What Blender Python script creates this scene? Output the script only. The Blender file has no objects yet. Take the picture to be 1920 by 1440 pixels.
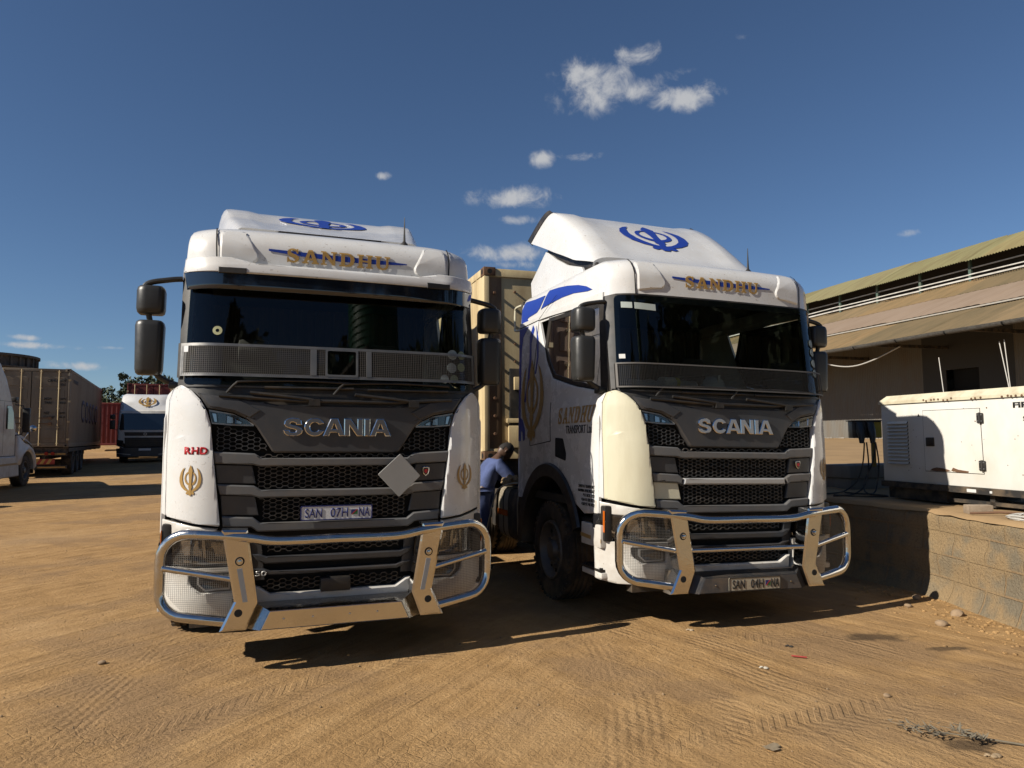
import bpy, bmesh, math, random
from mathutils import Vector, Matrix, geometry, noise
R = math.radians
rnd = random.Random(7)
scn = bpy.context.scene
COL = scn.collection

# ------------------------------------------------------------------ camera, sky, sun
F_PX = 1332.85
PITCH, ROLL, CAM_H = 0.0737916, -0.0064101, 1.6524
cd = bpy.data.cameras.new('camera')
cam = bpy.data.objects.new('camera', cd); COL.objects.link(cam)
cd.sensor_width = 36; cd.lens = 36 * F_PX / 1920; cd.clip_end = 5000; cd.clip_start = .05
cp, sp, cr, sr = math.cos(PITCH), math.sin(PITCH), math.cos(ROLL), math.sin(ROLL)
fw = Vector((0, cp, sp)); up = Vector((0, -sp, cp)); rt = Vector((1, 0, 0))
RT = rt * cr + up * sr; UP = up * cr - rt * sr
m = Matrix((RT, UP, -fw)).transposed().to_4x4(); m.translation = (0, 0, CAM_H)
cam.matrix_world = m
scn.camera = cam
scn.view_settings.view_transform = 'Standard'; scn.view_settings.look = 'None'
scn.view_settings.exposure = .58; scn.view_settings.gamma = 1
scn.view_settings.use_curve_mapping = False

SUN_DIR = Vector((-1.33, -.68, 1.0)).normalized()      # towards the sun
sl = bpy.data.lights.new('sun', 'SUN'); sl.energy = 5.0; sl.angle = R(.5); sl.color = (1, .925, .81)
so = bpy.data.objects.new('sun', sl); COL.objects.link(so)
so.rotation_euler = SUN_DIR.to_track_quat('Z', 'Y').to_euler()
so.location = (-30, -15, 30)
W = bpy.data.worlds.new('World'); scn.world = W; W.use_nodes = True
wn, wl = W.node_tree.nodes, W.node_tree.links
bg = wn['Background']; bg.inputs[1].default_value = .053
sky = wn.new('ShaderNodeTexSky'); sky.sky_type = 'NISHITA'; sky.sun_disc = False
sky.sun_elevation = math.asin(SUN_DIR.z); sky.sun_rotation = math.atan2(SUN_DIR.x, SUN_DIR.y)
sky.air_density = 1.0; sky.dust_density = .1; sky.ozone_density = 5.5; sky.altitude = 1200

def wmath(op, a, b=None, c=None):
    n = wn.new('ShaderNodeMath'); n.operation = op
    for i, v in enumerate((a, b, c)):
        if v is None: continue
        if isinstance(v, (int, float)): n.inputs[i].default_value = v
        else: wl.new(v, n.inputs[i])
    return n.outputs[0]
tc = wn.new('ShaderNodeTexCoord')
nz = wn.new('ShaderNodeTexNoise'); nz.inputs['Scale'].default_value = 30; nz.inputs['Detail'].default_value = 9
nz.inputs['Roughness'].default_value = .62; nz.inputs['Distortion'].default_value = .35
wl.new(tc.outputs['Generated'], nz.inputs['Vector'])
CL = [(.165,.880,.440,.045,.018,.72),(.10,.90,.425,.03,.008,.6),(.06,.885,.462,.02,.012,.55),(.20,.862,.45,.03,.01,.6),(0.1092,0.8873,0.4482,.050,.030,1.0),(.085,.885,.459,.020,.028,.95),(0.2166,0.8773,0.4283,0.040,0.016,.95),(.245,.868,.434,.022,.014,.9),(0.0377,0.9284,0.3696,0.0190,0.0115,.95),
      (0.0944,0.9231,0.3729,0.0300,0.0066,.7),(0.0053,0.9458,0.3246,0.058,0.0135,1.0),(.02,.945,.327,.03,.013,.9),(0.0124,0.9550,0.2963,0.0300,0.0075,.85),
      (-0.0062,0.9675,0.2528,0.055,0.0135,.9),(.0,.97,.237,.045,.008,.7),(-0.1699,0.9225,0.3467,0.0115,0.0055,.75),(0.155,0.864,0.479,0.034,0.015,.72),
      (0.2812,0.8300,0.4817,0.0120,0.006,.6),(0.4809,0.8427,0.2419,0.0161,0.0052,.75),(-0.5566,0.8235,0.1094,0.05,0.0042,.95),
      (-0.5283,0.8445,0.0875,0.034,0.0056,1.0),(-0.5648,0.8168,0.1179,0.0185,0.0037,.85),(-.49,.868,.112,.02,.003,.7),(.43,.80,.40,.012,.006,.55),(-.60,.78,.24,.012,.005,.6)]
M = None
for (x, y, z, su, sv, amp) in CL:
    d = Vector((x, y, z)).normalized(); r_ = d.cross(Vector((0, 0, 1))).normalized(); u_ = r_.cross(d)
    def dot(v, s):
        n = wn.new('ShaderNodeVectorMath'); n.operation = 'DOT_PRODUCT'
        wl.new(tc.outputs['Generated'], n.inputs[0]); n.inputs[1].default_value = v / s
        return n.outputs['Value']
    a = wmath('MULTIPLY_ADD', dot(r_, su), None); n0 = a.node
    da, db = dot(r_, su), dot(u_, sv)
    wn.remove(n0)
    q = wmath('ADD', wmath('MULTIPLY', da, da), wmath('MULTIPLY', db, db))
    e = wmath('MULTIPLY', wmath('EXPONENT', wmath('MULTIPLY', q, -.62)), amp)
    e = wmath('MULTIPLY', e, wmath('GREATER_THAN', dot(d, 1), .3))
    M = e if M is None else wmath('MAXIMUM', M, e)
den = wmath('ADD', M, wmath('MULTIPLY', wmath('SUBTRACT', nz.outputs['Fac'], .5), wmath('MULTIPLY', wmath('POWER', M, .45), 2.25)))
ss = wn.new('ShaderNodeMapRange'); ss.interpolation_type = 'SMOOTHSTEP'
wl.new(den, ss.inputs['Value']); ss.inputs['From Min'].default_value = .38; ss.inputs['From Max'].default_value = 1.15
ss.inputs['To Max'].default_value = .92
mx = wn.new('ShaderNodeMix'); mx.data_type = 'RGBA'
wl.new(ss.outputs[0], mx.inputs['Factor']); wl.new(sky.outputs[0], mx.inputs[6]); mx.inputs[7].default_value = (6.6, 6.7, 6.9, 1)
wl.new(mx.outputs[2], bg.inputs[0])

# ------------------------------------------------------------------ materials
MATS = {}
def nodes(name):
    mt = bpy.data.materials.new(name); mt.use_nodes = True
    return mt, mt.node_tree.nodes, mt.node_tree.links, mt.node_tree.nodes['Principled BSDF']
def mat(name, color, rough=.5, metal=0., coat=0., var=0., dirt=None, dirt_amt=0., dscale=6., bump=0., bscale=60., stretch=(1, 1, 1), rvar=0., spec=.5, speck=0.):
    """plain surface with colour variation, dirt patches, roughness variation and bump"""
    if name in MATS: return MATS[name]
    if max(color) > .1 and metal < .5:      # lighter colours scaled down evenly to offset the raised exposure
        color = tuple(c * .72 for c in color)
        if dirt: dirt = tuple(c * .72 for c in dirt)
    mt, n, l, b = nodes(name)
    b.inputs['Base Color'].default_value = (*color, 1); b.inputs['Roughness'].default_value = rough
    b.inputs['Metallic'].default_value = metal; b.inputs['Coat Weight'].default_value = coat; b.inputs['Coat Roughness'].default_value = .06
    b.inputs['Specular IOR Level'].default_value = spec
    t = n.new('ShaderNodeTexCoord'); mp = n.new('ShaderNodeMapping'); mp.inputs['Scale'].default_value = stretch
    l.new(t.outputs['Object'], mp.inputs[0])
    def nzz(sc, det=6):
        q = n.new('ShaderNodeTexNoise'); q.inputs['Scale'].default_value = sc; q.inputs['Detail'].default_value = det
        q.inputs['Roughness'].default_value = .65
        l.new(mp.outputs[0], q.inputs['Vector']); return q
    if var or dirt:
        q = nzz(dscale)
        r = n.new('ShaderNodeValToRGB')
        dc = dirt if dirt else tuple(c * (1 - var) for c in color)
        amt = dirt_amt if dirt else 1
        r.color_ramp.elements[0].position = .42; r.color_ramp.elements[1].position = .78
        r.color_ramp.elements[0].color = (*color, 1)
        r.color_ramp.elements[1].color = (*[color[i] * (1 - amt) + dc[i] * amt for i in range(3)], 1)
        l.new(q.outputs['Fac'], r.inputs[0]); l.new(r.outputs[0], b.inputs['Base Color'])
    if speck:        # insect marks, road grime and fine scratches
        src = b.inputs['Base Color'].links[0].from_socket
        q = nzz(38, 3); q2 = nzz(5, 4); th = n.new('ShaderNodeMath'); th.operation = 'MULTIPLY_ADD'; l.new(q2.outputs['Fac'], th.inputs[0]); th.inputs[1].default_value = .28; l.new(q.outputs['Fac'], th.inputs[2])
        r = n.new('ShaderNodeMapRange'); l.new(th.outputs[0], r.inputs[0]); r.inputs['From Min'].default_value = .80; r.inputs['From Max'].default_value = .86; r.inputs['To Max'].default_value = speck
        mxs = n.new('ShaderNodeMix'); mxs.data_type = 'RGBA'; l.new(r.outputs[0], mxs.inputs[0]); l.new(src, mxs.inputs[6]); mxs.inputs[7].default_value = (.16, .115, .07, 1); l.new(mxs.outputs[2], b.inputs['Base Color'])
    if rvar:
        q = nzz(dscale * 2.3); r = n.new('ShaderNodeMapRange'); l.new(q.outputs['Fac'], r.inputs[0])
        r.inputs['From Min'].default_value = .3; r.inputs['From Max'].default_value = .7
        r.inputs['To Min'].default_value = max(.02, rough - rvar); r.inputs['To Max'].default_value = rough + rvar
        l.new(r.outputs[0], b.inputs['Roughness'])
    if bump:
        q = nzz(bscale); bp = n.new('ShaderNodeBump'); bp.inputs['Strength'].default_value = bump; bp.inputs['Distance'].default_value = .01
        l.new(q.outputs['Fac'], bp.inputs['Height']); l.new(bp.outputs[0], b.inputs['Normal'])
    MATS[name] = mt; return mt
DUST = (.36, .25, .14)
white = mat('white_paint', (.80, .80, .79), .26, coat=.5, dirt=(.60, .54, .45), dirt_amt=.45, dscale=2.2, rvar=.08, speck=.5)
white_dirty = mat('dusty_white_paint', (.74, .72, .67), .42, coat=.15, dirt=DUST, dirt_amt=.5, dscale=3.5, rvar=.1, bump=.04, bscale=150, speck=.6)
cream = mat('cream_primer', (.74, .70, .52), .38, coat=.25, dirt=(.58, .52, .36), dirt_amt=.5, dscale=3, stretch=(3, 3, .7), rvar=.08)
grey = mat('anthracite_plastic', (.034, .035, .038), .40, dirt=DUST, dirt_amt=.07, dscale=4, rvar=.1)
bargrey = mat('grey_grille_bar', (.098, .098, .098), .45, dirt=DUST, dirt_amt=.15, dscale=4, rvar=.1)
silverbar = mat('silver_trim', (.55, .54, .52), .35, metal=.3)
black = mat('black_plastic', (.012, .012, .012), .48, dirt=DUST, dirt_amt=.1, dscale=5, rvar=.1)
mirrorblk = mat('mirror_plastic', (.022, .022, .021), .42, bump=.06, bscale=400, rvar=.08)
void = mat('dark_cavity', (.004, .004, .004), .9)
rubber = mat('tyre_rubber', (.014, .013, .012), .85, dirt=DUST, dirt_amt=.35, dscale=4)
chrome = mat('polished_steel', (.60, .59, .575), .08, metal=1, rvar=.07, dscale=7, bump=.35, bscale=5)
chromedust = mat('dusty_polished_steel', (.58, .565, .54), .17, metal=1, rvar=.12, dscale=6, bump=.05, bscale=20)
wire = mat('steel_wire', (.17, .165, .155), .5, metal=.6)
screenwire = mat('dull_screen_wire', (.095, .088, .08), .55, metal=.2)
darkwire = mat('black_screen_wire', (.03, .028, .025), .6)
rim = mat('rim_steel', (.10, .098, .095), .5, metal=.4, dirt=DUST, dirt_amt=.4)
frame = mat('chassis_black', (.014, .013, .012), .7, dirt=DUST, dirt_amt=.4, dscale=5)
gold = mat('gold_vinyl', (.43, .26, .075), .4)
blue = mat('blue_vinyl', (.02, .055, .36), .32, coat=.2)
red = mat('red_vinyl', (.50, .012, .02), .35)
inkblue = mat('plate_blue', (.018, .026, .15), .5)
ink = mat('black_ink', (.012, .012, .012), .5)
platew = mat('plate_white', (.74, .75, .76), .35, dirt=DUST, dirt_amt=.15)
platey = mat('plate_yellowed', (.52, .47, .36), .4, dirt=DUST, dirt_amt=.4)
amber = mat('amber_lens', (.62, .14, .01), .15, coat=.6)
lens = mat('lamp_reflector', (.42, .42, .43), .1, metal=1)
lampdark = mat('lamp_dark', (.012, .012, .014), .12, coat=1)
reflector = mat('grey_reflective_tape', (.30, .31, .32), .5)
diamondm = mat('bare_grey_plate', (.36, .36, .345), .5, var=.12, dscale=3)
seatm = mat('seat_fabric', (.05, .045, .042), .9)
dashm = mat('dash_plastic', (.025, .024, .022), .7)
paper = mat('white_paper', (.72, .72, .70), .7)
rust = mat('rusty_steel', (.17, .085, .04), .8, dirt=(.07, .035, .02), dirt_amt=.8, dscale=6, bump=.2, bscale=60)
steelbl = mat('brushed_alu', (.35, .35, .35), .4, metal=.8)

def glassmat(name, tint, spec=1.0):
    mt, n, l, b = nodes(name); n.remove(b)
    tr = n.new('ShaderNodeBsdfTransparent'); tr.inputs[0].default_value = (*tint, 1)
    gl = n.new('ShaderNodeBsdfGlossy'); gl.inputs['Roughness'].default_value = .015; gl.inputs[0].default_value = (spec, spec, spec, 1)  # gloss tint sets how bright the reflection is
    fr = n.new('ShaderNodeFresnel'); fr.inputs[0].default_value = 1.5
    mixs = n.new('ShaderNodeMixShader'); l.new(fr.outputs[0], mixs.inputs[0]); l.new(tr.outputs[0], mixs.inputs[1]); l.new(gl.outputs[0], mixs.inputs[2])
    l.new(mixs.outputs[0], n['Material Output'].inputs[0]); return mt
glass = glassmat('windscreen_glass', (.66, .74, .70), .8)
sideglass = glassmat('side_window_glass', (.32, .35, .33))
visorglass = mat('tinted_visor', (.006, .009, .016), .07, coat=1)
clearlens = glassmat('clear_lens', (.9, .9, .9))

# ------------------------------------------------------------------ helpers
def tag(o, label=None, cat=None, group=None, kind=None):
    if label: o['label'] = label
    if cat: o['category'] = cat
    if group: o['group'] = group
    if kind: o['kind'] = kind
    return o
def empty(name, loc=(0, 0, 0), rot=(0, 0, 0)):
    o = bpy.data.objects.new(name, None); COL.objects.link(o); o.location = loc; o.rotation_euler = rot
    o.empty_display_size = .2; return o
def obj(name, bm, material, parent=None, smooth=True, angle=32, loc=None, rot=None):
    me = bpy.data.meshes.new(name); bm.to_mesh(me); bm.free()
    for mt in (material if isinstance(material, (list, tuple)) else [material]): me.materials.append(mt)
    if smooth:
        me.polygons.foreach_set('use_smooth', [True] * len(me.polygons))
        me.set_sharp_from_angle(angle=R(angle))
    o = bpy.data.objects.new(name, me); COL.objects.link(o)
    if parent: o.parent = parent
    if loc is not None: o.location = loc
    if rot is not None: o.rotation_euler = rot
    return o
def children(o): return [c for c in bpy.data.objects if c.parent == o]
def copy_tree(o, parent=None):
    c = o.copy(); COL.objects.link(c)
    if parent: c.parent = parent
    for ch in children(o): copy_tree(ch, c)
    return c
def quad(bm, *ps, mi=0):
    f = bm.faces.new([bm.verts.new(p) for p in ps]); f.material_index = mi; return f
def box(bm, lo, hi, mtx=None, mi=0, ch=0.):
    """box, optionally with chamfered edges"""
    x0, y0, z0 = lo; x1, y1, z1 = hi
    if ch:
        t = bmesh.new(); box(t, lo, hi)
        bmesh.ops.remove_doubles(t, verts=t.verts, dist=1e-6)
        bmesh.ops.bevel(t, geom=list(t.edges), offset=ch, segments=2, profile=.6, affect='EDGES', clamp_overlap=True)
        addbm(bm, t, mtx, mi); return
    P = [(x0,y0,z0),(x1,y0,z0),(x1,y1,z0),(x0,y1,z0),(x0,y0,z1),(x1,y0,z1),(x1,y1,z1),(x0,y1,z1)]
    vs = [bm.verts.new((mtx @ Vector(p)) if mtx else p) for p in P]
    for f in ((3,2,1,0),(4,5,6,7),(0,1,5,4),(1,2,6,5),(2,3,7,6),(3,0,4,7)):
        bm.faces.new([vs[i] for i in f]).material_index = mi
def addbm(bm, t, mtx=None, mi=0):
    mp = {}
    for v in t.verts: mp[v] = bm.verts.new((mtx @ v.co) if mtx else v.co)
    for f in t.faces:
        try: bm.faces.new([mp[v] for v in f.verts]).material_index = mi if mi else f.material_index
        except ValueError: pass
    t.free()
def tube(bm, path, r, seg=12, closed=False, cap=True, mi=0):
    path = [Vector(p) for p in path]; n = len(path); rings = []
    rr = r if isinstance(r, (list, tuple)) else [r] * n
    pv = None
    for i, p in enumerate(path):
        if closed: t = path[(i + 1) % n] - path[i - 1]
        else: t = path[min(i + 1, n - 1)] - path[max(i - 1, 0)]
        t.normalize()
        if pv is None:
            a = Vector((0, 0, 1)) if abs(t.z) < .9 else Vector((1, 0, 0)); u = t.cross(a).normalized()
        else:
            u = (pv - t * pv.dot(t)).normalized()
        pv = u; w = t.cross(u)
        rings.append([bm.verts.new(p + (u * math.cos(k * 2 * math.pi / seg) + w * math.sin(k * 2 * math.pi / seg)) * rr[i]) for k in range(seg)])
    for i in range(n if closed else n - 1):
        a, b = rings[i], rings[(i + 1) % n]
        for k in range(seg):
            bm.faces.new((a[k], a[(k + 1) % seg], b[(k + 1) % seg], b[k])).material_index = mi
    if cap and not closed:
        bm.faces.new(rings[0][::-1]).material_index = mi; bm.faces.new(rings[-1]).material_index = mi
def smooth_path(pts, n=8):
    pts = [Vector(p) for p in pts]; out = []
    for i in range(len(pts) - 1):
        p0, p1, p2, p3 = pts[max(i - 1, 0)], pts[i], pts[i + 1], pts[min(i + 2, len(pts) - 1)]
        for k in range(n):
            t = k / n
            out.append(.5 * ((2 * p1) + (p2 - p0) * t + (2 * p0 - 5 * p1 + 4 * p2 - p3) * t * t + (3 * p1 - p0 - 3 * p2 + p3) * t ** 3))
    out.append(pts[-1]); return out
def lathe(bm, prof, seg=32, axis='x', c=(0, 0, 0), mi=0, close=False):
    """prof = (axial, radius) pairs"""
    rings = []
    for a, r in prof:
        ring = []
        for k in range(seg):
            th = 2 * math.pi * k / seg
            if axis == 'x': p = (c[0] + a, c[1] + r * math.cos(th), c[2] + r * math.sin(th))
            elif axis == 'y': p = (c[0] + r * math.cos(th), c[1] + a, c[2] + r * math.sin(th))
            else: p = (c[0] + r * math.cos(th), c[1] + r * math.sin(th), c[2] + a)
            ring.append(bm.verts.new(p))
        rings.append(ring)
    for i in range(len(rings) - 1):
        for k in range(seg):
            bm.faces.new((rings[i][k], rings[i][(k + 1) % seg], rings[i + 1][(k + 1) % seg], rings[i + 1][k])).material_index = mi
    if close:
        bm.faces.new(rings[0][::-1]).material_index = mi; bm.faces.new(rings[-1]).material_index = mi

def tri2d(polys):
    """2D mesh (bm, z = 0) from polygons; each polygon is a list of points or (outer, hole, ...)"""
    bm = bmesh.new()
    for pg in polys:
        rings = pg if isinstance(pg[0][0], (list, tuple)) else [pg]
        rings = [[Vector((p[0], p[1], 0)) for p in r] for r in rings]
        flat = [p for r in rings for p in r]
        vs = [bm.verts.new(p) for p in flat]
        for t in geometry.tessellate_polygon(rings):
            try: bm.faces.new([vs[i] for i in t])
            except ValueError: pass
    return bm
def conform(bm, P, off=0., thick=.01, ch=0., step=None, mi=0, rim=None):
    """cut a flat 2D mesh into a grid, add a (chamfered) rim and wrap it on the surface P(a, b, outward)"""
    bmesh.ops.remove_doubles(bm, verts=bm.verts, dist=1e-5)
    if step:
        sa, sb = step if isinstance(step, tuple) else (step, step)
        for ax, s in ((0, sa), (1, sb)):
            if not s: continue
            lo = min(v.co[ax] for v in bm.verts); hi = max(v.co[ax] for v in bm.verts)
            k = math.floor(lo / s) + 1
            while k * s < hi:
                co = [0, 0, 0]; co[ax] = k * s; no = [0, 0, 0]; no[ax] = 1
                bmesh.ops.bisect_plane(bm, geom=bm.verts[:] + bm.edges[:] + bm.faces[:], plane_co=co, plane_no=no, dist=1e-6)
                k += 1
    for f in bm.faces:
        f.normal_update()
        if f.normal.z < 0: f.normal_flip()
    bd = [e for e in bm.edges if len(e.link_faces) == 1]
    outw = {}
    for e in bd:
        l = e.link_loops[0]; d = (l.link_loop_next.vert.co - l.vert.co).normalized(); nn = Vector((d.y, -d.x, 0))
        for v in e.verts: outw.setdefault(v, []).append(nn)
    base = {v: v.co.copy() for v in bm.verts}
    r1, r2 = {}, {}
    def off2(v):
        ns = outw[v]; s = Vector((0, 0, 0))
        for q in ns: s += q
        if s.length < 1e-6: return Vector((0, 0, 0))
        s.normalize(); c = max(.35, s.dot(ns[0])); return s / c
    loops = [(e.link_loops[0].vert, e.link_loops[0].link_loop_next.vert) for e in bd]
    for v in list(outw):
        c2 = base[v]
        if ch:
            vin = c2 - off2(v) * ch
            r1[v] = bm.verts.new(P(c2.x, c2.y, off - ch * .8))
        r2[v] = bm.verts.new(P(c2.x, c2.y, off - thick))
        if ch: base[v] = vin
    for v, c2 in base.items(): v.co = P(c2.x, c2.y, off)
    nf = set(bm.faces)
    for a, b in loops:
        try:
            if ch:
                bm.faces.new((b, a, r1[a], r1[b])); bm.faces.new((r1[b], r1[a], r2[a], r2[b]))
            else: bm.faces.new((b, a, r2[a], r2[b]))
        except ValueError: pass
    for f in bm.faces: f.material_index = mi if (rim is None or f in nf) else rim
    return bm
def panel(name, polys, P, material, parent, off=0., thick=.02, ch=0., step=None, angle=32):
    return obj(name, conform(tri2d(polys), P, off, thick, ch, step), material, parent, angle=angle)
def mirror(pg): return [(-x, y) for x, y in pg][::-1]
def round_poly(pts, r, n=5):
    """round the corners of a polygon"""
    out = []; k = len(pts)
    rs = r if isinstance(r, (list, tuple)) else [r] * k
    for i in range(k):
        p = Vector(pts[i]); a = Vector(pts[i - 1]) - p; b = Vector(pts[(i + 1) % k]) - p
        rr = min(rs[i], a.length * .48, b.length * .48)
        if rr < 1e-5: out.append(tuple(p)); continue
        pa, pb = p + a.normalized() * rr, p + b.normalized() * rr
        for j in range(n + 1):
            t = j / n; q = pa * (1 - t) ** 2 + p * 2 * t * (1 - t) + pb * t * t; out.append((q.x, q.y))
    return out
def inpoly(x, y, pg):
    c = False; j = len(pg) - 1
    for i in range(len(pg)):
        xi, yi = pg[i]; xj, yj = pg[j]
        if (yi > y) != (yj > y) and x < (xj - xi) * (y - yi) / (yj - yi) + xi: c = not c
        j = i
    return c
def hexgrille(name, regions, P, material, parent, cw=.0415, chh=.031, w=.0052, off=0., depth=.012):
    """honeycomb of real bars clipped to the regions"""
    bm = bmesh.new()
    for rg in regions:
        x0 = min(p[0] for p in rg); x1 = max(p[0] for p in rg); y0 = min(p[1] for p in rg); y1 = max(p[1] for p in rg)
        A_, B_ = cw * .675, cw * .325; ix = math.floor(x0 / cw) - 1; done = set()
        while ix * cw < x1 + cw:
            iy = math.floor(y0 / chh) - 1
            while iy * chh < y1 + chh:
                cx = ix * cw; cy = (iy + (.5 if ix % 2 else 0)) * chh; hh = chh / 2
                hx = [(cx - B_, cy + hh), (cx + B_, cy + hh), (cx + A_, cy), (cx + B_, cy - hh), (cx - B_, cy - hh), (cx - A_, cy)]
                for i in range(6):
                    p, q = hx[i], hx[(i + 1) % 6]
                    key = tuple(sorted(((round(p[0], 3), round(p[1], 3)), (round(q[0], 3), round(q[1], 3)))))
                    if key in done: continue
                    done.add(key)
                    if inpoly(*p, rg) and inpoly(*q, rg):
                        d = Vector((q[0] - p[0], q[1] - p[1])).normalized(); nx, ny = -d.y * w / 2, d.x * w / 2
                        A = [(p[0] + nx, p[1] + ny), (q[0] + nx, q[1] + ny), (q[0] - nx, q[1] - ny), (p[0] - nx, p[1] - ny)]
                        t = [bm.verts.new(P(x, y, off)) for x, y in A]; u = [bm.verts.new(P(x, y, off - depth)) for x, y in A]
                        bm.faces.new(t)
                        for k in range(4): bm.faces.new((t[k], u[k], u[(k + 1) % 4], t[(k + 1) % 4]))
                iy += 1
            ix += 1
    return obj(name, bm, material, parent, smooth=False)
def wiremesh(name, rg, P, material, parent, pitch=.013, w=.0026, off=0., sub=.06, holes=()):
    """woven wire: thin raised ribbons in both directions, clipped to the region"""
    bm = bmesh.new()
    x0 = min(p[0] for p in rg); x1 = max(p[0] for p in rg); y0 = min(p[1] for p in rg); y1 = max(p[1] for p in rg)
    def ok(x, y): return inpoly(x, y, rg) and not any(inpoly(x, y, h) for h in holes)
    def run(fix, lo, hi, vert):
        n = max(2, int((hi - lo) / sub)); fine = 6; pts = []; cur = []
        N = n * fine
        for i in range(N + 1):
            t = lo + (hi - lo) * i / N; xy = (fix, t) if vert else (t, fix)
            if ok(*xy): cur.append(xy)
            else:
                if len(cur) > 1: pts.append(cur)
                cur = []
        if len(cur) > 1: pts.append(cur)
        for seg in pts:
            s2 = seg[::fine]
            if s2[-1] != seg[-1]: s2.append(seg[-1])
            prev = None
            for (x, y) in s2:
                o1, o2 = ((w / 2, 0), (-w / 2, 0)) if vert else ((0, w / 2), (0, -w / 2))
                h = .0012 if vert else 0
                ring = [bm.verts.new(P(x + o1[0], y + o1[1], off + h)), bm.verts.new(P(x, y, off + h + w * .15)), bm.verts.new(P(x + o2[0], y + o2[1], off + h))]
                if prev:
                    bm.faces.new((prev[0], prev[1], ring[1], ring[0])); bm.faces.new((prev[1], prev[2], ring[2], ring[1])); bm.faces.new((prev[2], prev[0], ring[0], ring[2]))
                prev = ring
    k = math.ceil(x0 / pitch)
    while k * pitch < x1: run(k * pitch, y0, y1, True); k += 1
    k = math.ceil(y0 / pitch)
    while k * pitch < y1: run(k * pitch, x0, x1, False); k += 1
    return obj(name, bm, material, parent, smooth=False)

# lettering -----------------------------------------------------------------
def text_bm(s, bold=0., spacing=1.):
    """flat mesh of a text in the built-in font, normalised to the unit square"""
    cu = bpy.data.curves.new('lettering', 'FONT'); cu.body = s; cu.offset = bold; cu.space_character = spacing; cu.resolution_u = 4
    ob = bpy.data.objects.new('lettering', cu); COL.objects.link(ob)
    dg = bpy.context.evaluated_depsgraph_get(); me = bpy.data.meshes.new_from_object(ob.evaluated_get(dg))
    bm = bmesh.new(); bm.from_mesh(me)
    bpy.data.objects.remove(ob); bpy.data.curves.remove(cu); bpy.data.meshes.remove(me)
    x0 = min(v.co.x for v in bm.verts); x1 = max(v.co.x for v in bm.verts); y0 = min(v.co.y for v in bm.verts); y1 = max(v.co.y for v in bm.verts)
    for v in bm.verts: v.co = ((v.co.x - x0) / (x1 - x0), (v.co.y - y0) / (y1 - y0), 0)
    return bm
def place2d(bm, x0, y0, x1, y1, shear=0.):
    for v in bm.verts: v.co = (x0 + v.co.x * (x1 - x0) + shear * v.co.y, y0 + v.co.y * (y1 - y0), 0)
    return bm
def lettering(name, s, rect, P, material, parent, off=.003, thick=.003, bold=0., spacing=1., step=None, ch=0., shear=0.):
    return obj(name, conform(place2d(text_bm(s, bold, spacing), *rect, shear=shear), P, off, thick, ch, step), material, parent, smooth=False)
SLAB = {
 'A': [[[(0,0),(.38,0),(.38,.1),(.29,.1),(.34,.25),(.64,.25),(.68,.1),(.58,.1),(.58,0),(1,0),(1,.1),(.93,.1),(.62,1),(.38,1),(.08,.1),(0,.1)],[(.385,.37),(.5,.72),(.6,.37)]]],
 'N': [[(0,0),(.36,0),(.36,.1),(.25,.1),(.25,.68),(.72,0),(.88,0),(.88,.9),(1,.9),(1,1),(.62,1),(.62,.9),(.74,.9),(.74,.36),(.30,1),(0,1),(0,.9),(.1,.9),(.1,.1),(0,.1)]],
 'D': [[[(0,0),(.55,0),(.75,.06),(.9,.2),(.97,.5),(.9,.8),(.75,.94),(.55,1),(0,1),(0,.9),(.12,.9),(.12,.1),(0,.1)],[(.35,.12),(.35,.88),(.5,.88),(.62,.81),(.69,.66),(.71,.5),(.69,.34),(.62,.19),(.5,.12)]]],
 'H': [[(0,0),(.43,0),(.43,.1),(.33,.1),(.33,.43),(.67,.43),(.67,.1),(.57,.1),(.57,0),(1,0),(1,.1),(.9,.1),(.9,.9),(1,.9),(1,1),(.57,1),(.57,.9),(.67,.9),(.67,.57),(.33,.57),(.33,.9),(.43,.9),(.43,1),(0,1),(0,.9),(.1,.9),(.1,.1),(0,.1)]],
 'U': [[(0,1),(0,.9),(.1,.9),(.1,.3),(.16,.12),(.3,.01),(.52,-.02),(.72,.02),(.84,.14),(.88,.3),(.88,.9),(1,.9),(1,1),(.62,1),(.62,.9),(.74,.9),(.74,.3),(.68,.16),(.56,.11),(.44,.13),(.36,.2),(.33,.3),(.33,.9),(.44,.9),(.44,1)]],
 'S': [[(.86,.66),(.86,1.0),(.78,1.0),(.74,.95),(.55,1.02),(.33,1.0),(.14,.9),(.06,.72),(.1,.55),(.26,.43),(.52,.35),(.66,.28),(.66,.18),(.56,.11),(.38,.12),(.22,.22),(.14,.38),(.06,.38),(.06,0),(.14,0),(.19,.05),(.4,-.02),(.66,.0),(.85,.1),(.93,.28),(.88,.46),(.72,.57),(.46,.65),(.31,.73),(.31,.82),(.42,.89),(.58,.88),(.7,.79),(.77,.66)]],
}
def slab_word(name, word, rect, P, material, parent, off=.004, gap=.13, step=None):
    polys = []; n = len(word); x = 0
    for c in word:
        wd = .82 if c == 'S' else 1.
        for pg in SLAB[c]:
            f = lambda r: [(x + p[0] * wd, p[1]) for p in r]
            polys.append([f(r) for r in pg] if isinstance(pg[0][0], (list, tuple)) else f(pg))
        x += wd + gap
    tot = x - gap
    bm = tri2d(polys)
    for v in bm.verts: v.co = (rect[0] + v.co.x / tot * (rect[2] - rect[0]), rect[1] + v.co.y * (rect[3] - rect[1]), 0)
    return obj(name, conform(bm, P, off, .003, 0, step), material, parent, smooth=False)
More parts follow.
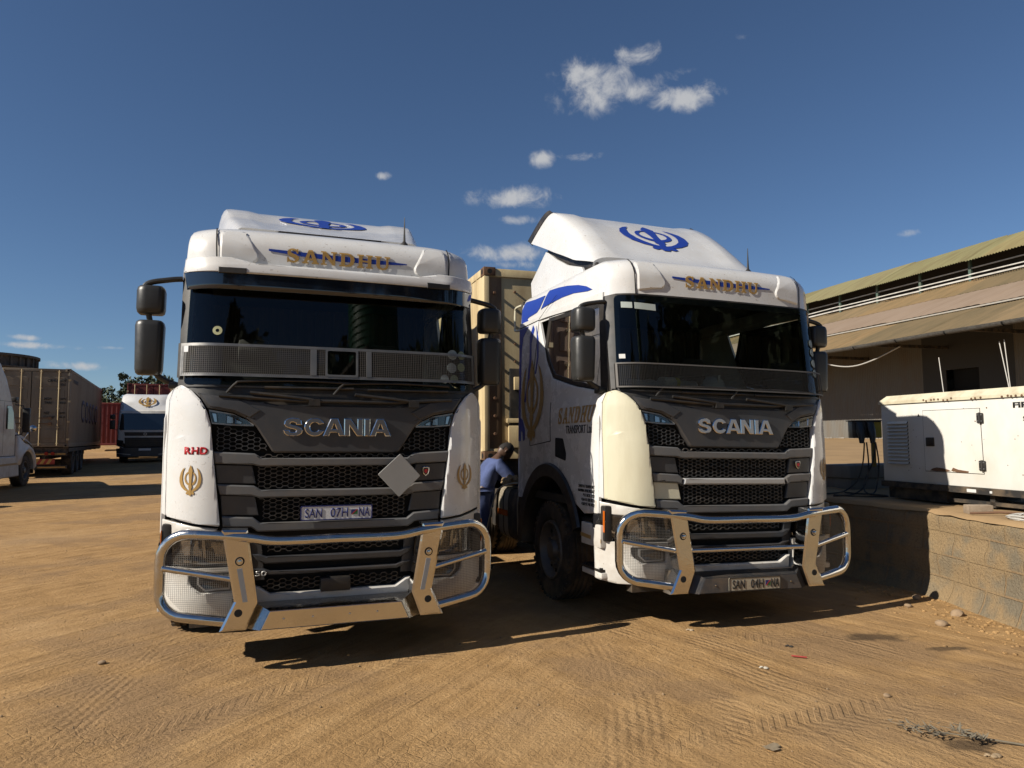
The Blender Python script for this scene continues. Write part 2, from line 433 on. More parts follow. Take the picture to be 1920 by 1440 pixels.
def block_word(name, word, rect, P, materials, parent, off, thick):
    """heavy extended capitals with bright bevelled edges"""
    def ar(rx, ry, a0, a1, n): return [(.68 + rx * math.cos(R(a0 + (a1 - a0) * i / n)), .5 + ry * math.sin(R(a0 + (a1 - a0) * i / n))) for i in range(n + 1)]
    G = {'S': (1.29, [[(1.22,.62),(.84,.62),(.80,.72),(.62,.77),(.48,.74),(.46,.67),(.56,.62),(.90,.56),(1.16,.47),(1.27,.32),(1.22,.14),(1.02,.03),(.66,-.02),(.28,.02),(.08,.14),(.02,.33),(.42,.33),(.46,.24),(.64,.20),(.80,.23),(.84,.30),(.76,.36),(.44,.42),(.18,.50),(.06,.64),(.10,.84),(.28,.96),(.62,1.02),(.98,.98),(1.16,.88)]]),
         'C': (1.33, [ar(.68, .52, 24, 336, 26) + ar(.30, .27, 328, 32, 18)]),
         'A': (1.5, [[[(0,0),(.42,0),(.50,.2),(1.0,.2),(1.08,0),(1.5,0),(1.0,1),(.50,1)], [(.60,.40),(.75,.74),(.90,.40)]]]),
         'N': (1.3, [[(0,0),(.40,0),(.40,.56),(.88,0),(1.3,0),(1.3,1),(.90,1),(.90,.46),(.44,1),(0,1)]]), 'I': (.42, [[(0,0),(.42,0),(.42,1),(0,1)]])}
    kern = {'CA': -.18, 'AN': -.16, 'IA': -.12}
    polys = []; x = 0
    for i, c in enumerate(word):
        wd, pgs = G[c]
        for pg in pgs:
            f = lambda r: [(x + p[0], p[1]) for p in r]
            polys.append([f(r) for r in pg] if isinstance(pg[0][0], (list, tuple)) else f(pg))
        x += wd + .07 + kern.get(word[i:i + 2], 0)
    bm = tri2d(polys); tot = x - .07
    for v in bm.verts: v.co = (rect[0] + v.co.x / tot * (rect[2] - rect[0]), rect[1] + v.co.y * (rect[3] - rect[1]), 0)
    return obj(name, conform(bm, P, off, thick, .006, None, rim=1), materials, parent, smooth=False)
def arc(cx, cy, r, a0, a1, n, ry=None):
    return [(cx + r * math.cos(R(a0 + (a1 - a0) * i / n)), cy + (ry or r) * math.sin(R(a0 + (a1 - a0) * i / n))) for i in range(n + 1)]
def khanda(name, rect, P, material, parent, off=.003, step=None):
    """crossed-sword crest: blade, ring, two curved swords, normalised to a box 1 wide, 1.1 high"""
    blade = [(0,.60),(.045,.52),(.10,.40),(.085,.30),(.06,.10),(.055,-.12),(.085,-.22),(.05,-.27),(.05,-.42),(.07,-.47),(.04,-.53),(-.04,-.53),(-.07,-.47),(-.05,-.42),(-.05,-.27),(-.085,-.22),(-.055,-.12),(-.06,.10),(-.085,.30),(-.10,.40),(-.045,.52)]
    ring = [arc(0, .10, .27, 0, 345, 23), arc(0, .115, .205, 0, 345, 23)[::-1]]
    kir = [(.27,.50),(.36,.44),(.45,.30),(.50,.12),(.49,-.05),(.42,-.20),(.28,-.31),(.13,-.37),(.02,-.42),(-.10,-.44),(-.17,-.40),(-.21,-.44),(-.17,-.50),(-.10,-.50),(.02,-.47),(.12,-.36),(.22,-.26),(.31,-.14),(.355,.0),(.365,.16),(.34,.34)]
    kir = [(.27,.50),(.36,.44),(.45,.30),(.50,.12),(.49,-.05),(.42,-.20),(.28,-.32),(.13,-.39),(-.02,-.43),(-.13,-.50),(-.19,-.46),(-.17,-.40),(-.08,-.38),(.03,-.35),(.14,-.30),(.24,-.21),(.32,-.10),(.36,.04),(.365,.18),(.34,.34)]
    bm = bmesh.new()
    for k, pg in enumerate(([ring], [kir], [mirror(kir)], [blade])):
        t = tri2d(pg)
        for v in t.verts: v.co = ((rect[0] + rect[2]) / 2 + v.co.x * (rect[2] - rect[0]), rect[1] + (v.co.y + .53) / 1.13 * (rect[3] - rect[1]), 0)
        addbm(bm, conform(t, P, off + k * .0012, .002, 0, step))
    return obj(name, bm, material, parent, smooth=False)
def flat(o, ax, ay, an=None):
    o, ax, ay = Vector(o), Vector(ax), Vector(ay); an = Vector(an) if an else ax.cross(ay).normalized()
    return lambda a, b, off: o + ax * a + ay * b + an * off
def noise2(x, y, sc, oct=4):
    s, a, t = 0, 1, 0
    for i in range(oct):
        s += a * noise.noise((x * sc, y * sc, i * 7.3)); t += a; a *= .5; sc *= 2
    return s / t
def interp(x, xs, ys):
    if x <= xs[0]: return ys[0]
    for i in range(1, len(xs)):
        if x <= xs[i]: return ys[i - 1] + (ys[i] - ys[i - 1]) * (x - xs[i - 1]) / (xs[i] - xs[i - 1])
    return ys[-1]

# ------------------------------------------------------------------ ground
WALL_A, WALL_B, WALL_C = Vector((4.30, 3.0)), Vector((4.37, 7.55)), Vector((-6.0, 38.4))
def ground_z(x, y):
    z = 0.
    if y > 18 and x < 4: z += .032 * (y - 18) * min(1, max(0, (4 - x) / 12)) if y < 60 else .032 * 42
    return z
def ground_rel(x, y):
    """small relief of the rutted yard"""
    z = .018 * noise2(x, y, .55, 3) + .010 * noise2(x + 9, y * 1.0, 2.3, 3)
    a = .93; u = x * math.cos(a * .4) + y * math.sin(a * .4); v = -x * math.sin(a * .4) + y * math.cos(a * .4)
    z += .007 * noise2(u * .22, v * 1.0, 3.2, 3)
    return z
def soil_material():
    mt, n, l, b = nodes('dry_soil')
    b.inputs['Roughness'].default_value = .95; b.inputs['Specular IOR Level'].default_value = .15
    geo = n.new('ShaderNodeNewGeometry'); pos = geo.outputs['Position']
    def mm(op, a, b_=None, c=None, clamp=False):
        q = n.new('ShaderNodeMath'); q.operation = op; q.use_clamp = clamp
        for i, v in enumerate((a, b_, c)):
            if v is None: continue
            if isinstance(v, (int, float)): q.inputs[i].default_value = v
            else: l.new(v, q.inputs[i])
        return q.outputs[0]
    def nzz(sc, det=6, vec=pos, rough=.62, dist=0):
        q = n.new('ShaderNodeTexNoise'); q.inputs['Scale'].default_value = sc; q.inputs['Detail'].default_value = det
        q.inputs['Roughness'].default_value = rough; q.inputs['Distortion'].default_value = dist; l.new(vec, q.inputs['Vector']); return q.outputs['Fac']
    def mapped(rot, scale, loc=(0, 0, 0)):
        q = n.new('ShaderNodeMapping'); q.vector_type = 'TEXTURE'; q.inputs['Rotation'].default_value = (0, 0, rot); q.inputs['Scale'].default_value = tuple(1 / c for c in scale)
        q.inputs['Location'].default_value = loc; l.new(pos, q.inputs[0]); return q.outputs[0]
    def sstep(v, a, b_):
        q = n.new('ShaderNodeMapRange'); q.interpolation_type = 'SMOOTHSTEP'; l.new(v, q.inputs[0])
        q.inputs['From Min'].default_value = a; q.inputs['From Max'].default_value = b_; return q.outputs[0]
    sep = n.new('ShaderNodeSeparateXYZ'); l.new(pos, sep.inputs[0]); X, Y = sep.outputs[0], sep.outputs[1]
    wob = mm('MULTIPLY', mm('SUBTRACT', nzz(.7, 3), .5), .22)
    H = None; TM = None
    # tyre tracks: arcs (centre, radius, half width) with ribs and lugs
    tracks = []
    for (px, py, th, r, hw, kind) in ((-4.6, 6.6, 60, 16, .17, 1), (-4.15, 6.4, 60, 16.5, .17, 0), (-3.3, 5.4, 66, 22, .18, 1), (-2.8, 5.2, 66, 22.5, .18, 1), (-2.3, 3.7, 55, 12, .17, 0), (-1.6, 3.4, 55, 12.4, .17, 1), (-6.6, 9.5, 52, 18, .18, 1), (-6.0, 9.2, 52, 18.5, .18, 0),
                              (-2.62, 4.9, 96, -30, .15, 1), (2.0, 4.55, 120, -40, .2, 1), (2.75, 4.9, 121, -40, .2, 0), (3.4, 4.6, 122, -30, .18, 1), (.55, 3.3, 78, -9, .19, 1), (1.05, 3.3, 78, -9.5, .19, 0), (-.4, 2.9, 40, 9, .18, 0), (2.9, 3.6, 118, -26, .2, 1)):
        c, sn = math.cos(R(th)), math.sin(R(th)); k = 1 if r > 0 else -1
        tracks.append((px + sn * r, py - c * r, abs(r), hw, kind))
    for (cx, cy, r, hw, kind) in tracks:
        dx, dy = mm('SUBTRACT', X, cx), mm('SUBTRACT', Y, cy)
        rad = mm('ADD', mm('SUBTRACT', mm('SQRT', mm('ADD', mm('MULTIPLY', dx, dx), mm('MULTIPLY', dy, dy))), r), mm('MULTIPLY', wob, .6))
        ang = mm('MULTIPLY', mm('ARCTAN2', dy, dx), r)
        mask = mm('SUBTRACT', 1, sstep(mm('ABSOLUTE', rad), hw * .8, hw * 1.15))
        if kind:   # long ribs with zigzag edges
            zz = mm('MULTIPLY', mm('PINGPONG', ang, .035), .35)
            h = mm('SINE', mm('MULTIPLY', mm('ADD', rad, zz), 2 * math.pi / .062))
        else:      # lugs
            h = mm('SUBTRACT', mm('MULTIPLY', sstep(mm('SINE', mm('MULTIPLY', mm('ADD', ang, mm('MULTIPLY', mm('ABSOLUTE', rad), .8)), 2 * math.pi / .085)), -.3, .3), 2), 1)
        wear = sstep(nzz(.9, 4, mapped(cx, (1, 1, 1), (r, cx, 0))), .44, .68)
        mask = mm('MULTIPLY', mask, wear)
        hm = mm('MULTIPLY', mm('SUBTRACT', mm('MULTIPLY', h, .5), .55), mask)
        H = hm if H is None else mm('ADD', H, hm); TM = mask if TM is None else mm('MAXIMUM', TM, mask)
    scr = nzz(1, 6, mapped(R(62), (.55, 8, 1)), .66, .5); scr2 = nzz(1, 5, mapped(R(120), (.6, 7, 1), (3, 1, 0)), .66, .5)
    sel = sstep(X, -1.5, 2.5)
    streak = mm('ADD', mm('MULTIPLY', scr, mm('SUBTRACT', 1, sel)), mm('MULTIPLY', scr2, sel))
    fine = nzz(38, 7); grit = nzz(150, 4); big = nzz(.55, 5); mid = nzz(3.2, 7, rough=.7)
    crk = n.new('ShaderNodeTexVoronoi'); crk.feature = 'DISTANCE_TO_EDGE'; crk.inputs['Scale'].default_value = 9; l.new(pos, crk.inputs['Vector'])
    crack = mm('MULTIPLY', mm('SUBTRACT', 1, sstep(crk.outputs[0], 0, .05)), sstep(nzz(1.1, 3, mapped(1, (1, 1, 1), (8, 3, 0))), .52, .66))
    hgt = mm('ADD', mm('MULTIPLY', streak, .034), mm('MULTIPLY', fine, .015))
    hgt = mm('ADD', hgt, mm('MULTIPLY', grit, .005)); hgt = mm('ADD', hgt, mm('MULTIPLY', mid, .022))
    hgt = mm('ADD', hgt, mm('MULTIPLY', H, .0062)); hgt = mm('SUBTRACT', hgt, mm('MULTIPLY', crack, .003))
    bp = n.new('ShaderNodeBump'); bp.inputs['Strength'].default_value = .9; bp.inputs['Distance'].default_value = 1.0
    l.new(hgt, bp.inputs['Height']); l.new(bp.outputs[0], b.inputs['Normal'])
    def ramp(v, cols):
        q = n.new('ShaderNodeValToRGB'); l.new(v, q.inputs[0])
        while len(q.color_ramp.elements) < len(cols): q.color_ramp.elements.new(.5)
        for e, (p, c) in zip(q.color_ramp.elements, cols): e.position = p; e.color = (*c, 1)
        return q.outputs[0]
    def mix(f, a, c):
        q = n.new('ShaderNodeMix'); q.data_type = 'RGBA'
        l.new(f, q.inputs[0])
        for i, v in ((6, a), (7, c)):
            if isinstance(v, tuple): q.inputs[i].default_value = (*v, 1)
            else: l.new(v, q.inputs[i])
        return q.outputs[2]
    c = ramp(mm('ADD', mm('MULTIPLY', streak, .55), mm('MULTIPLY', mid, .45)), [(.32, (0.210, 0.123, 0.050)), (.5, (0.329, 0.201, 0.087)), (.68, (0.420, 0.269, 0.126))])
    c = mix(mm('MULTIPLY', sstep(big, .46, .62), .8), c, (0.231, 0.147, 0.077))
    c = mix(mm('MULTIPLY', sstep(nzz(.33, 5, mapped(0, (1, 1, 1), (5, 2, 0))), .52, .7), .4), c, (0.406, 0.276, 0.147))
    c = mix(mm('MULTIPLY', TM, .34), c, (0.210, 0.136, 0.073))
    # oil stains
    for (sx, sy, rx, ry) in ((2.95, 5.95, .34, .13), (3.35, 5.62, .22, .06), (2.42, 3.90, .20, .10), (1.15, 4.75, .45, .22), (3.3, 4.75, .9, .24), (-2.6, 7.0, .5, .3), (4.6, 5.6, 1.2, .16)):
        ex = mm('DIVIDE', mm('SUBTRACT', X, sx), rx); ey = mm('DIVIDE', mm('SUBTRACT', Y, sy), ry)
        q = mm('ADD', mm('SQRT', mm('ADD', mm('MULTIPLY', ex, ex), mm('MULTIPLY', ey, ey))), mm('MULTIPLY', mm('SUBTRACT', nzz(5, 5), .5), 2.2))
        dark = rx < .35
        c = mix(mm('MULTIPLY', mm('SUBTRACT', 1, sstep(q, .45, 1.1)), .72 if dark else .42), c, (.035, .025, .017) if dark else (0.168, 0.108, 0.063))
    c = mix(mm('MULTIPLY', sstep(fine, .6, .78), .35), c, (0.434, 0.308, 0.178))
    c = mix(mm('MULTIPLY', crack, .22), c, (.08, .048, .024))
    l.new(c, b.inputs['Base Color'])
    return mt
soil = soil_material()
def build_ground():
    xs = []; x = -6.5
    def axis(lo, hi, f0, f1, fine, grow=1.22, far=2000):
        v = [f0]; s = fine
        while v[-1] < f1: v.append(v[-1] + fine)
        s = fine
        while v[-1] < hi: s = min(s * grow, 400); v.append(v[-1] + s)
        s = fine; w = [f0]
        while w[-1] > lo: s = min(s * grow, 400); w.append(w[-1] - s)
        return w[::-1][:-1] + v
    xs = axis(-2500, 2500, -7, 7, .07); ys = axis(-2500, 2500, 1.2, 12, .06)
    bm = bmesh.new(); rows = []
    for y in ys:
        row = []
        for x in xs:
            near = max(0, 1 - max(0, abs(x) - 12) / 10) * max(0, 1 - max(0, abs(y - 8) - 14) / 10)
            row.append(bm.verts.new((x, y, ground_z(x, y) + (ground_rel(x, y) * near if near > 0 else 0))))
        rows.append(row)
    for j in range(len(ys) - 1):
        for i in range(len(xs) - 1): bm.faces.new((rows[j][i], rows[j][i + 1], rows[j + 1][i + 1], rows[j + 1][i]))
    tag(obj('ground', bm, soil, angle=80), kind='structure')
build_ground()

# ------------------------------------------------------------------ cab-over tractor units
# local axes: x to the right when seen from the front, y backwards, z up; origin on the ground under the front
def Cx(x):
    x = abs(x); return .038 * x * x + .247 * (max(0, x - .85) / .39) ** 2.2
def Rz(z): return interp(z, [.3, .5, .95, 1.1, 1.5, 1.9, 2.0, 2.85, 2.92, 3.12, 3.18, 3.24, 3.28, 3.31], [.07, .03, .03, .025, .025, .04, .055, .18, .185, .19, .215, .26, .32, .41])
def FY(x, z): return Cx(x) + Rz(z)
def front(a, b, o): return Vector((a, FY(a, b) - o, b))
def GF(y): return interp(y, [.2, .36, .6, 1.0, 1.6, 2.5], [1.128, 1.140, 1.165, 1.196, 1.226, 1.238])
def GX(y, z):
    k = max(0, min(1, (z - 1.80) / .28)); k = k * k * (3 - 2 * k)
    return interp(y, [.2, .34, .8, 1.6], [1.228, 1.232, 1.236, 1.238]) * (1 - k) + GF(y) * k
def roofside(a, b, o): return Vector((-(interp(b, [2.90, 2.98, 3.06, 3.12, 3.17, 3.21, 3.25], [1.222, 1.218, 1.214, 1.21, 1.206, 1.198, 1.18]) * GF(a) / 1.222 - .014 + o), a, b))
def side(s):
    return lambda a, b, o: Vector((s * (GX(a, b) - .05 * max(0, b - 2.95) + o), a, b))
def side_text(a, b, o):     # left flank seen from outside: the reading direction runs towards the front
    return side(-1)(-a, b, o)

def wheel(parent, x, y, z, w, sgn, name='front_wheel', rear=False, r=.5):
    """tyre with ribs and lugs, disc rim with nuts; sgn = outer side"""
    h = w / 2; bm = bmesh.new()
    prof = [(-h * .75, r * .58), (-h * .96, r * .66), (-h, r * .82), (-h * .92, r * .94), (-h * .8, r * .99)]
    k = 5
    for i in range(k):
        a0 = -h * .78 + i * (h * 1.56 / k); a1 = a0 + h * 1.56 / k
        prof += [(a0 + .012, r), (a1 - .012, r), (a1 - .008, r - .012), (a1 + .008, r - .012)]
    prof = prof[:-2] + [(h * .8, r * .99), (h * .92, r * .94), (h, r * .82), (h * .96, r * .66), (h * .75, r * .58)]
    lathe(bm, prof, 56)
    for s2 in (-1, 1):      # shoulder lugs
        for q in range(40):
            t = 2 * math.pi * q / 40; mt = Matrix.Rotation(t, 4, 'X')
            box(bm, (min(s2 * h * .80, s2 * h * .97), -.018, r * .93), (max(s2 * h * .80, s2 * h * .97), .018, r * .992), mt)
    ty = obj(name, bm, rubber, parent, loc=(x, y, z))
    bm = bmesh.new(); d = -1 if rear else 1
    o = sgn * h
    prof = [(o * .8, r * .60), (o * .98, r * .585), (o * .98, r * .55), (o * .7, r * .52)]
    prof += [(o * .45 * d, r * .48), (o * .5 * d, r * .40), (o * .62 * d, r * .34), (o * .66 * d, r * .24), (o * .66 * d, r * .20), (o * .95 * d, r * .17), (o * 1.0 * d, r * .12), (o * 1.0 * d, .001)]
    lathe(bm, prof, 40)
    for q in range(10):
        t = 2 * math.pi * q / 10
        lathe(bm, [(o * .64 * d, .018), (o * .78 * d, .016), (o * .80 * d, .001)], 8, c=(0, r * .29 * math.cos(t), r * .29 * math.sin(t)))
    for q in range(10):     # hand holes
        t = 2 * math.pi * (q + .5) / 10
        lathe(bm, [(o * .535 * d, .026), (o * .54 * d, .001)], 10, c=(0, r * .415 * math.cos(t), r * .415 * math.sin(t)), mi=1)
    obj('rim', bm, [rim, void], ty)
    return ty

def make_truck(name, label, T, lowcab):
    """lowcab: the unit with sun visor and low roof fairing; otherwise the one with the raised fairing"""
    A = lowcab
    x0, y0, a0, ro, pi_ = T
    t = empty(name, (x0, y0, -.008), (-pi_, ro, a0)); tag(t, label, 'truck', 'white tractor units with bull bars')
    # ---- cab shell: roof, rear wall, floor
    bm = bmesh.new(); S = [-1, -.985, -.97, -.95, -.92, -.88, -.83, -.76, -.68, -.55, -.4, -.2]; S = S + [0] + [-q for q in S[::-1]]
    rows = []
    lev = [(2.90, .183, 1.222), (2.98, .187, 1.218), (3.06, .19, 1.214), (3.12, .192, 1.21), (3.17, .21, 1.206), (3.21, .235, 1.198), (3.25, .275, 1.18), (3.28, .325, 1.15), (3.305, .40, 1.10), (3.33, .50, 1.03), (3.365, .64, .92), (3.395, .77, .84), (3.42, .88, .74), (3.43, 1.05, .5), (3.434, 1.22, .2)]
    for z, r_, w in lev:
        ring = []
        inset = 1.22 - w
        yb = 2.45 - inset * .8
        k = w / 1.222
        ys_ = [(yb, GF(2.5))] + [(max(y, r_ + Cx(1.14) + .02 + .01 * i), GF(y)) for i, y in zip((4, 3, 2, 1, 0), (1.9, 1.4, 1.0, .75, .55))]
        for y, g in ys_: ring.append((-(g - .014) * k, y, z))
        for s in S: ring.append((s * (1.140 - .014) * k, r_ + Cx(s * 1.14), z))
        for y, g in ys_[::-1]: ring.append(((g - .014) * k, y, z))
        rows.append([bm.verts.new(p) for p in ring])
    for i in range(len(rows) - 1):
        n = len(rows[i])
        for k in range(n): bm.faces.new((rows[i][k], rows[i][(k + 1) % n], rows[i + 1][(k + 1) % n], rows[i + 1][k]))
    bm.faces.new(rows[-1])
    roof = obj('roof', bm, white, t, angle=40)
    bm = bmesh.new(); box(bm, (-1.2, 2.40, .98), (1.2, 2.45, 3.25)); obj('rear_wall', bm, black, t)
    bm = bmesh.new(); box(bm, (-1.19, .40, .98), (1.19, 2.40, 1.06)); obj('cab_floor', bm, dashm, t)
    bm = bmesh.new(); box(bm, (-1.0, .55, 3.02), (1.0, 2.39, 3.05)); obj('headliner', bm, dashm, t)
    # roof front: raised side bulges, seams and lettering
    for s in (-1, 1):
        pg = round_poly([(.885, 3.245), (.705, 3.258), (.60, 3.05), (.62, 3.0), (.885, 2.955)], .03)
        pg = [(s * x, y) for x, y in pg]
        panel('roof_bulge', [pg], front, white, roof, off=.013, thick=.02, ch=.014, step=.05)
        panel('panel_seam', [[(s * .897, 2.93), (s * .907, 2.93), (s * .921, 3.28), (s * .911, 3.28)]], front, void, roof, off=.004, thick=.004, step=.03)
    stripe = [(-.535, 3.098), (-.535, 3.115), (-.30, 3.108), (0, 3.102), (.3, 3.098), (.545, 3.087), (.545, 3.078), (.3, 3.062), (0, 3.058), (-.3, 3.075)]
    panel('blue_stripe', [stripe], front, blue, roof, off=.003, thick=.003, step=.1)
    slab_word('lettering', 'SANDHU', (-.405, 3.022, .405, 3.132), front, gold, roof, off=.006, step=.08)
    # ---- roof fairing
    if A:
        py, pz, wf = [.93, 1.2, 1.4, 1.55, 1.7, 1.85, 2.05, 2.3], [3.462, 3.575, 3.655, 3.715, 3.79, 3.865, 3.94, 3.985], 1.02
    else:
        py, pz, wf = [.89, .98, 1.1, 1.25, 1.4, 1.55, 1.7, 1.85, 2.0, 2.12], [3.445, 3.51, 3.61, 3.74, 3.87, 3.985, 4.085, 4.17, 4.24, 4.28], 1.06
    def zf(y): return interp(y, py, pz)
    NY = 22; bm = bmesh.new(); rows = []
    xs = [-1, -.993, -.984, -.972, -.958, -.942, -.922, -.90, -.86, -.80, -.74, -.70, -.6, -.4, -.2]; xs = xs + [0] + [-q for q in xs[::-1]]
    def drop(s, hgt, t):      # shoulder: rounded at the front, square at the rear
        box_ = interp(abs(s), [.86, .90, .922, .942, .958, .972, .984, .993, 1], [0, .012, .05, .13, .26, .45, .65, .83, 1])
        rnd_ = interp(abs(s), [.68, .74, .80, .86, .90, .942, .972, 1], [0, .015, .05, .13, .23, .44, .68, 1])
        k = 1 if A else t ** 1.4
        return hgt * (box_ * k + rnd_ * (1 - k))
    for j in range(NY + 1):
        y = py[0] + (py[-1] - py[0]) * j / NY; z = zf(y)
        zb = interp(y, [.84, 1.2, 1.6, 2.12], [3.36, 3.48, 3.70, 4.02]) if not A else 3.37
        hgt = max(.02, z - zb); row = []
        back = .47 if not A else .06
        wj = wf * (interp(y, [.93, 1.2, 1.5, 2.0], [.80, .86, .93, 1.0]) if A else interp(y, [py[0], py[0] + .35, 2.3], [.955, 1.0, 1.0]))
        for s in xs:
            dz = drop(s, hgt, j / NY); yy = y + back * (j / NY) ** 1.6 * dz / hgt
            crest = -.018 * max(0, min(1, (.70 - abs(s)) / .04))
            row.append(bm.verts.new((s * wj, yy, z - dz + (crest if j > 3 else crest * j / 3))))
        rows.append(row)
    for j in range(NY):
        for i in range(len(xs) - 1): bm.faces.new((rows[j][i], rows[j][i + 1], rows[j + 1][i + 1], rows[j + 1][i]))
    # front lip
    lip = [bm.verts.new(v.co + Vector((0, .03, -.035 if A else -.10))) for v in rows[0]]
    for i in range(len(xs) - 1): bm.faces.new((lip[i], lip[i + 1], rows[0][i + 1], rows[0][i]))
    rearline = [v.co.copy() for v in rows[-1]]
    fair = obj('roof_fairing', bm, white, t, angle=28)
    bm = bmesh.new(); pr = None
    for k, p in enumerate(rearline):
        sd = k < 8 or k >= len(rearline) - 8
        d = Vector((0, .085, .055)) if sd else Vector((0, .11, -.012))
        q = [bm.verts.new(p + Vector((0, -.012, -.004))), bm.verts.new(p + d), bm.verts.new(p + d * .9 - Vector((0, 0, .05)))]
        q[0].co.x *= 1.008; q[1].co.x *= 1.008; q[2].co.x *= .95
        if pr:
            bm.faces.new((pr[0], q[0], q[1], pr[1])); bm.faces.new((pr[1], q[1], q[2], pr[2]))
        pr = q
    obj('fairing_edge', bm, black, fair)
    def fairP(a, b, o): return Vector((a, b, zf(b) + o - .018 + .002))
    if A: khanda('crest', (-.425, 1.50, .425, 1.90), fairP, blue, fair, off=.006, step=.05)
    else: khanda('crest', (-.415, 1.17, .415, 1.72), fairP, blue, fair, off=.006, step=.05)
    # dark slot under the fairing and collar (side skirts)
    bm = bmesh.new()
    if A: box(bm, (-.45, .905, 3.425), (.45, .96, 3.458), ch=.01)
    else: box(bm, (-.40, .862, 3.415), (.46, .90, 3.440), ch=.008)
    obj('fairing_slot', bm, black, fair)
    for s in (-1, 1):
        pg = [(.98, 3.26), (1.08, 3.365), (1.5, 3.49), (1.9, 3.66), (2.28, 3.85), (2.66, 3.54), (2.45, 3.2), (1.6, 3.24)] if not A else [(.95, 3.30), (1.3, 3.45), (2.1, 3.50), (2.45, 3.45), (2.45, 3.26)]
        if not A: panel('fairing_gap_shade', [[(.80, 3.28), (.95, 3.43), (1.5, 3.63), (2.0, 3.90), (2.22, 3.96), (2.32, 3.76), (1.6, 3.30)]], lambda a, b, o, s=s: Vector((s * (.955 + (3.9 - b) * .05 + o), a, b)), black, t, off=0, thick=.03, step=.15)  # black inner panel put in as the shade of the fairing gap
        panel('fairing_collar', [pg], lambda a, b, o, s=s: Vector((s * (1.03 + (3.9 - b) * .16 - (.06 if not A else .1) + o), a, b)), white, t, off=0, thick=.03, ch=.008, step=.15)
    # ---- sides
    for s in (-1, 1):
        SP = side(s)
        arch = [(1.49 + .86 * math.cos(R(q)), .50 + .86 * math.sin(R(q))) for q in range(150, 8, -6)]
        low = [(.335, 2.03), (.30, 1.75), (.305, .96), (.60, .93)] + [p for p in arch if p[1] > .95] + [(2.20, .96), (2.44, .96), (2.45, 2.0), (2.45, 2.92), (1.82, 2.93), (1.66, 2.60), (1.60, 2.45), (1.44, 2.25), (.94, 2.13), (.60, 2.075)]
        sp_ = panel('door', [low], SP, white, t, off=0, thick=.03, ch=.006, step=.15, angle=40)
        if s < 0: tag(sp_, 'white door and sleeper flank with lettering')
        up = [(.40, 2.875), (.55, 2.865), (1.55, 2.925), (1.82, 2.932), (2.45, 2.922), (2.45, 3.12), (2.2, 3.12), (.42, 3.06)]
        panel('cab_flank', [[(.40, 2.875), (1.55, 2.925), (1.82, 2.932), (2.45, 2.922), (2.45, 2.98), (.40, 2.96)]], SP, white, t, off=0, thick=.03, step=.15)
        wf_ = [(.36, 2.04), (.60, 2.085), (.94, 2.14), (1.44, 2.26), (1.60, 2.46), (1.655, 2.60), (1.55, 2.905), (.40, 2.87)]
        wg = [(.44, 2.09), (.94, 2.185), (1.40, 2.295), (1.54, 2.47), (1.59, 2.59), (1.50, 2.865), (.47, 2.83)]
        fr = panel('window_frame', [[wf_, wg]], SP, black, t, off=-.004, thick=.03, step=.2)
        panel('window', [wg], SP, sideglass, t, off=-.012, thick=.004, step=.2)
        # a pillar wraps from the screen to the door
        panel('pillar', [[(s * 1.085, 2.04), (s * 1.142, 2.02), (s * 1.142, 2.915), (s * 1.066, 2.93)][::s]], front, black, t, off=.002, thick=.03, step=(.02, .1))
        panel('pillar', [[(.30, 2.04), (.42, 2.05), (.44, 2.91), (.36, 2.91)]], SP, black, t, off=-.001, thick=.03, step=.2)
        # door seams, vent, arch liner, steps
        panel('panel_seam', [[(1.815, 2.93), (1.823, 2.93), (2.05, 2.1), (2.042, 2.1)], [(2.042, 2.1), (2.05, 2.1), (2.06, 1.55), (2.052, 1.55)], [(1.37, 3.12), (1.378, 3.12), (1.823, 2.94), (1.815, 2.94)], [(1.82, 2.926), (1.82, 2.934), (2.45, 2.930), (2.45, 2.922)],
              [(1.44, 1.60), (2.05, 1.55), (2.05, 1.543), (1.43, 1.592)], [(1.43, 1.592), (1.44, 1.60), (1.47, 2.0), (1.462, 2.0)]], SP, void, sp_, off=.003, thick=.003, step=.1)
        panel('side_vent', [round_poly([(1.30, 1.63), (1.10, 1.62), (1.02, 1.47), (1.03, 1.40), (1.30, 1.44)], .02)], SP, void, sp_, off=.004, thick=.006, step=.2)
        bm = bmesh.new()
        path = [Vector((s * 1.20, 1.49 + .80 * math.cos(R(q)), .50 + .80 * math.sin(R(q)))) for q in range(2, 160, 6)]
        pr = None
        for q in range(-2, 166, 6):
            ring = [bm.verts.new((s * xx, 1.49 + rr * math.cos(R(q)), .5 + rr * math.sin(R(q)))) for xx, rr in ((.78, .70), (1.20, .71), (1.262, .735), (1.268, .86), (1.24, .872))]
            if pr:
                for k in range(4): bm.faces.new((pr[k], pr[k + 1], ring[k + 1], ring[k]))
            pr = ring
        obj('wheel_arch', bm, black, t)
        # stepwell below the door
        bm = bmesh.new()
        box(bm, (min(s * 1.10, s * 1.225), .25, .40), (max(s * 1.10, s * 1.225), .66, .45), ch=.01)
        box(bm, (min(s * 1.0, s * 1.10), .25, .40), (max(s * 1.0, s * 1.10), .66, .96), ch=.01)
        box(bm, (min(s * 1.10, s * 1.236), .25, .66), (max(s * 1.10, s * 1.236), .66, .86), ch=.015)
        sw = obj('step_well', bm, white_dirty, t)
        for z in (.455, .868):
            bm = bmesh.new(); box(bm, (min(s * 1.09, s * 1.232), .26, z), (max(s * 1.09, s * 1.232), .655, z + .022))
            for q in range(9): box(bm, (min(s * 1.10, s * 1.225), .275 + q * .042, z + .022), (max(s * 1.10, s * 1.225), .295 + q * .042, z + .034))
            obj('step_tread', bm, black, sw)
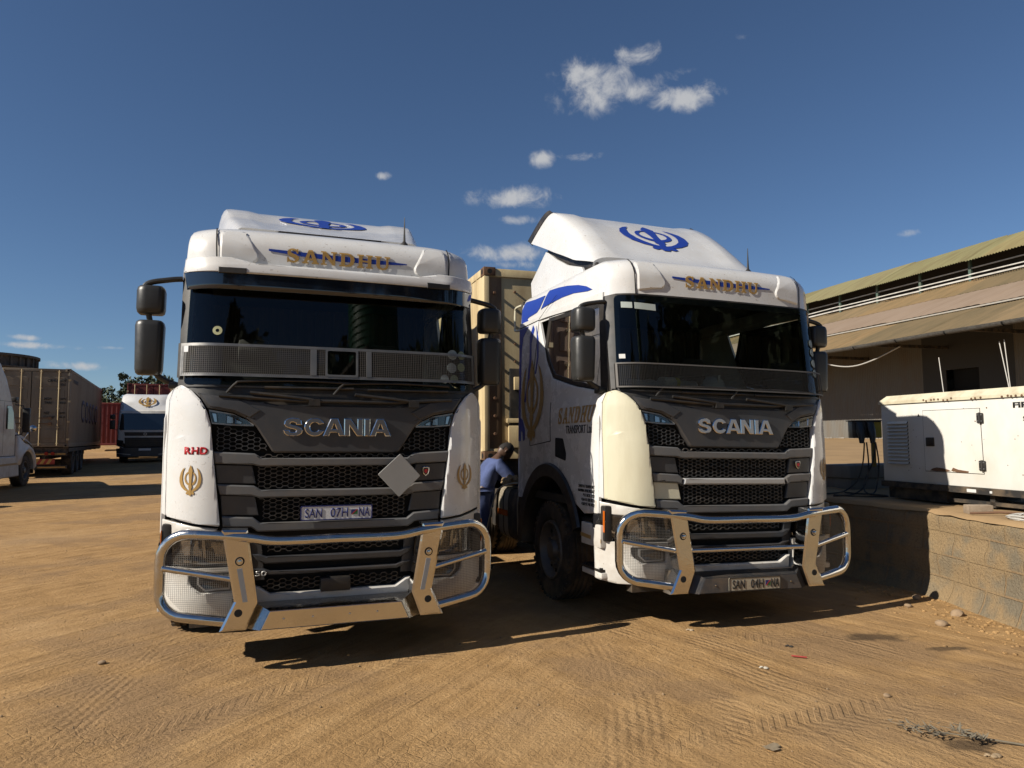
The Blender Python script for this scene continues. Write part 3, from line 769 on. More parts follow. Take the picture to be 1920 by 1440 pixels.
        panel('reflective_stripe', [[(.25, .705), (.66, .725), (.66, .76), (.25, .74)]], SP, gold, sw, off=.004, thick=.004)
        # rear edge air dam
        bm = bmesh.new()
        for a, b, c in (((2.45, 1.24), (2.58, 1.20), 1.2), ((2.45, 1.21), (2.60, 1.17), 3.0)): pass
        pg = [(2.452, .98), (2.56, 1.0), (2.60, 2.9), (2.56, 3.14), (2.452, 3.26)]
        panel('rear_air_dam', [pg], lambda a, b, o, s=s: Vector((s * (1.225 - .05 * max(0, b - 2.8) - .25 * max(0, a - 2.45) + o), a, b)), black, t, thick=.02, ch=.006, step=.2)
        # ---- mirrors
        mo = empty('mirror', (s * 1.355 - (.035 if A and s > 0 else .125 if s > 0 else 0), .36, 0)); mo.parent = t
        bm = bmesh.new(); tube(bm, smooth_path([(s * -.21, .0, 2.86), (s * -.12, -.01, 2.845), (s * .03, -.02, 2.80), (s * .04, -.02, 2.7), (s * .0, -.0, 2.5), (s * -.03, 0, 2.2), (s * -.06, .0, 2.12), (s * -.17, .0, 2.06), (s * -.24, 0, 2.045)], 6), .021, 10)
        box(bm, (-.06 + s * -.2, -.04, 2.02), (.06 + s * -.2, .08, 2.07), ch=.015)
        obj('mirror_arm', bm, mirrorblk, mo)
        for nm, (z0, z1, w) in (('upper_housing', (2.575, 2.785, .195)), ('lower_housing', (2.12, 2.525, .20))):
            bm = bmesh.new(); xo = .10
            # rounded shell: stacked rounded-rectangle sections
            zz = [z0, z0 + .012, z0 + .04, z1 - .04, z1 - .012, z1]; sc_ = [.80, .93, 1, 1, .93, .80]; rws = []
            for z, k in zip(zz, sc_):
                lowcut = 0
                if nm == 'lower_housing' and z < z0 + .06: k *= .93; lowcut = .02
                ring = []
                for (px_, py_) in round_poly([(xo, .085), (-xo, .085), (-xo, -.045), (-xo * .55, -.085), (xo * .75, -.085), (xo, -.05)], .035, 4):
                    ring.append(bm.verts.new((px_ * k * (w / .2) * -s + s * .0, py_ * k, z)))
                rws.append(ring)
            for i in range(5):
                n = len(rws[0])
                for k in range(n): bm.faces.new((rws[i][k], rws[i][(k + 1) % n], rws[i + 1][(k + 1) % n], rws[i + 1][k]))
            bm.faces.new(rws[0][::-1]); bm.faces.new(rws[-1])
            hs = obj(nm, bm, mirrorblk, mo, angle=50)
            bm = bmesh.new(); box(bm, (-.08, .086, z0 + .03), (.08, .090, z1 - .03)); obj('mirror_glass', bm, lens, hs)
    if not A:
        SPt = side_text; d = [c for c in children(t) if c.name.startswith('door')][0]
        slab_word('lettering', 'SANDHU', (-1.23, 1.765, -.43, 1.925), SPt, gold, d, off=.004, step=None)
        lettering('lettering', 'TRANSPORT Ltd', (-1.03, 1.665, -.435, 1.745), SPt, ink, d, off=.004, bold=.004)
        for k, tx in enumerate(('SANDHU TRANSPORT', 'NAMIBIA WALVIS BAY', 'P.O. BOX 1972', '+264 81 028 8723', '+260 97 748 8422')):
            wdt = (.34, .35, .24, .28, .28)[k]
            lettering('lettering', tx, (-.375 - wdt, 1.165 - k * .040, -.375, 1.193 - k * .040), SPt, ink, d, off=.004)
        rf = roof
        # blue sweep on the shoulder and flank
        sw1 = [(.617, 3.03), (.734, 3.084), (.902, 3.132), (1.158, 3.178), (1.375, 3.205), (1.62, 3.224), (1.68, 3.18), (1.82, 3.05), (1.75, 3.06), (1.543, 3.067), (1.263, 3.076), (1.0, 3.067), (.71, 3.03)]
        panel('blue_swoosh', [sw1], roofside, blue, rf, off=.005, thick=.004, step=(.1, .03))
        sw2 = [(1.74, 3.02), (1.95, 3.0), (2.2, 3.02), (2.43, 3.05), (2.43, 2.50), (2.36, 2.62), (2.20, 2.78), (2.05, 2.85), (1.98, 2.90), (1.90, 2.96)]
        panel('blue_swoosh', [[(1.72, 3.187), (1.755, 3.191), (2.04, 3.204), (2.36, 3.235), (2.43, 3.15), (2.43, 2.94), (2.14, 2.94), (2.235, 3.012), (2.168, 3.024), (1.938, 3.036), (1.86, 3.07)]], roofside, blue, rf, off=.005, thick=.004, step=(.1, .03))
        fl = [[(2.14, 2.91), (2.44, 2.91), (2.44, 1.60), (2.36, 1.60), (2.385, 2.0), (2.375, 2.35), (2.37, 2.62), (2.33, 2.80)],
              [(2.0, 2.90), (2.10, 2.78), (2.10, 2.55), (2.16, 2.30), (2.26, 2.05), (2.22, 2.04), (2.10, 2.24), (2.05, 2.5), (2.05, 2.70), (1.95, 2.85)],
              [(1.90, 2.88), (1.83, 2.72), (1.83, 2.52), (1.90, 2.34), (1.93, 2.34), (1.87, 2.52), (1.88, 2.7)],
              [(2.40, 1.88), (2.30, 1.84), (2.22, 1.72), (2.22, 1.62), (2.27, 1.60), (2.30, 1.70), (2.38, 1.72)]]
        panel('blue_swoosh', fl, side(-1), blue, d, off=.004, thick=.003, step=.2)
        khanda('crest', (-2.34, 1.60, -1.66, 2.52), SPt, gold, d, off=.008)
        bm = bmesh.new(); tube(bm, smooth_path([(-1.20, 2.46, 2.92), (-1.225, 2.62, 2.93), (-1.225, 2.66, 2.97), (-1.225, 2.66, 3.16), (-1.225, 2.62, 3.21), (-1.2, 2.48, 3.22)], 5), .014, 8); obj('grab_rail', bm, cream, t)
    # ---- windscreen and cowl
    gt = 2.915
    panel('windscreen', [round_poly([(-1.10, 2.045), (1.10, 2.045), (1.082, gt), (-1.082, gt)], .04)], front, glass, t, off=.004, thick=.006, step=.08)
    panel('windscreen_band', [[round_poly([(-1.115, 2.03), (1.115, 2.03), (1.092, 2.93), (-1.092, 2.93)], .03), round_poly([(-1.065, 2.07), (1.065, 2.07), (1.045, 2.86), (-1.045, 2.86)], .06)]], front, black, t, off=.001, thick=.02, step=.06)
    panel('cowl', [[(-1.10, 2.055), (-1.02, 1.955), (-.7, 1.93), (-.4, 1.895), (.4, 1.895), (.7, 1.93), (1.02, 1.955), (1.10, 2.055)]], front, black, t, off=-.012, thick=.05, step=.08)
    bm = bmesh.new()
    for wx, dr in ((-.74, 1), (.02, 1)):
        tube(bm, smooth_path([front(wx - .06, 1.985, .03), front(wx, 2.055, .035), front(wx + .06, 2.072, .035), front(wx + .45, 2.085, .035), front(wx + .86, 2.075, .035)], 5), .009, 8)
        tube(bm, [front(wx + .2, 2.03, .03), front(wx + .85, 2.035, .03)], .011, 8)
        tube(bm, smooth_path([front(wx + .1, 1.99, .035), front(wx + .45, 1.955, .04), front(wx + .55, 1.94, .045)], 4), .013, 8)
        box(bm, tuple(front(wx + .52, 1.90, .05)), tuple(front(wx + .60, 1.95, -.0)))
    tube(bm, [front(-.85, 1.965, .02), front(-.3, 1.935, .03), front(.4, 1.935, .03), front(.9, 1.965, .02)], .014, 8)
    obj('wiper', bm, black, t)
    # ---- interior: dashboard, seats, rear curtain
    bm = bmesh.new(); box(bm, (-1.12, .36, 1.5), (1.12, .80, 2.06), ch=.06); box(bm, (-1.0, .75, 1.4), (.2, .95, 1.98), ch=.05); obj('dashboard', bm, dashm, t)
    for sx in (-.62, .62):
        bm = bmesh.new(); box(bm, (sx - .26, 1.15, 1.45), (sx + .26, 1.65, 1.62), ch=.05); box(bm, (sx - .25, 1.62, 1.55), (sx + .25, 1.78, 2.38), ch=.06); box(bm, (sx - .14, 1.64, 2.36), (sx + .14, 1.74, 2.58), ch=.04); obj('seat', bm, seatm, t)
    bm = bmesh.new(); pts = [(math.cos(R(q)) * .23, math.sin(R(q)) * .23) for q in range(0, 360, 12)]
    mt = Matrix.Translation((.62, .98, 1.98)) @ Matrix.Rotation(R(-35), 4, 'X')
    tube(bm, [mt @ Vector((p[0], 0, p[1])) for p in pts], .016, 8, closed=True); tube(bm, [mt @ Vector((-.22, 0, 0)), mt @ Vector((.22, 0, 0))], .02, 8)
    obj('steering_wheel', bm, dashm, t)
    bm = bmesh.new()
    for k in range(24): 
        x = -1.1 + k * .0955; tube(bm, [(x, 2.33 + .02 * (k % 2), 1.4), (x, 2.33 + .02 * (k % 2), 3.0)], .055, 6)
    obj('curtain', bm, seatm, t)
    # ---- front lid, lamps, grille
    backing = [(-1.16, .42), (1.16, .42), (1.16, 1.05), (1.06, 1.98), (-1.06, 1.98), (-1.16, 1.05)]
    panel('front_backing', [backing], front, void, t, off=-.065, thick=.02, step=.06)
    lid = [(-1.0, 1.985), (-.925, 1.872), (-.75, 1.842), (-.65, 1.795), (-.59, 1.74), (-.475, 1.56), (-.455, 1.547), (.455, 1.547), (.475, 1.56), (.59, 1.74), (.65, 1.795), (.75, 1.842), (.925, 1.872), (1.0, 1.985), (.86, 1.962), (.62, 1.935), (.45, 1.905), (-.45, 1.905), (-.62, 1.935), (-.86, 1.962)]
    ld = panel('front_lid', [lid], front, grey, t, off=.012, thick=.06, ch=.012, step=.06)
    crease = [(-.99, 1.975), (-.9, 1.895), (-.74, 1.862), (-.62, 1.80), (-.45, 1.68), (-.40, 1.70), (-.56, 1.84), (-.72, 1.915)]
    for s in (-1, 1):
        pg = [(s * x, y) for x, y in [(-.985, 1.976), (-.915, 1.885), (-.745, 1.855), (-.635, 1.805), (-.56, 1.86), (-.72, 1.94)]]
        panel('lid_shoulder', [pg], front, grey, ld, off=.020, thick=.012, ch=.006, step=.06)
    # wordmark with metal rim
    block_word('lettering', 'SCANIA', (-.402, 1.672, .402, 1.806), front, [mat('badge_grey', (.13, .13, .135), .35, metal=.6) if A else mat('badge_silver', (.42, .42, .42), .35, metal=.7), chrome], ld, off=.032, thick=.022)
    def M2(pg): return [pg, mirror(pg)]
    auxp = [(-.918, 1.862), (-.75, 1.832), (-.655, 1.785), (-.607, 1.742), (-.75, 1.745), (-.893, 1.758)]
    for pg in M2(auxp):
        lp = panel('auxiliary_lamp', [pg], front, lampdark, t, off=-.028, thick=.03, step=.08)
        s = -1 if pg[0][0] < 0 else 1
        for q in ([(.905, 1.845), (.86, 1.838), (.85, 1.765), (.882, 1.765)], [(.80, 1.828), (.745, 1.81), (.74, 1.755), (.80, 1.756)], [(.735, 1.80), (.68, 1.775), (.69, 1.753), (.735, 1.754)]): panel('lamp_reflector', [[(s * x, y) for x, y in q]], front, lens, lp, off=-.018, thick=.012, ch=.008)
        panel('lamp_trim', [[pg, [(p[0] * .985 + s * .010, (p[1] - 1.79) * .78 + 1.792) for p in pg]]], front, silverbar, lp, off=-.008, thick=.012, step=.1)
        panel('lamp_cover', [pg], front, clearlens, lp, off=-.004, thick=.004, step=.08)
    up_r = [(-.885, 1.745), (-.60, 1.728), (-.487, 1.565), (-.70, 1.56), (-.868, 1.565)]
    gr1 = [(-.575, 1.278), (.575, 1.278), (.585, 1.445), (-.585, 1.445)]; gr2 = [(-.53, 1.045), (.53, 1.045), (.555, 1.218), (-.555, 1.218)]
    lg1 = [(-.495, .812), (.495, .812), (.51, .870), (-.51, .870)]; lg3 = [(-.52, .535), (.52, .535), (.50, .632), (-.50, .632)]
    mid_ = [(-.66, 1.50), (.66, 1.50), (.52, 1.545), (-.52, 1.545)]
    hexgrille('grille_mesh', [up_r, mirror(up_r), gr1, gr2, lg1, lg3, mid_], front, mat('grille_wire', (.045, .045, .046), .32, dirt=DUST, dirt_amt=.15), t, off=-.022, depth=.02)
    # louvres: stepped bars
    bars = [(1.557, .876, 1.472, .863, 1.508, 1.448), (1.322, .842, 1.248, .822, 1.275, 1.219), (1.092, .806, 1.018, .797, 1.036, .972)]
    for k, (zt, xt, zb, xb, mt_, mb) in enumerate(bars):
        pg = [(-xt, zt), (-xb, zb), (-.605, zb - .012), (-.555, mb), (.555, mb), (.605, zb - .012), (xb, zb), (xt, zt), (.595, zt - .014), (.54, mt_), (-.54, mt_), (-.595, zt - .014)]
        mcol = silverbar if (not A and k == 1) else bargrey
        if not A and k == 1:
            panel('grille_bar', [[(-xt, zt), (-xb, zb), (-.605, zb - .012), (-.56, mb), (-.545, mt_), (-.595, zt - .014)]], front, bargrey, t, off=.012, thick=.05, ch=.010, step=.08)
            panel('grille_bar', [[(xt, zt), (xb, zb), (.605, zb - .012), (.56, mb), (.545, mt_), (.595, zt - .014)][::-1]], front, bargrey, t, off=.012, thick=.05, ch=.010, step=.08)
            panel('grille_bar', [[(-.54, mb), (.54, mb), (.53, mt_), (-.53, mt_)]], front, silverbar, t, off=.014, thick=.05, ch=.012, step=.08)
        else: panel('grille_bar', [pg], front, mcol, t, off=.012, thick=.05, ch=.010, step=.08)
    for s in (-1, 1):
        for k, (z1_, z0_, xo1, xo0, xi) in enumerate(((1.465, 1.325, .861, .843, .59), (1.243, 1.095, .820, .807, .565))):
            pg = [(s * xo1, z1_), (s * xo0, z0_), (s * (xi - .01), z0_ - .005), (s * (xi + .02), z1_ - .01)]
            c = cream if (not A and s < 0 and k == 1) else grey
            panel('grille_side_panel', [pg], front, c, t, off=-.012, thick=.03, ch=.006, step=.1)
    # griffin shield
    bp_ = (.688, 1.397)
    sh = [(bp_[0] + x * .034, bp_[1] + y * .04) for x, y in [(-.8, .75), (-.3, .95), (0, .85), (.3, .95), (.8, .75), (.85, .2), (.6, -.5), (0, -1), (-.6, -.5), (-.85, .2)]]
    bd = panel('badge', [sh], front, chrome, t, off=.014, thick=.02, ch=.004)
    panel('badge_field', [[(bp_[0] + (p[0] - bp_[0]) * .74, bp_[1] + (p[1] - bp_[1]) * .74) for p in sh]], front, ink, bd, off=.0155, thick=.004)
    panel('badge_crest', [[(bp_[0] - .008, bp_[1] + .014), (bp_[0] + .014, bp_[1] + .016), (bp_[0] + .012, bp_[1] - .002), (bp_[0] + .002, bp_[1] - .018), (bp_[0] - .012, bp_[1] - .004)]], front, red, bd, off=.018, thick=.003)
    # ---- corner deflectors
    for s in (-1, 1):
        pg = [(-1.115, 2.045), (-1.04, 2.0), (-.975, 1.93), (-.93, 1.85), (-.90, 1.75), (-.878, 1.55), (-.848, 1.3), (-.815, 1.02), (-1.0, 1.045), (-1.185, 1.085), (-1.192, 1.095), (-1.20, 1.6), (-1.195, 1.93), (-1.165, 2.02)]
        if s > 0: pg = mirror(pg)
        bulge = lambda a, b, o: front(a, b, o + .012 * math.exp(-((b - 1.66) / .012) ** 2) * 0 + (.008 if b < 1.66 else .0))
        cd_ = panel('corner_deflector', [round_poly(pg, .015, 2)], bulge, cream if (not A and s < 0) else white, t, off=.018, thick=.06, ch=.012, step=(.02, .08), angle=45)
        if not A and s < 0: tag(cd_, 'unpainted cream corner deflector')
        st_ = [(-1.196, 1.09), (-1.228, 1.10), (-1.228, 1.93), (-1.215, 1.97), (-1.17, 2.02), (-1.199, 1.93), (-1.204, 1.6)]
        panel('corner_side', [st_ if s < 0 else mirror(st_)], bulge, white, t, off=-.004, thick=.025, ch=.004, step=(.01, .1), angle=45)
        if A: khanda('crest', (s * 1.024 - .075, 1.243, s * 1.024 + .075, 1.462), bulge, gold, cd_, off=.022, step=(.03, 0))
        elif s > 0: khanda('crest', (1.03 - .075, 1.25, 1.03 + .075, 1.47), bulge, gold, cd_, off=.022, step=(.03, 0))
        if A and s < 0: lettering('lettering', 'RHD', (-1.072, 1.537, -.912, 1.590), bulge, red, cd_, off=.022, bold=.052, spacing=1.12, step=(.03, 0))
        # white strip below the deflector
        pg = [(-.83, 1.0), (-1.0, 1.02), (-1.19, 1.055), (-1.232, 1.065), (-1.232, .955), (-1.16, .955), (-.9, .945)]
        if s > 0: pg = mirror(pg)
        panel('lower_corner', [pg], front, white_dirty, t, off=-.004, thick=.05, ch=.008, step=(.02, .08), angle=45)
    # ---- bumper
    for s in (-1, 1):
        def MS(pg): return pg if s < 0 else mirror(pg)
        hb = panel('headlight', [MS(round_poly([(-.60, .735), (-1.10, .735), (-1.236, .80), (-1.238, .955), (-1.0, .95), (-.62, .93)], .03))], front, lampdark, t, off=-.02, thick=.06, ch=.01, step=(.02, .06), angle=45)
        for q in ([(-.66, .80), (-.86, .80), (-.88, .91), (-.66, .90)], [(-.92, .805), (-1.08, .815), (-1.10, .925), (-.94, .915)]): panel('lamp_reflector', [MS(round_poly(q, .012, 2))], front, lens, hb, off=-.012, thick=.012, ch=.02, step=(.03, .03))
        panel('lamp_trim', [MS([(-.62, .752), (-.9, .752), (-1.08, .762), (-1.16, .80), (-1.17, .84), (-1.13, .815), (-1.06, .785), (-.9, .778), (-.62, .775)])], front, lens, hb, off=-.004, thick=.016, ch=.006, step=(.03, .03))
        panel('lamp_trim', [MS([(-.90, .80), (-.92, .80), (-.935, .93), (-.915, .93)])], front, lens, hb, off=-.006, thick=.014)
        panel('lamp_cover', [MS(round_poly([(-.61, .745), (-1.10, .745), (-1.225, .805), (-1.226, .945), (-1.0, .94), (-.62, .92)], .03))], front, clearlens, hb, off=.0, thick=.004, step=(.02, .06))
        # side marker on the flank
        bm = bmesh.new(); box(bm, (min(s * 1.13, s * 1.212), .215, .72), (max(s * 1.13, s * 1.212), .335, 1.03), ch=.02); obj('lamp_housing', bm, black, hb)
        panel('indicator', [[(.215, .80), (.245, .80), (.245, .985), (.215, .985)]], lambda a, b, o: Vector((s * (1.212 + o), a, b)), amber, hb, off=.004, thick=.006, ch=.002)
        outer = round_poly([(-.565, .372), (-1.10, .365), (-1.225, .39), (-1.236, .72), (-1.1, .722), (-.60, .725), (-.62, .55)], .015)
        fog = round_poly([(-.70, .555), (-.92, .545), (-1.0, .60), (-1.02, .68), (-.70, .695)], .02)
        panel('bumper_corner', [[MS(outer), MS(fog)]], front, white_dirty, t, off=.004, thick=.07, ch=.012, step=(.02, .06), angle=45)
        fb = panel('fog_lamp', [MS(fog)], front, black, t, off=-.03, thick=.02, step=.06)
        panel('lamp_reflector', [MS(round_poly([(-.74, .575), (-.90, .567), (-.945, .61), (-.75, .665)], .01))], front, lampdark, fb, off=-.012, thick=.02, ch=.006)
        panel('lamp_trim', [[MS(round_poly([(-.735, .57), (-.905, .562), (-.955, .61), (-.955, .672), (-.74, .675)], .01)), MS(round_poly([(-.745, .58), (-.90, .572), (-.943, .612), (-.943, .662), (-.75, .665)], .01))]], front, steelbl, fb, off=-.006, thick=.01)
    lipz = [(-.56, .425), (.56, .425), (.575, .58), (.54, .575), (.46, .522), (-.46, .522), (-.54, .575), (-.575, .58)]
    panel('bumper_lip', [lipz], front, white_dirty, t, off=.012, thick=.06, ch=.01, step=.08)
    for (zt, zb, xt, xb) in ((.81, .738, .50, .56), (.705, .655, .47, .55)):
        panel('bumper_bar', [[(-xt, zb), (xt, zb), (xb, zb + .03), (xb + .03, zt), (xt + .04, zt), (xt - .01, zt - .02), (-xt + .01, zt - .02), (-xt - .04, zt), (-xb - .03, zt), (-xb, zb + .03)]], front, grey, t, off=.008, thick=.05, ch=.010, step=.08)
    for s in (-1, 1):
        pg = [(s * .50, .62), (s * .60, .62), (s * .61, .90), (s * .53, .90), (s * .52, .80)]
        panel('grille_side_panel', [pg], front, grey, t, off=-.01, thick=.03, ch=.004)
    if A:
        bm = bmesh.new(); box(bm, (-.108, -.03, .522), (.112, .06, .622), ch=.012); obj('radar_cover', bm, black, t)
        lettering('lettering', '50', (-.565, .652, -.487, .69), front, silverbar, t, off=.012, thick=.006, bold=.02)
    # ---- wire guard over the lower screen
    gz0, gz1, gx = (2.108, 2.352, 1.128) if A else (2.062, 2.285, 1.12)
    gp = lambda a, b, o: front(a, b, o + .055)
    fw_ = .021 if A else .012
    guard = empty('screen_guard'); guard.parent = t
    gm = mat('dull_guard_frame', (.21, .205, .195), .4, metal=.8, rvar=.1) if A else screenwire
    fr_ = [[(-gx, gz0), (gx, gz0), (gx, gz1), (-gx, gz1)], [(-gx + fw_, gz0 + fw_), (gx - fw_, gz0 + fw_), (gx - fw_, gz1 - fw_), (-gx + fw_, gz1 - fw_)]]
    for k, q in enumerate(([(-gx, gz0), (gx, gz0), (gx, gz0 + fw_), (-gx, gz0 + fw_)], [(-gx, gz1 - fw_), (gx, gz1 - fw_), (gx, gz1), (-gx, gz1)], [(-gx, gz0 + fw_), (-gx + fw_, gz0 + fw_), (-gx + fw_, gz1 - fw_), (-gx, gz1 - fw_)], [(gx - fw_, gz0 + fw_), (gx, gz0 + fw_), (gx, gz1 - fw_), (gx - fw_, gz1 - fw_)])):
        panel('guard_rail', [q], gp, gm, guard, thick=.012, step=(.04, .3))
    hole = [(-.10, 2.13), (.136, 2.13), (.136, 2.335), (-.10, 2.335)]
    wiremesh('guard_mesh', [(-gx + .01, gz0 + .01), (gx - .01, gz0 + .01), (gx - .01, gz1 - .01), (-gx + .01, gz1 - .01)], gp, screenwire if A else darkwire, guard, pitch=.0145 if A else .0135, w=.0024 if A else .0017, holes=[hole] if A else [])
    if A:
        panel('sensor_frame', [[round_poly([(-.105, 2.125), (.141, 2.125), (.141, 2.34), (-.105, 2.34)], .015), round_poly([(-.09, 2.14), (.126, 2.14), (.126, 2.325), (-.09, 2.325)], .015)]], gp, gm, guard, off=.004, thick=.01, step=.1)
        for q in ([(-.215, 2.13), (-.17, 2.13), (-.17, 2.33), (-.215, 2.33)], [(.205, 2.13), (.245, 2.13), (.245, 2.33), (.205, 2.33)]): panel('guard_strap', [q], gp, gm, guard, off=.004, thick=.01, step=.1)
        panel('guard_tag', [[(-1.105, 2.285), (-1.075, 2.285), (-1.075, 2.33), (-1.105, 2.33)]], gp, platew, guard, off=.004, thick=.006)
    for s in (-1, 1):     # end brackets round the pillars
        panel('guard_bracket', [[(s * gx, gz0 - .01), (s * 1.150, gz0 - .01), (s * 1.150, gz1 + .005), (s * gx, gz1 + .005)]], lambda a, b, o: front(a, b, o + .03), rust if (not A and s > 0) else black, guard, thick=.01, step=(.02, .2))
    # ---- sun visor
    if A:
        vp = lambda a, b, o: Vector((a, FY(a * 1.03, 2.9) - .115 + (b - 2.80) * -.10 * 0 - o + max(0, (b - 2.93)) * .45, b))
        visor = panel('sun_visor', [[(-1.105, 2.762), (1.105, 2.762), (1.128, 2.90), (-1.128, 2.90)]], vp, visorglass, t, thick=.02, ch=.006, step=(.03, .08), angle=45)
        panel('visor_cap', [[(-1.130, 2.892), (-.70, 2.884), (.70, 2.884), (1.130, 2.892), (1.125, 3.005), (.80, 3.008), (.62, 2.968), (-.62, 2.968), (-.80, 3.008), (-1.125, 3.005)]], vp, white, visor, off=.012, thick=.05, ch=.012, step=(.03, .05), angle=45)
        bm = bmesh.new(); pr = None
        for i in range(41):
            x = -1.12 + 2.24 * i / 40; a = vp(x, 2.965, 0)
            q = [bm.verts.new(a + Vector((0, .0, -.002))), bm.verts.new((a.x, FY(a.x, 3.0) + .02, 2.955))]
            if pr: bm.faces.new((pr[0], q[0], q[1], pr[1]))
            pr = q
        obj('visor_shelf', bm, white, visor)
        for s in (-1, 1):
            panel('visor_clip', [[(s * .69, 2.878), (s * .885, 2.878), (s * .885, 2.922), (s * .69, 2.922)]], vp, black, visor, off=.016, thick=.02, ch=.004)
    # ---- antenna, diamond plate, number plate, screen stickers
    bm = bmesh.new(); lathe(bm, [(0, .045), (.02, .035), (.05, .012), (.12, .008), (.26, .003), (.27, .001)], 10, axis='z', c=(.60, .60, 3.335)); obj('antenna', bm, black, t)
    if A:
        P = flat((.463, -.012, 1.373), (1, 0, 0), (0, .0, 1), (0, -1, 0))
        dp = panel('placard', [round_poly([(-.166, .008), (0, -.168), (.166, -.006), (.004, .166)], .01, 2)], P, diamondm, t, off=.03, thick=.006, ch=.002)
        bm = bmesh.new()
        for zz in (1.28, 1.46): box(bm, (.43, -.012, zz), (.50, .04, zz + .02))
        obj('placard_bracket', bm, black, dp)
        prct, pP, pm, im, txt = (-.262, 1.046, .264, 1.152), flat((0, -.002, 0), (1, 0, 0), (0, 0, 1), (0, -1, 0)), platew, inkblue, 'SAN 07H'
        P2 = None
    else:
        prct, pP, pm, im, txt = (-.237, .328, .288, .440), flat((0, -.183, 0), (1, 0, 0), (0, 0, 1), (0, -1, 0)), platey, ink, 'SAN 04H'
    pl = panel('number_plate', [round_poly([(prct[0], prct[1]), (prct[2], prct[1]), (prct[2], prct[3]), (prct[0], prct[3])], .012, 3)], pP, pm, t, off=.004, thick=.012, ch=.002)
    rim_o = round_poly([(prct[0] - .001, prct[1] - .001), (prct[2] + .001, prct[1] - .001), (prct[2] + .001, prct[3] + .001), (prct[0] - .001, prct[3] + .001)], .014, 3)
    rim_i = round_poly([(prct[0] + .006, prct[1] + .006), (prct[2] - .006, prct[1] + .006), (prct[2] - .006, prct[3] - .006), (prct[0] + .006, prct[3] - .006)], .01, 3)
    panel('plate_rim', [[rim_o, rim_i]], pP, im if A else black, pl, off=.0065, thick=.008)
    zb, zt = prct[1] + .019, prct[3] - .019
    x = prct[0]
    lettering('lettering', txt.split()[0], (x + .030, zb, x + .155, zt), pP, im, pl, off=.007, bold=.010)
    lettering('lettering', txt.split()[1], (x + .215, zb, x + .345, zt), pP, im, pl, off=.007, bold=.010)
    lettering('lettering', 'NA', (x + .425, zb, x + .508, zt), pP, im, pl, off=.007, bold=.010)
    fx0, fx1, fz0, fz1 = x + .368, x + .416, zb + .018, zt - .014
    panel('plate_flag', [[(fx0, fz0), (fx0, fz1), (fx1 - .008, fz1)]], pP, inkblue, pl, off=.007, thick=.003)
    panel('plate_flag', [[(fx1, fz1), (fx1, fz0), (fx0 + .008, fz0)]], pP, mat('flag_green', (.03, .16, .05), .5), pl, off=.007, thick=.003)
    panel('plate_flag', [[(fx0 + .001, fz0), (fx0 + .008, fz0), (fx1, fz1), (fx1 - .008, fz1)]], pP, red, pl, off=.008, thick=.003)
    # screen stickers
    def disc(cx, cz, r): return arc(cx, cz, r, 0, 340, 17)
    stick = mat('licence_disc', (.30, .36, .36), .6, var=.3, dscale=20)
    if A:
        for k, (cx, cz, r) in enumerate(((.925, 2.345, .042), (1.01, 2.345, .036), (.915, 2.235, .042), (1.005, 2.245, .036), (.85, 2.14, .036), (.935, 2.14, .036))):
            panel('licence_disc', [disc(cx, cz, r)], front, stick if k % 2 == 0 else mat('licence_disc_green', (.24, .30, .17), .6, var=.3, dscale=20), t, off=.013, thick=.002, step=(.03, 0))
        panel('holder', [[disc(-.88, 2.452, .034), disc(-.88, 2.452, .013)]], front, mat('suction_cup', (.50, .50, .28), .5), t, off=.013, thick=.003)
    else:
        panel('screen_sticker', [[(-1.035, 2.795), (-.945, 2.79), (-.945, 2.845), (-1.035, 2.85)], [(-.925, 2.785), (-.722, 2.775), (-.722, 2.835), (-.925, 2.845)]], front, mat('pale_sticker', (.42, .47, .44), .6), t, off=.013, thick=.002, step=.05)
        panel('screen_sticker', [[(-1.075, 2.325), (-1.03, 2.325), (-1.03, 2.365), (-1.075, 2.365)]], front, paper, t, off=.013, thick=.002)
        for cx, cz in ((1.03, 2.58), (1.03, 2.49), (1.03, 2.38), (1.03, 2.28)):
            panel('licence_disc', [disc(cx, cz, .04)], front, stick, t, off=.013, thick=.002, step=(.03, 0))
    # ---- bull bar
    def loop(s):
        cr_ = []
        top = [(0, -.155, .928), (s * .42, -.155, .928), (s * .62, -.148, .958), (s * .85, -.12, .982), (s * 1.00, -.095, .992)]
        pts = smooth_path(top, 5)
        for q in range(0, 91, 15):
            a = R(90 - q); xx = 1.0 + .19 * math.cos(a); zz = .81 + .183 * math.sin(a)
            pts.append(Vector((s * xx, -.095 + (xx - 1.0) / .19 * .085, zz)))
        for q in range(0, 91, 15):
            a = R(-q); xx = 1.02 + .17 * math.cos(a); zz = .595 + .17 * math.sin(a)
            pts.append(Vector((s * xx, -.01 - (1.19 - xx) / .17 * .07, zz)))
        pts += [Vector((s * .88, -.105, .404)), Vector((s * .70, -.125, .376))]
        return pts
    bm = bmesh.new(); pts = loop(-1)[::-1][:-1] + loop(1); tube(bm, pts, .0355, 16)
    bb = obj('bull_bar', bm, chromedust if A else chrome, t, angle=60)
    for q in [[(-1.17, -.03, .757), (-.70, -.135, .672)], [(1.17, -.03, .757), (.70, -.135, .672)]] + ([] if A else [[(-.60, -.135, .674), (.60, -.135, .674)]]):
        bm = bmesh.new(); tube(bm, q, .0225, 14); obj('cross_tube', bm, chromedust if A else chrome, bb, angle=60)
    fp = flat((0, -.165, 0), (1, 0, 0), (0, 0, 1), (0, -1, 0))
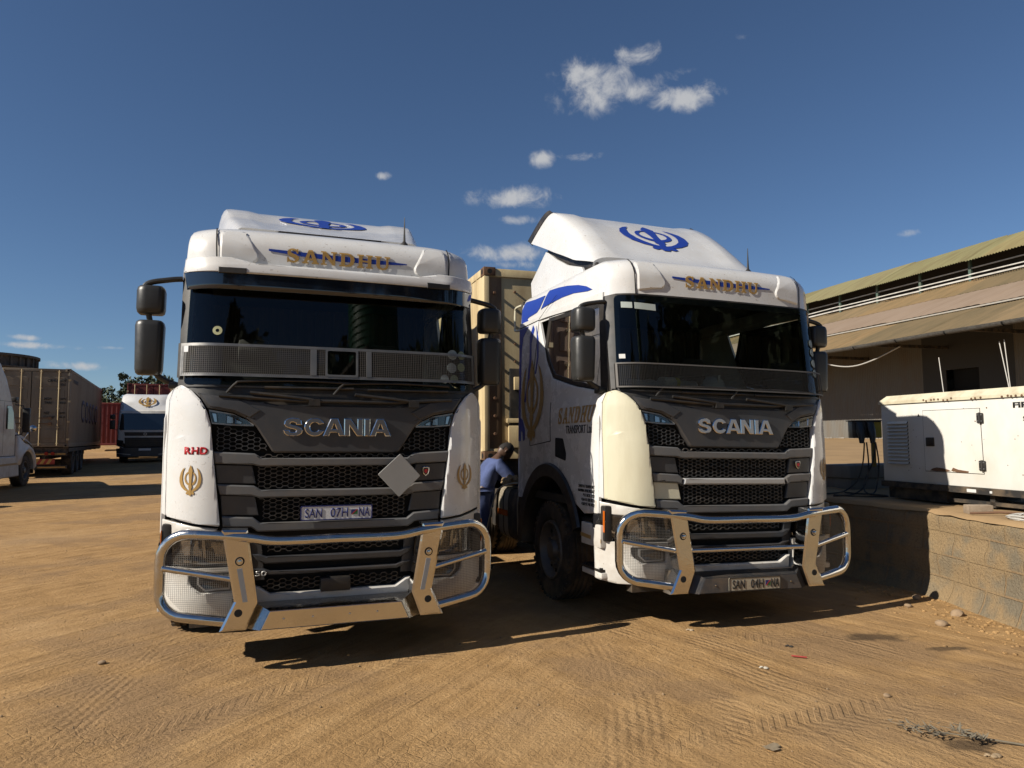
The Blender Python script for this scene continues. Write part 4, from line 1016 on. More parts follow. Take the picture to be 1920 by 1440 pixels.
    for s in (-1, 1):
        pg = [(s * x, z) for x, z in [(.797, 1.02), (.626, 1.012), (.548, .508), (.618, .325), (.793, .325), (.702, .522)]]
        upr = panel('upright', [pg], fp, chrome, bb, off=0, thick=.13, ch=.014, step=None, angle=20)
        for cx, cz, kind in ((.672, .80, 0), (.672, .446, 1)):
            bm = bmesh.new(); c = (s * cx, -.165, cz)
            if kind == 0:
                lathe(bm, [(-.004, .001), (-.004, .03), (0, .032)], 24, 'y', c, close=False, mi=1); lathe(bm, [(-.030, .001), (-.028, .014), (-.016, .017), (-.004, .018)], 6, 'y', c); lathe(bm, [(-.010, .001), (-.010, .022), (-.004, .023)], 20, 'y', c)
            else: lathe(bm, [(-.003, .001), (-.003, .026), (0, .027)], 24, 'y', c, mi=1)
            obj('bolt', bm, [chrome, void], upr)
        if A: panel('reflector_tape', [[(s * .69, .748), (s * .655, .752), (s * .612, .52), (s * .645, .518)]], fp, reflector, upr, off=.003, thick=.003)
        # wire guard inside the loop
        lp = lambda a, b, o: Vector((a, interp(abs(a), [.6, .85, 1.0, 1.2], [-.115, -.10, -.085, -.0]) - o, b))
        rg = round_poly([(s * .60, .40), (s * .72, .40), (s * 1.02, .435), (s * 1.178, .60), (s * 1.178, .82), (s * 1.0, .975), (s * .64, .955)], [.01, .01, .1, .1, .1, .1, .01])
        wiremesh('lamp_guard', rg, lp, wire, bb, pitch=.0128, w=.0021)
    beam_m = chrome if A else mat('grey_bumper_paint', (.055, .056, .06), .4, var=.3, dirt=DUST, dirt_amt=.3)
    lb = panel('lower_beam', [[(-.528, .318), (.528, .318), (.468, .448), (-.468, .448)]], fp, beam_m, bb, off=.012, thick=.02, ch=.006, angle=20)
    bm = bmesh.new()
    for s in (-1, 1):
        a, b_, c, d = (s * .468, -.177, .448), (s * .528, -.177, .318), (s * .63, -.10, .325), (s * .575, -.08, .50)
        quad(bm, a, b_, c, d)
    quad(bm, (-.468, -.177, .448), (.468, -.177, .448), (.575, .02, .47), (-.575, .02, .47)); quad(bm, (-.528, -.177, .318), (.528, -.177, .318), (.6, .02, .318), (-.6, .02, .318))
    for s in (-1, 1): quad(bm, (s * .468, -.177, .448), (s * .575, -.08, .50), (s * .60, .02, .50), (s * .575, .02, .47))
    bmesh.ops.solidify(bm, geom=bm.faces[:], thickness=.004)
    obj('beam_return', bm, beam_m, lb, smooth=False)
    bm = bmesh.new()
    for x in ((-.37, -.17, .09, .29) if A else (-.37, .40)):
        lathe(bm, [(-.006, .001), (-.005, .006), (0, .008)], 10, 'y', (x, -.178, .385))
    obj('bolt', bm, chrome, lb)
    for s in (-1, 1):
        bm = bmesh.new(); box(bm, (s * .67 - .05, -.04, .36), (s * .67 + .05, .35, .50)); obj('bar_mount', bm, frame, bb)
    # ---- chassis
    bm = bmesh.new()
    for s in (-1, 1): box(bm, (s * .40 - .04, .3, .62), (s * .40 + .04, 6.1, .90))
    for y in (.5, 1.2, 2.6, 3.4, 4.4, 5.2, 6.0): box(bm, (-.37, y, .66), (.37, y + .12, .86))
    box(bm, (-.45, .45, .55), (.45, 2.3, 1.15)); box(bm, (-1.0, 1.44, .42), (1.0, 1.56, .56)); box(bm, (-.75, 4.2, .42), (.75, 4.4, .58))
    box(bm, (-1.0, .12, .30), (1.0, .22, .42))
    obj('chassis', bm, frame, t, smooth=False)
    bm = bmesh.new(); lathe(bm, [(1.14, .001), (1.15, .46), (1.19, .48), (1.21, .46), (1.21, .001)], 32, 'z', (0, 4.1, 0)); obj('fifth_wheel', bm, frame, t)
    for s in (-1, 1):
        wheel(t, s * 1.06, 1.49, .5 + ro * s * 1.06 + .008, .315, s)
        wheel(t, s * 1.08, 4.6, .5 + ro * s * 1.08 + .008, .29, s, 'rear_wheel', True); wheel(t, s * .76, 4.6, .5 + ro * s * .76 + .008, .29, s, 'rear_wheel', True)
        bm = bmesh.new(); pr = None
        for q in range(5, 176, 10):
            ring = [bm.verts.new((s * x, 4.6 + .60 * math.cos(R(q)), .52 + .60 * math.sin(R(q)))) for x in (.60, 1.245)]
            if pr: bm.faces.new((pr[0], pr[1], ring[1], ring[0]))
            pr = ring
        bmesh.ops.solidify(bm, geom=bm.faces[:], thickness=.02); obj('mudguard', bm, black, t)
        # fuel tank
        pg = round_poly([(.62, .42), (1.22, .42), (1.235, .9), (1.20, 1.03), (.62, 1.03)], [.05, .14, .1, .08, .05], 5)
        bm = bmesh.new(); pr = None
        for y, k in ((2.28, .9), (2.30, 1), (3.16, 1), (3.18, .9)):
            ring = [bm.verts.new((s * (.92 + (x - .92) * k), y, .72 + (z - .72) * k)) for x, z in pg]
            if pr:
                for q in range(len(pg)): bm.faces.new((pr[q], pr[(q + 1) % len(pg)], ring[(q + 1) % len(pg)], ring[q]))
            else: bm.faces.new(ring)
            pr = ring
        bm.faces.new(pr)
        tk = obj('fuel_tank', bm, frame, t)
        bm = bmesh.new(); pgo = [(.92 + (x - .92) * 1.03, .72 + (z - .72) * 1.03) for x, z in pg]
        for ya, yb_ in ((2.42, 2.47), (2.80, 2.96), (3.0, 3.168)):
            pr = None
            for y in (ya, yb_):
                ring = [bm.verts.new((s * x, y, z)) for x, z in pgo]
                if pr:
                    for q in range(len(pg)): bm.faces.new((pr[q], pr[(q + 1) % len(pg)], ring[(q + 1) % len(pg)], ring[q]))
                pr = ring
        bmesh.ops.solidify(bm, geom=bm.faces[:], thickness=.006)
        ts = obj('tank_strap', bm, [mat('pale_band', (.62, .55, .42), .5, dirt=DUST, dirt_amt=.4)], tk)
        if s < 0:
            panel('reflector_tape', [[(2.80, .70), (3.17, .70), (3.17, .77), (2.80, .77)]], lambda a, b, o: Vector((-(1.247 + o), a, b)), amber, tk, off=.004, thick=.006)
        bm = bmesh.new(); box(bm, (min(s * .5, s * 1.15), 3.3, .50), (max(s * .5, s * 1.15), 3.75, .98), ch=.03); obj('air_tank_box', bm, frame, t)
    bm = bmesh.new(); box(bm, (-.55, 2.62, 1.0), (.55, 3.05, 1.06)); obj('catwalk', bm, steelbl, t)
    return t
TL_ = (-1.34052224, 5.42140157, .35268675, .00936637, -.00904668)
TR_ = (1.99538692, 6.39875243, .32498736, .02310231, .00889061)
truckL = make_truck('tractor_truck', 'white truck with dark sun visor and grey diamond plate on its grille', TL_, True)
truckR = make_truck('tractor_truck', 'white truck with tall raised roof fairing and cream corner panel', TR_, False)

# ------------------------------------------------------------------ containers and trailers
def yaw_m(x, y, z, a): return Matrix.Translation((x, y, z)) @ Matrix.Rotation(a, 4, 'Z')
contbeige = mat('container_beige', (.235, .19, .135), .62, dirt=(.13, .085, .05), dirt_amt=.7, dscale=1.3, stretch=(1, 1, .35), bump=.1, bscale=30)
contcream = mat('container_cream', (.72, .58, .33), .6, dirt=(.33, .19, .08), dirt_amt=.85, dscale=1.7, stretch=(1.6, 1.6, .4), bump=.1, bscale=25)
contred = mat('container_red', (.19, .022, .016), .6, dirt=(.09, .02, .014), dirt_amt=.7, dscale=1.5, stretch=(1, 1, .4))
faded = mat('faded_blue_lettering', (.05, .06, .12), .7, dirt=(.2, .165, .12), dirt_amt=.5, dscale=3)
def make_container(label, x, y, z, a, L, H, m, cat='container', front=False, group=None, text=True):
    """near end faces -y; that end carries doors with lock rods or a bulkhead with bolts"""
    t = empty('shipping_container', (x, y, z), (0, 0, a)); tag(t, label, cat, group); w = 1.219
    bm = bmesh.new()
    pit = .26; n = int((L - .3) / pit)
    for s in (-1, 1):     # corrugated sides as one folded sheet each
        pts = []
        for i in range(n):
            y0 = .15 + i * pit; dpt = .034
            pts += [(w - .006, y0), (w - .006, y0 + .07), (w - dpt, y0 + .13), (w - dpt, y0 + .20)] if not front else [(w - .012, y0), (w - .012, y0 + .235), (w - .002, y0 + .24), (w - .002, y0 + .255)]
        lo = [bm.verts.new((s * px, py, .14)) for px, py in pts]; hi = [bm.verts.new((s * px, py, H - .10)) for px, py in pts]
        for i in range(len(pts) - 1): bm.faces.new((lo[i], lo[i + 1], hi[i + 1], hi[i]))
    quad(bm, (-w + .02, .05, H - .03), (w - .02, .05, H - .03), (w - .02, L - .05, H - .03), (-w + .02, L - .05, H - .03))
    quad(bm, (-w + .02, .05, .12), (w - .02, .05, .12), (w - .02, L - .05, .12), (-w + .02, L - .05, .12))
    quad(bm, (-w + .02, L - .06, .1), (w - .02, L - .06, .1), (w - .02, L - .06, H - .05), (-w + .02, L - .06, H - .05))
    body = obj('wall', bm, m, t, smooth=False)
    bm = bmesh.new()
    for s in (-1, 1):
        x0, x1 = sorted((s * w, s * (w - .075)))
        for yy in (0, L - .12): box(bm, (x0, yy, .12), (x1, yy + .12, H - .12), ch=.008)
        box(bm, (x0, .12, H - .10), (x1, L - .12, H), ch=.006); box(bm, (x0, .12, .0), (x1, L - .12, .15), ch=.006)
    for yy in (0.01, L - .11):
        box(bm, (-w + .07, yy, H - .12), (w - .07, yy + .10, H - .01), ch=.006); box(bm, (-w + .07, yy, .01), (w - .07, yy + .10, .15), ch=.006)
    obj('edge_rail', bm, m, t)
    for s in (-1, 1):
        for yy in (0, L - .17):
            for zz in (-.006, H - .115):
                bm = bmesh.new(); x0, x1 = sorted((s * (w + .004), s * (w - .165)))
                box(bm, (x0, yy - .004, zz), (x1, yy + .17, zz + .12), ch=.008)
                lathe(bm, [(-.006, .001), (-.006, .034), (-.003, .036)], 14, 'y', ((x0 + x1) / 2, yy, zz + .06), mi=1)
                lathe(bm, [(s * .006, .001), (s * .006, .036), (s * .003, .038)], 14, 'x', (s * (w + .001), yy + .085, zz + .06), mi=1)
                obj('corner_casting', bm, [rust if front else m, void], t)
    if not front:
        for s in (-1, 1):
            bm = bmesh.new(); x0, x1 = sorted((s * .012, s * (w - .085)))
            box(bm, (x0, .02, .16), (x1, .06, H - .13), ch=.004)
            k = 5
            for i in range(k):
                z0 = .25 + i * (H - .5) / k
                box(bm, (x0 + .10, .004, z0 + .07), (x1 - .10, .02, z0 + .07 + (H - .5) / k - .14), ch=.006)
            d = obj('door', bm, m, t, smooth=False)
            for rx in (.30, .86):
                bm = bmesh.new(); tube(bm, [(s * rx, -.025, .06), (s * rx, -.025, H - .06)], .019, 10)
                for zz in (.12, .7, 1.4, H - .75, H - .15): box(bm, (s * rx - .045, -.035, zz), (s * rx + .045, .02, zz + .04))
                obj('lock_rod', bm, contcream, d)
            bm = bmesh.new()
            for zz in (.85, 1.05): box(bm, (s * .30 - .02 if s > 0 else s * .30 - .36, -.045, zz), (s * .30 + .36 if s > 0 else s * .30 + .02, -.03, zz + .03)); box(bm, (s * .62 - .05, -.06, zz - .03), (s * .62 + .05, -.02, zz + .06))
            obj('door_handle', bm, rust, d)
            bm = bmesh.new()
            for zz in (.25, .9, 1.65, H - .45): box(bm, (s * w - .07 if s > 0 else s * w - .02, -.012, zz), (s * w + .02 if s > 0 else s * w + .07, .02, zz + .07))
            obj('hinge', bm, contcream, d)
        if text:
            P = flat((0, .002, 0), (1, 0, 0), (0, 0, 1), (0, -1, 0)); d = body
            for tx, r in (('CBHU', (.50, H - .50, .80, H - .40)), ('805797', (.90, H - .50, 1.10, H - .40)), ('4561', (.90, H - .64, 1.06, H - .54)), ('MGW', (.42, 1.72, .66, 1.82)), ('TARE', (.42, 1.57, .66, 1.67)), ('NET', (.42, 1.20, .60, 1.30)), ('CU CAP', (.42, 1.05, .76, 1.15)),
                          ('32500 KG', (.90, 1.74, 1.10, 1.81)), ('4010 KG', (.90, 1.59, 1.10, 1.66)), ('28490', (.90, 1.22, 1.08, 1.29)), ('86.0', (.90, 1.07, 1.08, 1.14))):
                lettering('lettering', tx, r, P, ink, d, off=.004, bold=.02)
            P = flat((w, 0, 0), (0, 1, 0), (0, 0, 1), (1, 0, 0))
            lettering('lettering', 'COSCO', (3.6, .98, 10.2, 1.92), P, faded, body, off=.003, bold=.02, spacing=1.25)
            lettering('lettering', 'CBHU 805797', (.9, 2.42, 2.3, 2.56), P, faded, body, off=.003, bold=.01)
    else:
        bm = bmesh.new(); box(bm, (-w + .075, .035, .14), (w - .075, .14, H - .12)); bulk = obj('bulkhead', bm, m, t)
        for s in (-1, 1):
            bm = bmesh.new(); box(bm, (min(s * (w - .075), s * (w - .30)), .03, .15), (max(s * (w - .075), s * (w - .26)), .05, H - .13), ch=.006)
            obj('post', bm, mat('rusty_cream', (.30, .19, .10), .75, dirt=(.10, .05, .03), dirt_amt=.8, dscale=4, stretch=(1, 1, .3)), bulk)
        bm = bmesh.new()
        for s in (-1, 1):
            for i in range(9): lathe(bm, [(-.05, .001), (-.05, .02), (0, .022)], 8, 'y', (s * (w - .15), .03, .35 + i * (H - .7) / 8)); lathe(bm, [(-.03, .001), (-.03, .014), (0, .016)], 8, 'y', (s * (w - .45), .035, .38 + i * (H - .7) / 8))
        obj('bolt', bm, rust, bulk)
        # refrigeration unit in the lower half
        bm = bmesh.new(); box(bm, (-.86, .0, .2), (.86, .12, 1.25), ch=.02); obj('cooling_unit', bm, black, bulk)
        bm = bmesh.new(); box(bm, (-.88, -.02, .16), (-.3, .03, .46), ch=.01); box(bm, (-.80, -.03, .95), (-.55, .02, 1.13), ch=.01); box(bm, (-.9, -.01, .5), (.9, .03, .56), ch=.006); obj('unit_panel', bm, m, bulk)
        lettering('lettering', 'R', (-.70, 1.0, -.65, 1.08), flat((0, -.03, 0), (1, 0, 0), (0, 0, 1), (0, -1, 0)), ink, bulk, off=.004, bold=.01)
    return t
def make_trailer(label, x, y, z, a, L, zt, axles=(1.6, 2.9, 4.2), rear_near=True, z0=0., group='semi trailers under containers'):
    """skeletal trailer; its rear (lights) faces -y when rear_near; wheel height r = .5, deck top at zt"""
    t = empty('semi_trailer', (x, y, z), (0, 0, a)); tag(t, label, 'trailer', group)
    bm = bmesh.new()
    for s in (-1, 1): box(bm, (s * .45 - .05, .05, zt - .45), (s * .45 + .05, L, zt - .02))
    for yy in [.05 + i * (L - .2) / 6 for i in range(7)]: box(bm, (-1.2, yy, zt - .2), (1.2, yy + .14, zt - .01))
    for s in (-1, 1): box(bm, (s * 1.2 - .04, .05, zt - .16), (s * 1.2 + .04, L, zt - .03))
    for ay in axles: box(bm, (-.95, ay - .07, .42), (.95, ay + .07, .58))
    for s in (-1, 1): box(bm, (s * .8 - .06, L * .68, .3), (s * .8 + .06, L * .68 + .12, zt - .1))
    obj('frame', bm, frame, t, smooth=False)
    for ay in axles:
        for s in (-1, 1): wheel(t, s * 1.05, ay, .5, .36, s, 'wheel', True)
    if rear_near:
        bm = bmesh.new(); box(bm, (-1.2, -.02, .32), (1.2, .06, .44), ch=.01); box(bm, (-1.2, -.01, zt - .30), (1.2, .05, zt - .16)); rb = obj('rear_bumper', bm, frame, t)
        P = flat((0, -.025, 0), (1, 0, 0), (0, 0, 1), (0, -1, 0))
        st = [[(.15 + i * .2, .50), (.25 + i * .2, .50), (.35 + i * .2, .68), (.25 + i * .2, .68)] for i in range(3)]
        bm = bmesh.new(); box(bm, (.12, -.02, .49), (.82, .03, .69)); cb = obj('chevron_board', bm, mat('chevron_red', (.30, .03, .02), .6), rb)
        panel('chevron', st, P, gold, cb, off=.004, thick=.004)
        panel('reflective_stripe', [[(.3, .36), (1.15, .36), (1.15, .40), (.3, .40)], [(-1.15, zt - .26), (1.15, zt - .26), (1.15, zt - .22), (-1.15, zt - .22)]], P, gold, rb, off=.004, thick=.004)
        for s in (-1, 1):
            bm = bmesh.new(); lathe(bm, [(-.05, .001), (-.05, .06), (0, .065)], 16, 'y', (s * .75, 0, .88)); lathe(bm, [(-.05, .001), (-.05, .06), (0, .065)], 16, 'y', (s * .55, 0, .88)); obj('tail_lamp', bm, mat('tail_lens', (.25, .02, .01), .2), rb)
    return t
# behind the right hand tractor
def tloc(T, x, y, z=0):
    c, s = math.cos(T[2]), math.sin(T[2]); return Vector((T[0] + c * x - s * y, T[1] + s * x + c * y, z))
p = tloc(TR_, 0, 3.8)
make_container('cream rust-streaked container standing behind the truck with the tall fairing', p.x, p.y, 1.34, a0 if False else TR_[2], 12.2, 2.64, contcream, front=True)
make_trailer('black trailer carrying the cream container behind the right tractor', p.x, p.y, 0, TR_[2], 12.2, 1.33, axles=(8.2, 9.5, 10.8), rear_near=False)
# left hand row
ca = R(25.2); crn = Vector((-16.38, 26.3)); rdir = Vector((math.cos(ca), math.sin(ca))); cc = crn - rdir * 1.22
make_container('dusty beige container with closed doors and dark letters along its side', cc.x, cc.y, 1.37, ca, 12.2, 2.89, contbeige)
make_container('unseen brown container added beyond the beige one to keep low sun from under its trailer', cc.x - rdir.x * 3.3, cc.y - rdir.y * 3.3 + .8, .3, ca, 12.2, 2.6, rust, text=False)  # unseen container, added to block low sun below the beige one
make_trailer('trailer under the dusty beige container, striped board across its rear', cc.x, cc.y, .26, ca, 12.2, 1.10, axles=(1.5, 2.85, 4.2))
rc = make_container('red corrugated container behind the beige one, standing at ground level', -27.2, 46.6, 1.25, R(-65), 12.2, 2.75, contred, text=False)
for ch_ in children(rc):
    if ch_.name.startswith('lettering'): bpy.data.objects.remove(ch_)
VY = R(22)
vdir = Vector((-math.sin(VY), math.cos(VY)))
VO = Vector((-17.62, 34.2))
rc2 = VO + vdir * 3.4
make_container('dark red container on the trailer behind the truck with the gold crest', rc2.x, rc2.y, 1.95, VY, 12.2, 2.6, contred, text=False)
make_trailer('trailer under the dark red container behind the gold crested truck', rc2.x, rc2.y, .5, VY, 12.2, 1.4, axles=(8.2, 9.5, 10.8), rear_near=False)

# ------------------------------------------------------------------ cab-over with the gold crest, seen from the front
def make_far_cabover():
    t = empty('tractor_truck', (VO.x, VO.y, .50), (0, 0, VY)); tag(t, 'white truck with gold crest on its roof fairing, half in shade', 'truck')
    bm = bmesh.new()
    def shell(z, w, y0): return [(-w, 2.3, z), (-w, y0 + .25, z), (-w + .08, y0 + .06, z), (-w + .3, y0, z), (w - .3, y0, z), (w - .08, y0 + .06, z), (w, y0 + .25, z), (w, 2.3, z)]
    rows = [[bm.verts.new(p) for p in shell(*q)] for q in ((.95, 1.22, .02), (1.55, 1.22, 0), (2.35, 1.20, .16), (2.5, 1.17, .22), (2.56, 1.08, .35))]
    for i in range(len(rows) - 1):
        for k in range(8): bm.faces.new((rows[i][k], rows[i][(k + 1) % 8], rows[i + 1][(k + 1) % 8], rows[i + 1][k]))
    bm.faces.new(rows[-1]); cab = obj('cab', bm, white_dirty, t, angle=25)
    P = lambda a, b, o: Vector((a, interp(b, [0, .95, 1.55, 2.35, 2.5], [.0, .02, 0, .16, .22]) + .12 * max(0, (abs(a) - .95) / .25) ** 2 - o, b))
    panel('windscreen', [round_poly([(-1.12, 1.58), (1.12, 1.58), (1.06, 2.38), (-1.06, 2.38)], .08)], P, mat('dark_windscreen', (.006, .009, .014), .06, coat=1), t, off=.01, thick=.02, step=.1)
    gp_ = panel('grille', [[(-.86, 1.30), (.86, 1.30), (.90, 1.48), (-.90, 1.48)], [(-.85, .78), (.85, .78), (.88, 1.22), (-.88, 1.22)]], P, black, t, off=.008, thick=.03, ch=.008, step=.2)
    bm = bmesh.new(); lathe(bm, [(-.02, .05), (-.02, .075), (0, .075)], 20, 'y', (0, P(0, 1.39, .01).y, 1.39)); box(bm, (-.075, P(0, 1.39, .03).y, 1.38), (.075, P(0, 1.39, .01).y, 1.40)); obj('badge', bm, steelbl, gp_)
    bm = bmesh.new()
    for z in (.9, 1.0, 1.1): box(bm, (-.84, -.03, z), (.84, -.0, z + .025))
    obj('grille_bar', bm, grey, gp_)
    panel('chin', [[(-1.2, .30), (1.2, .30), (1.23, .70), (.86, .74), (-.86, .74), (-1.23, .70)]], P, grey, t, off=.04, thick=.12, ch=.02, step=.2)
    panel('number_plate', [[(-.26, .60), (.26, .60), (.26, .70), (-.26, .70)]], P, platew, t, off=.05, thick=.01)
    for s in (-1, 1):
        hl = panel('headlight', [[(s * .90, .74), (s * 1.22, .86), (s * 1.22, 1.12), (s * .92, 1.08)]], P, lampdark, t, off=.015, thick=.04, ch=.008, step=.1)
        panel('lamp_trim', [[(s * .90, .72), (s * 1.23, .84), (s * 1.23, .87), (s * .90, .75)], [(s * .6, .40), (s * 1.2, .46), (s * 1.2, .49), (s * .6, .43)]], P, silverbar, hl, off=.045, thick=.012, step=.1)
        bm = bmesh.new(); box(bm, (s * 1.42 - .11, .1, 1.62), (s * 1.42 + .11, .28, 2.05), ch=.04); box(bm, (s * 1.42 - .11, .1, 2.1), (s * 1.42 + .11, .28, 2.32), ch=.04); tube(bm, [(s * 1.2, .2, 2.36), (s * 1.4, .2, 2.34), (s * 1.4, .2, 1.65), (s * 1.2, .2, 1.58)], .02, 6); obj('mirror', bm, mirrorblk, t)
        wheel(t, s * 1.04, 1.4, .48, .32, s); wheel(t, s * 1.0, 4.8, .48, .5, s, 'rear_wheel', True)
    # tall fairing
    bm = bmesh.new(); rows = []
    prof = [(.38, 2.56), (.55, 2.75), (.75, 3.0), (1.05, 3.25), (1.3, 3.36), (1.42, 3.38)]
    for (y, z) in prof:
        rows.append([bm.verts.new(p) for p in [(-1.20, y + .45, z - .25 if z > 2.8 else 2.5), (-1.16, y + .15, z - .06), (-1.0, y, z), (-.5, y - .05, z - .02), (0, y - .07, z - .02), (.5, y - .05, z - .02), (1.0, y, z), (1.16, y + .15, z - .06), (1.20, y + .45, z - .25 if z > 2.8 else 2.5)]])
    for i in range(len(rows) - 1):
        for k in range(8): bm.faces.new((rows[i][k], rows[i][k + 1], rows[i + 1][k + 1], rows[i + 1][k]))
    fa = obj('roof_fairing', bm, white, t, angle=40)
    FP = lambda a, b, o: Vector((a, interp(b, [2.56, 2.75, 3.0, 3.25, 3.36], [.38, .55, .75, 1.05, 1.3]) - .085 - o, b))
    khanda('crest', (-.40, 2.72, .40, 3.22), FP, gold, fa, off=.03, step=(0, .05))
    for s in (-1, 1):
        bm = bmesh.new(); quad(bm, (s * 1.2, .75, 2.5), (s * 1.21, 2.2, 2.5), (s * 1.21, 2.2, 3.1), (s * 1.2, 1.75, 3.12)); obj('fairing_side', bm, white, fa)
        panel('blue_swoosh', [[(.80, 2.62), (1.0, 2.68), (1.35, 2.98), (1.1, 2.98), (.9, 2.85)]], lambda a, b, o, s=s: Vector((s * (1.205 + o), a + .2, b)), blue, fa, off=.01, thick=.006)
    bm = bmesh.new()
    for s in (-1, 1): box(bm, (s * .42 - .05, .4, .6), (s * .42 + .05, 6, .85))
    box(bm, (-1, .3, .3), (1, 2.2, .95)); obj('chassis', bm, frame, t, smooth=False)
make_far_cabover()

# ------------------------------------------------------------------ bonneted tractors, seen from their right flank
def make_bonneted(label, x, y, z, a, group):
    """local: x forward, y to the far side (the near flank is at y = 0), z up; front axle at x = 0"""
    t = empty('bonneted_truck', (x, y, z), (0, 0, a)); tag(t, label, 'truck', group)
    P = lambda a, b, o: Vector((a, -o, b))
    wt = white_dirty
    arch = [(.62 * math.cos(R(q)), .5 + .62 * math.sin(R(q))) for q in range(150, -1, -12)]
    # sleeper and cab side as one curved shell
    out = [(-5.0, 1.0), (-1.05, 1.0), (-1.02, 1.9), (-1.10, 2.05), (-1.32, 2.55), (-1.5, 2.85), (-1.9, 3.35), (-2.4, 3.75), (-3.0, 3.95), (-5.0, 3.98)]
    bm = bmesh.new(); prev = None
    for yy, k in ((0.0, 0), (-.03, .06), (.0, 0), (.0, .0), (2.4, 0.0)): pass
    inset = lambda k: [(min(max(px, -5), -1.05 - 0 * k) if False else px - (k if px > -4.9 else 0), pz - (k if pz > 2.2 else 0)) for px, pz in out]
    for yy, k in ((.22, .0), (.10, .0), (.03, .03), (0.0, .10)):
        pass
    rows = []
    for yy, k in ((0, .14), (.02, .06), (.10, .0), (2.30, .0), (2.38, .06), (2.40, .14)): rows.append([bm.verts.new((px, yy, pz)) for px, pz in inset(k)])
    for i in range(len(rows) - 1):
        for j in range(len(out) - 1): bm.faces.new((rows[i][j], rows[i][j + 1], rows[i + 1][j + 1], rows[i + 1][j]))
    bm.faces.new(rows[0]); bm.faces.new(rows[-1][::-1])
    cab = obj('cab', bm, wt, t, angle=30)
    panel('window', [round_poly([(-1.92, 1.80), (-1.30, 1.80), (-1.34, 2.30), (-1.55, 2.50), (-1.92, 2.50)], .05)], P, mat('dark_windscreen', (.006, .009, .014), .06, coat=1), t, off=.004, thick=.012, ch=.004)
    panel('sleeper_window', [[round_poly([(-3.1, 2.90), (-2.62, 2.86), (-2.70, 3.30), (-2.95, 3.45), (-3.1, 3.45)], .08)]], P, MATS['dark_windscreen'], t, off=.004, thick=.012, ch=.004)
    panel('panel_seam', [[(-2.1, 1.05), (-2.09, 1.05), (-2.09, 2.6), (-2.1, 2.6)], [(-5, 2.62), (-1.5, 2.62), (-1.5, 2.63), (-5, 2.63)], [(-3.2, 1.3), (-3.19, 1.3), (-3.19, 2.4), (-3.2, 2.4)], [(-2.72, 1.3), (-2.71, 1.3), (-2.71, 2.4), (-2.72, 2.4)], [(-3.2, 2.39), (-2.71, 2.39), (-2.71, 2.4), (-3.2, 2.4)]], P, black, cab, off=.003, thick=.003)
    khanda('crest', (-3.05, 1.50, -2.86, 1.98), P, black, cab, off=.005)
    pl = panel('info_panel', [[round_poly([(-3.22, .98 + .12), (-2.78, 1.10), (-2.78, 1.62 - .18), (-3.22, 1.44)], .05)]], P, black, cab, off=.004, thick=.004)
    panel('info_field', [round_poly([(-3.20, 1.12), (-2.80, 1.12), (-2.80, 1.42), (-3.20, 1.42)], .04)], P, wt, pl, off=.006, thick=.004)
    # bonnet and fender
    bm = bmesh.new(); rows = []
    hood = [(-1.02, 1.9), (-.4, 1.78), (.4, 1.62), (.85, 1.48), (1.02, 1.2), (1.05, .7)]
    for yy, k in ((.12, .22), (.25, .05), (.5, 0), (1.9, 0), (2.15, .05), (2.28, .22)): rows.append([bm.verts.new((px, yy, pz - (k if pz > .8 else 0))) for px, pz in hood])
    for i in range(len(rows) - 1):
        for j in range(len(hood) - 1): bm.faces.new((rows[i][j], rows[i][j + 1], rows[i + 1][j + 1], rows[i + 1][j]))
    obj('bonnet', bm, wt, t, angle=40)
    fen = [(-1.0, .95), (-1.03, 1.5), (-.75, 1.50), (-.45, 1.42)] + [(.80 * math.cos(R(q)), .5 + .80 * math.sin(R(q))) for q in range(100, 5, -10)] + [(1.05, .62), (1.05, .45), (.62, .45)] + [(q[0], q[1]) for q in arch[::-1] if q[1] > .5] + [(-.66, .62)]
    fen = [(-1.03, .70), (-1.03, 1.62), (-.7, 1.55), (-.3, 1.38), (.1, 1.32), (.45, 1.2), (.72, .95), (.80, .6), (.64, .52)] + [q for q in arch[::-1] if q[1] > .52] + [(-.60, .70)]
    panel('fender', [fen], P, wt, t, off=.03, thick=.5, ch=.05, angle=40)
    # side skirt with step
    sk = panel('side_skirt', [round_poly([(-5.0, .32), (-.75, .36), (-.80, .70), (-1.05, .98), (-5.0, .98)], .03)], P, wt, t, off=.02, thick=.4, ch=.03)
    panel('reflective_stripe', [[(-5, .68), (-.85, .72), (-.85, .78), (-5, .74)]], P, gold, sk, off=.025, thick=.004)
    bm = bmesh.new(); tube(bm, [(-1.30, -.05, 1.62), (-1.30, -.22, 1.64), (-1.22, -.28, 2.0), (-1.25, -.22, 2.52), (-1.35, -.02, 2.55)], .018, 8); box(bm, (-1.26, -.40, 1.70), (-1.16, -.20, 2.45), ch=.03); obj('mirror', bm, mirrorblk, t)
    bm = bmesh.new(); tube(bm, [(-.15, .15, 1.35), (-.10, .02, 1.62), (.02, -.05, 1.80)], .016, 8); lathe(bm, [(-.10, .001), (-.09, .05), (-.02, .105), (0, .11), (.02, .10), (.02, .001)], 18, 'x', (.10, -.08, 1.84)); obj('hood_mirror', bm, chrome, t)
    bm = bmesh.new(); tube(bm, [(-1.22, -.02, 2.6), (-1.22, -.02, 2.66)], .03, 8); box(bm, (-1.35, -.06, 2.63), (-1.15, .1, 2.78), ch=.02); obj('horn', bm, black, t)
    w1 = wheel(t, 0, .22, .5, .3, -1); w1.rotation_euler = (0, 0, R(90)); w1.location = (0, .20, .5)
    w1.rotation_euler = (0, 0, R(90))
    w2 = copy_tree(w1, t); w2.location = (0, 2.2, .5)
    w3 = copy_tree(w1, t); w3.location = (-6.2, .3, .5); w3.name = 'rear_wheel'
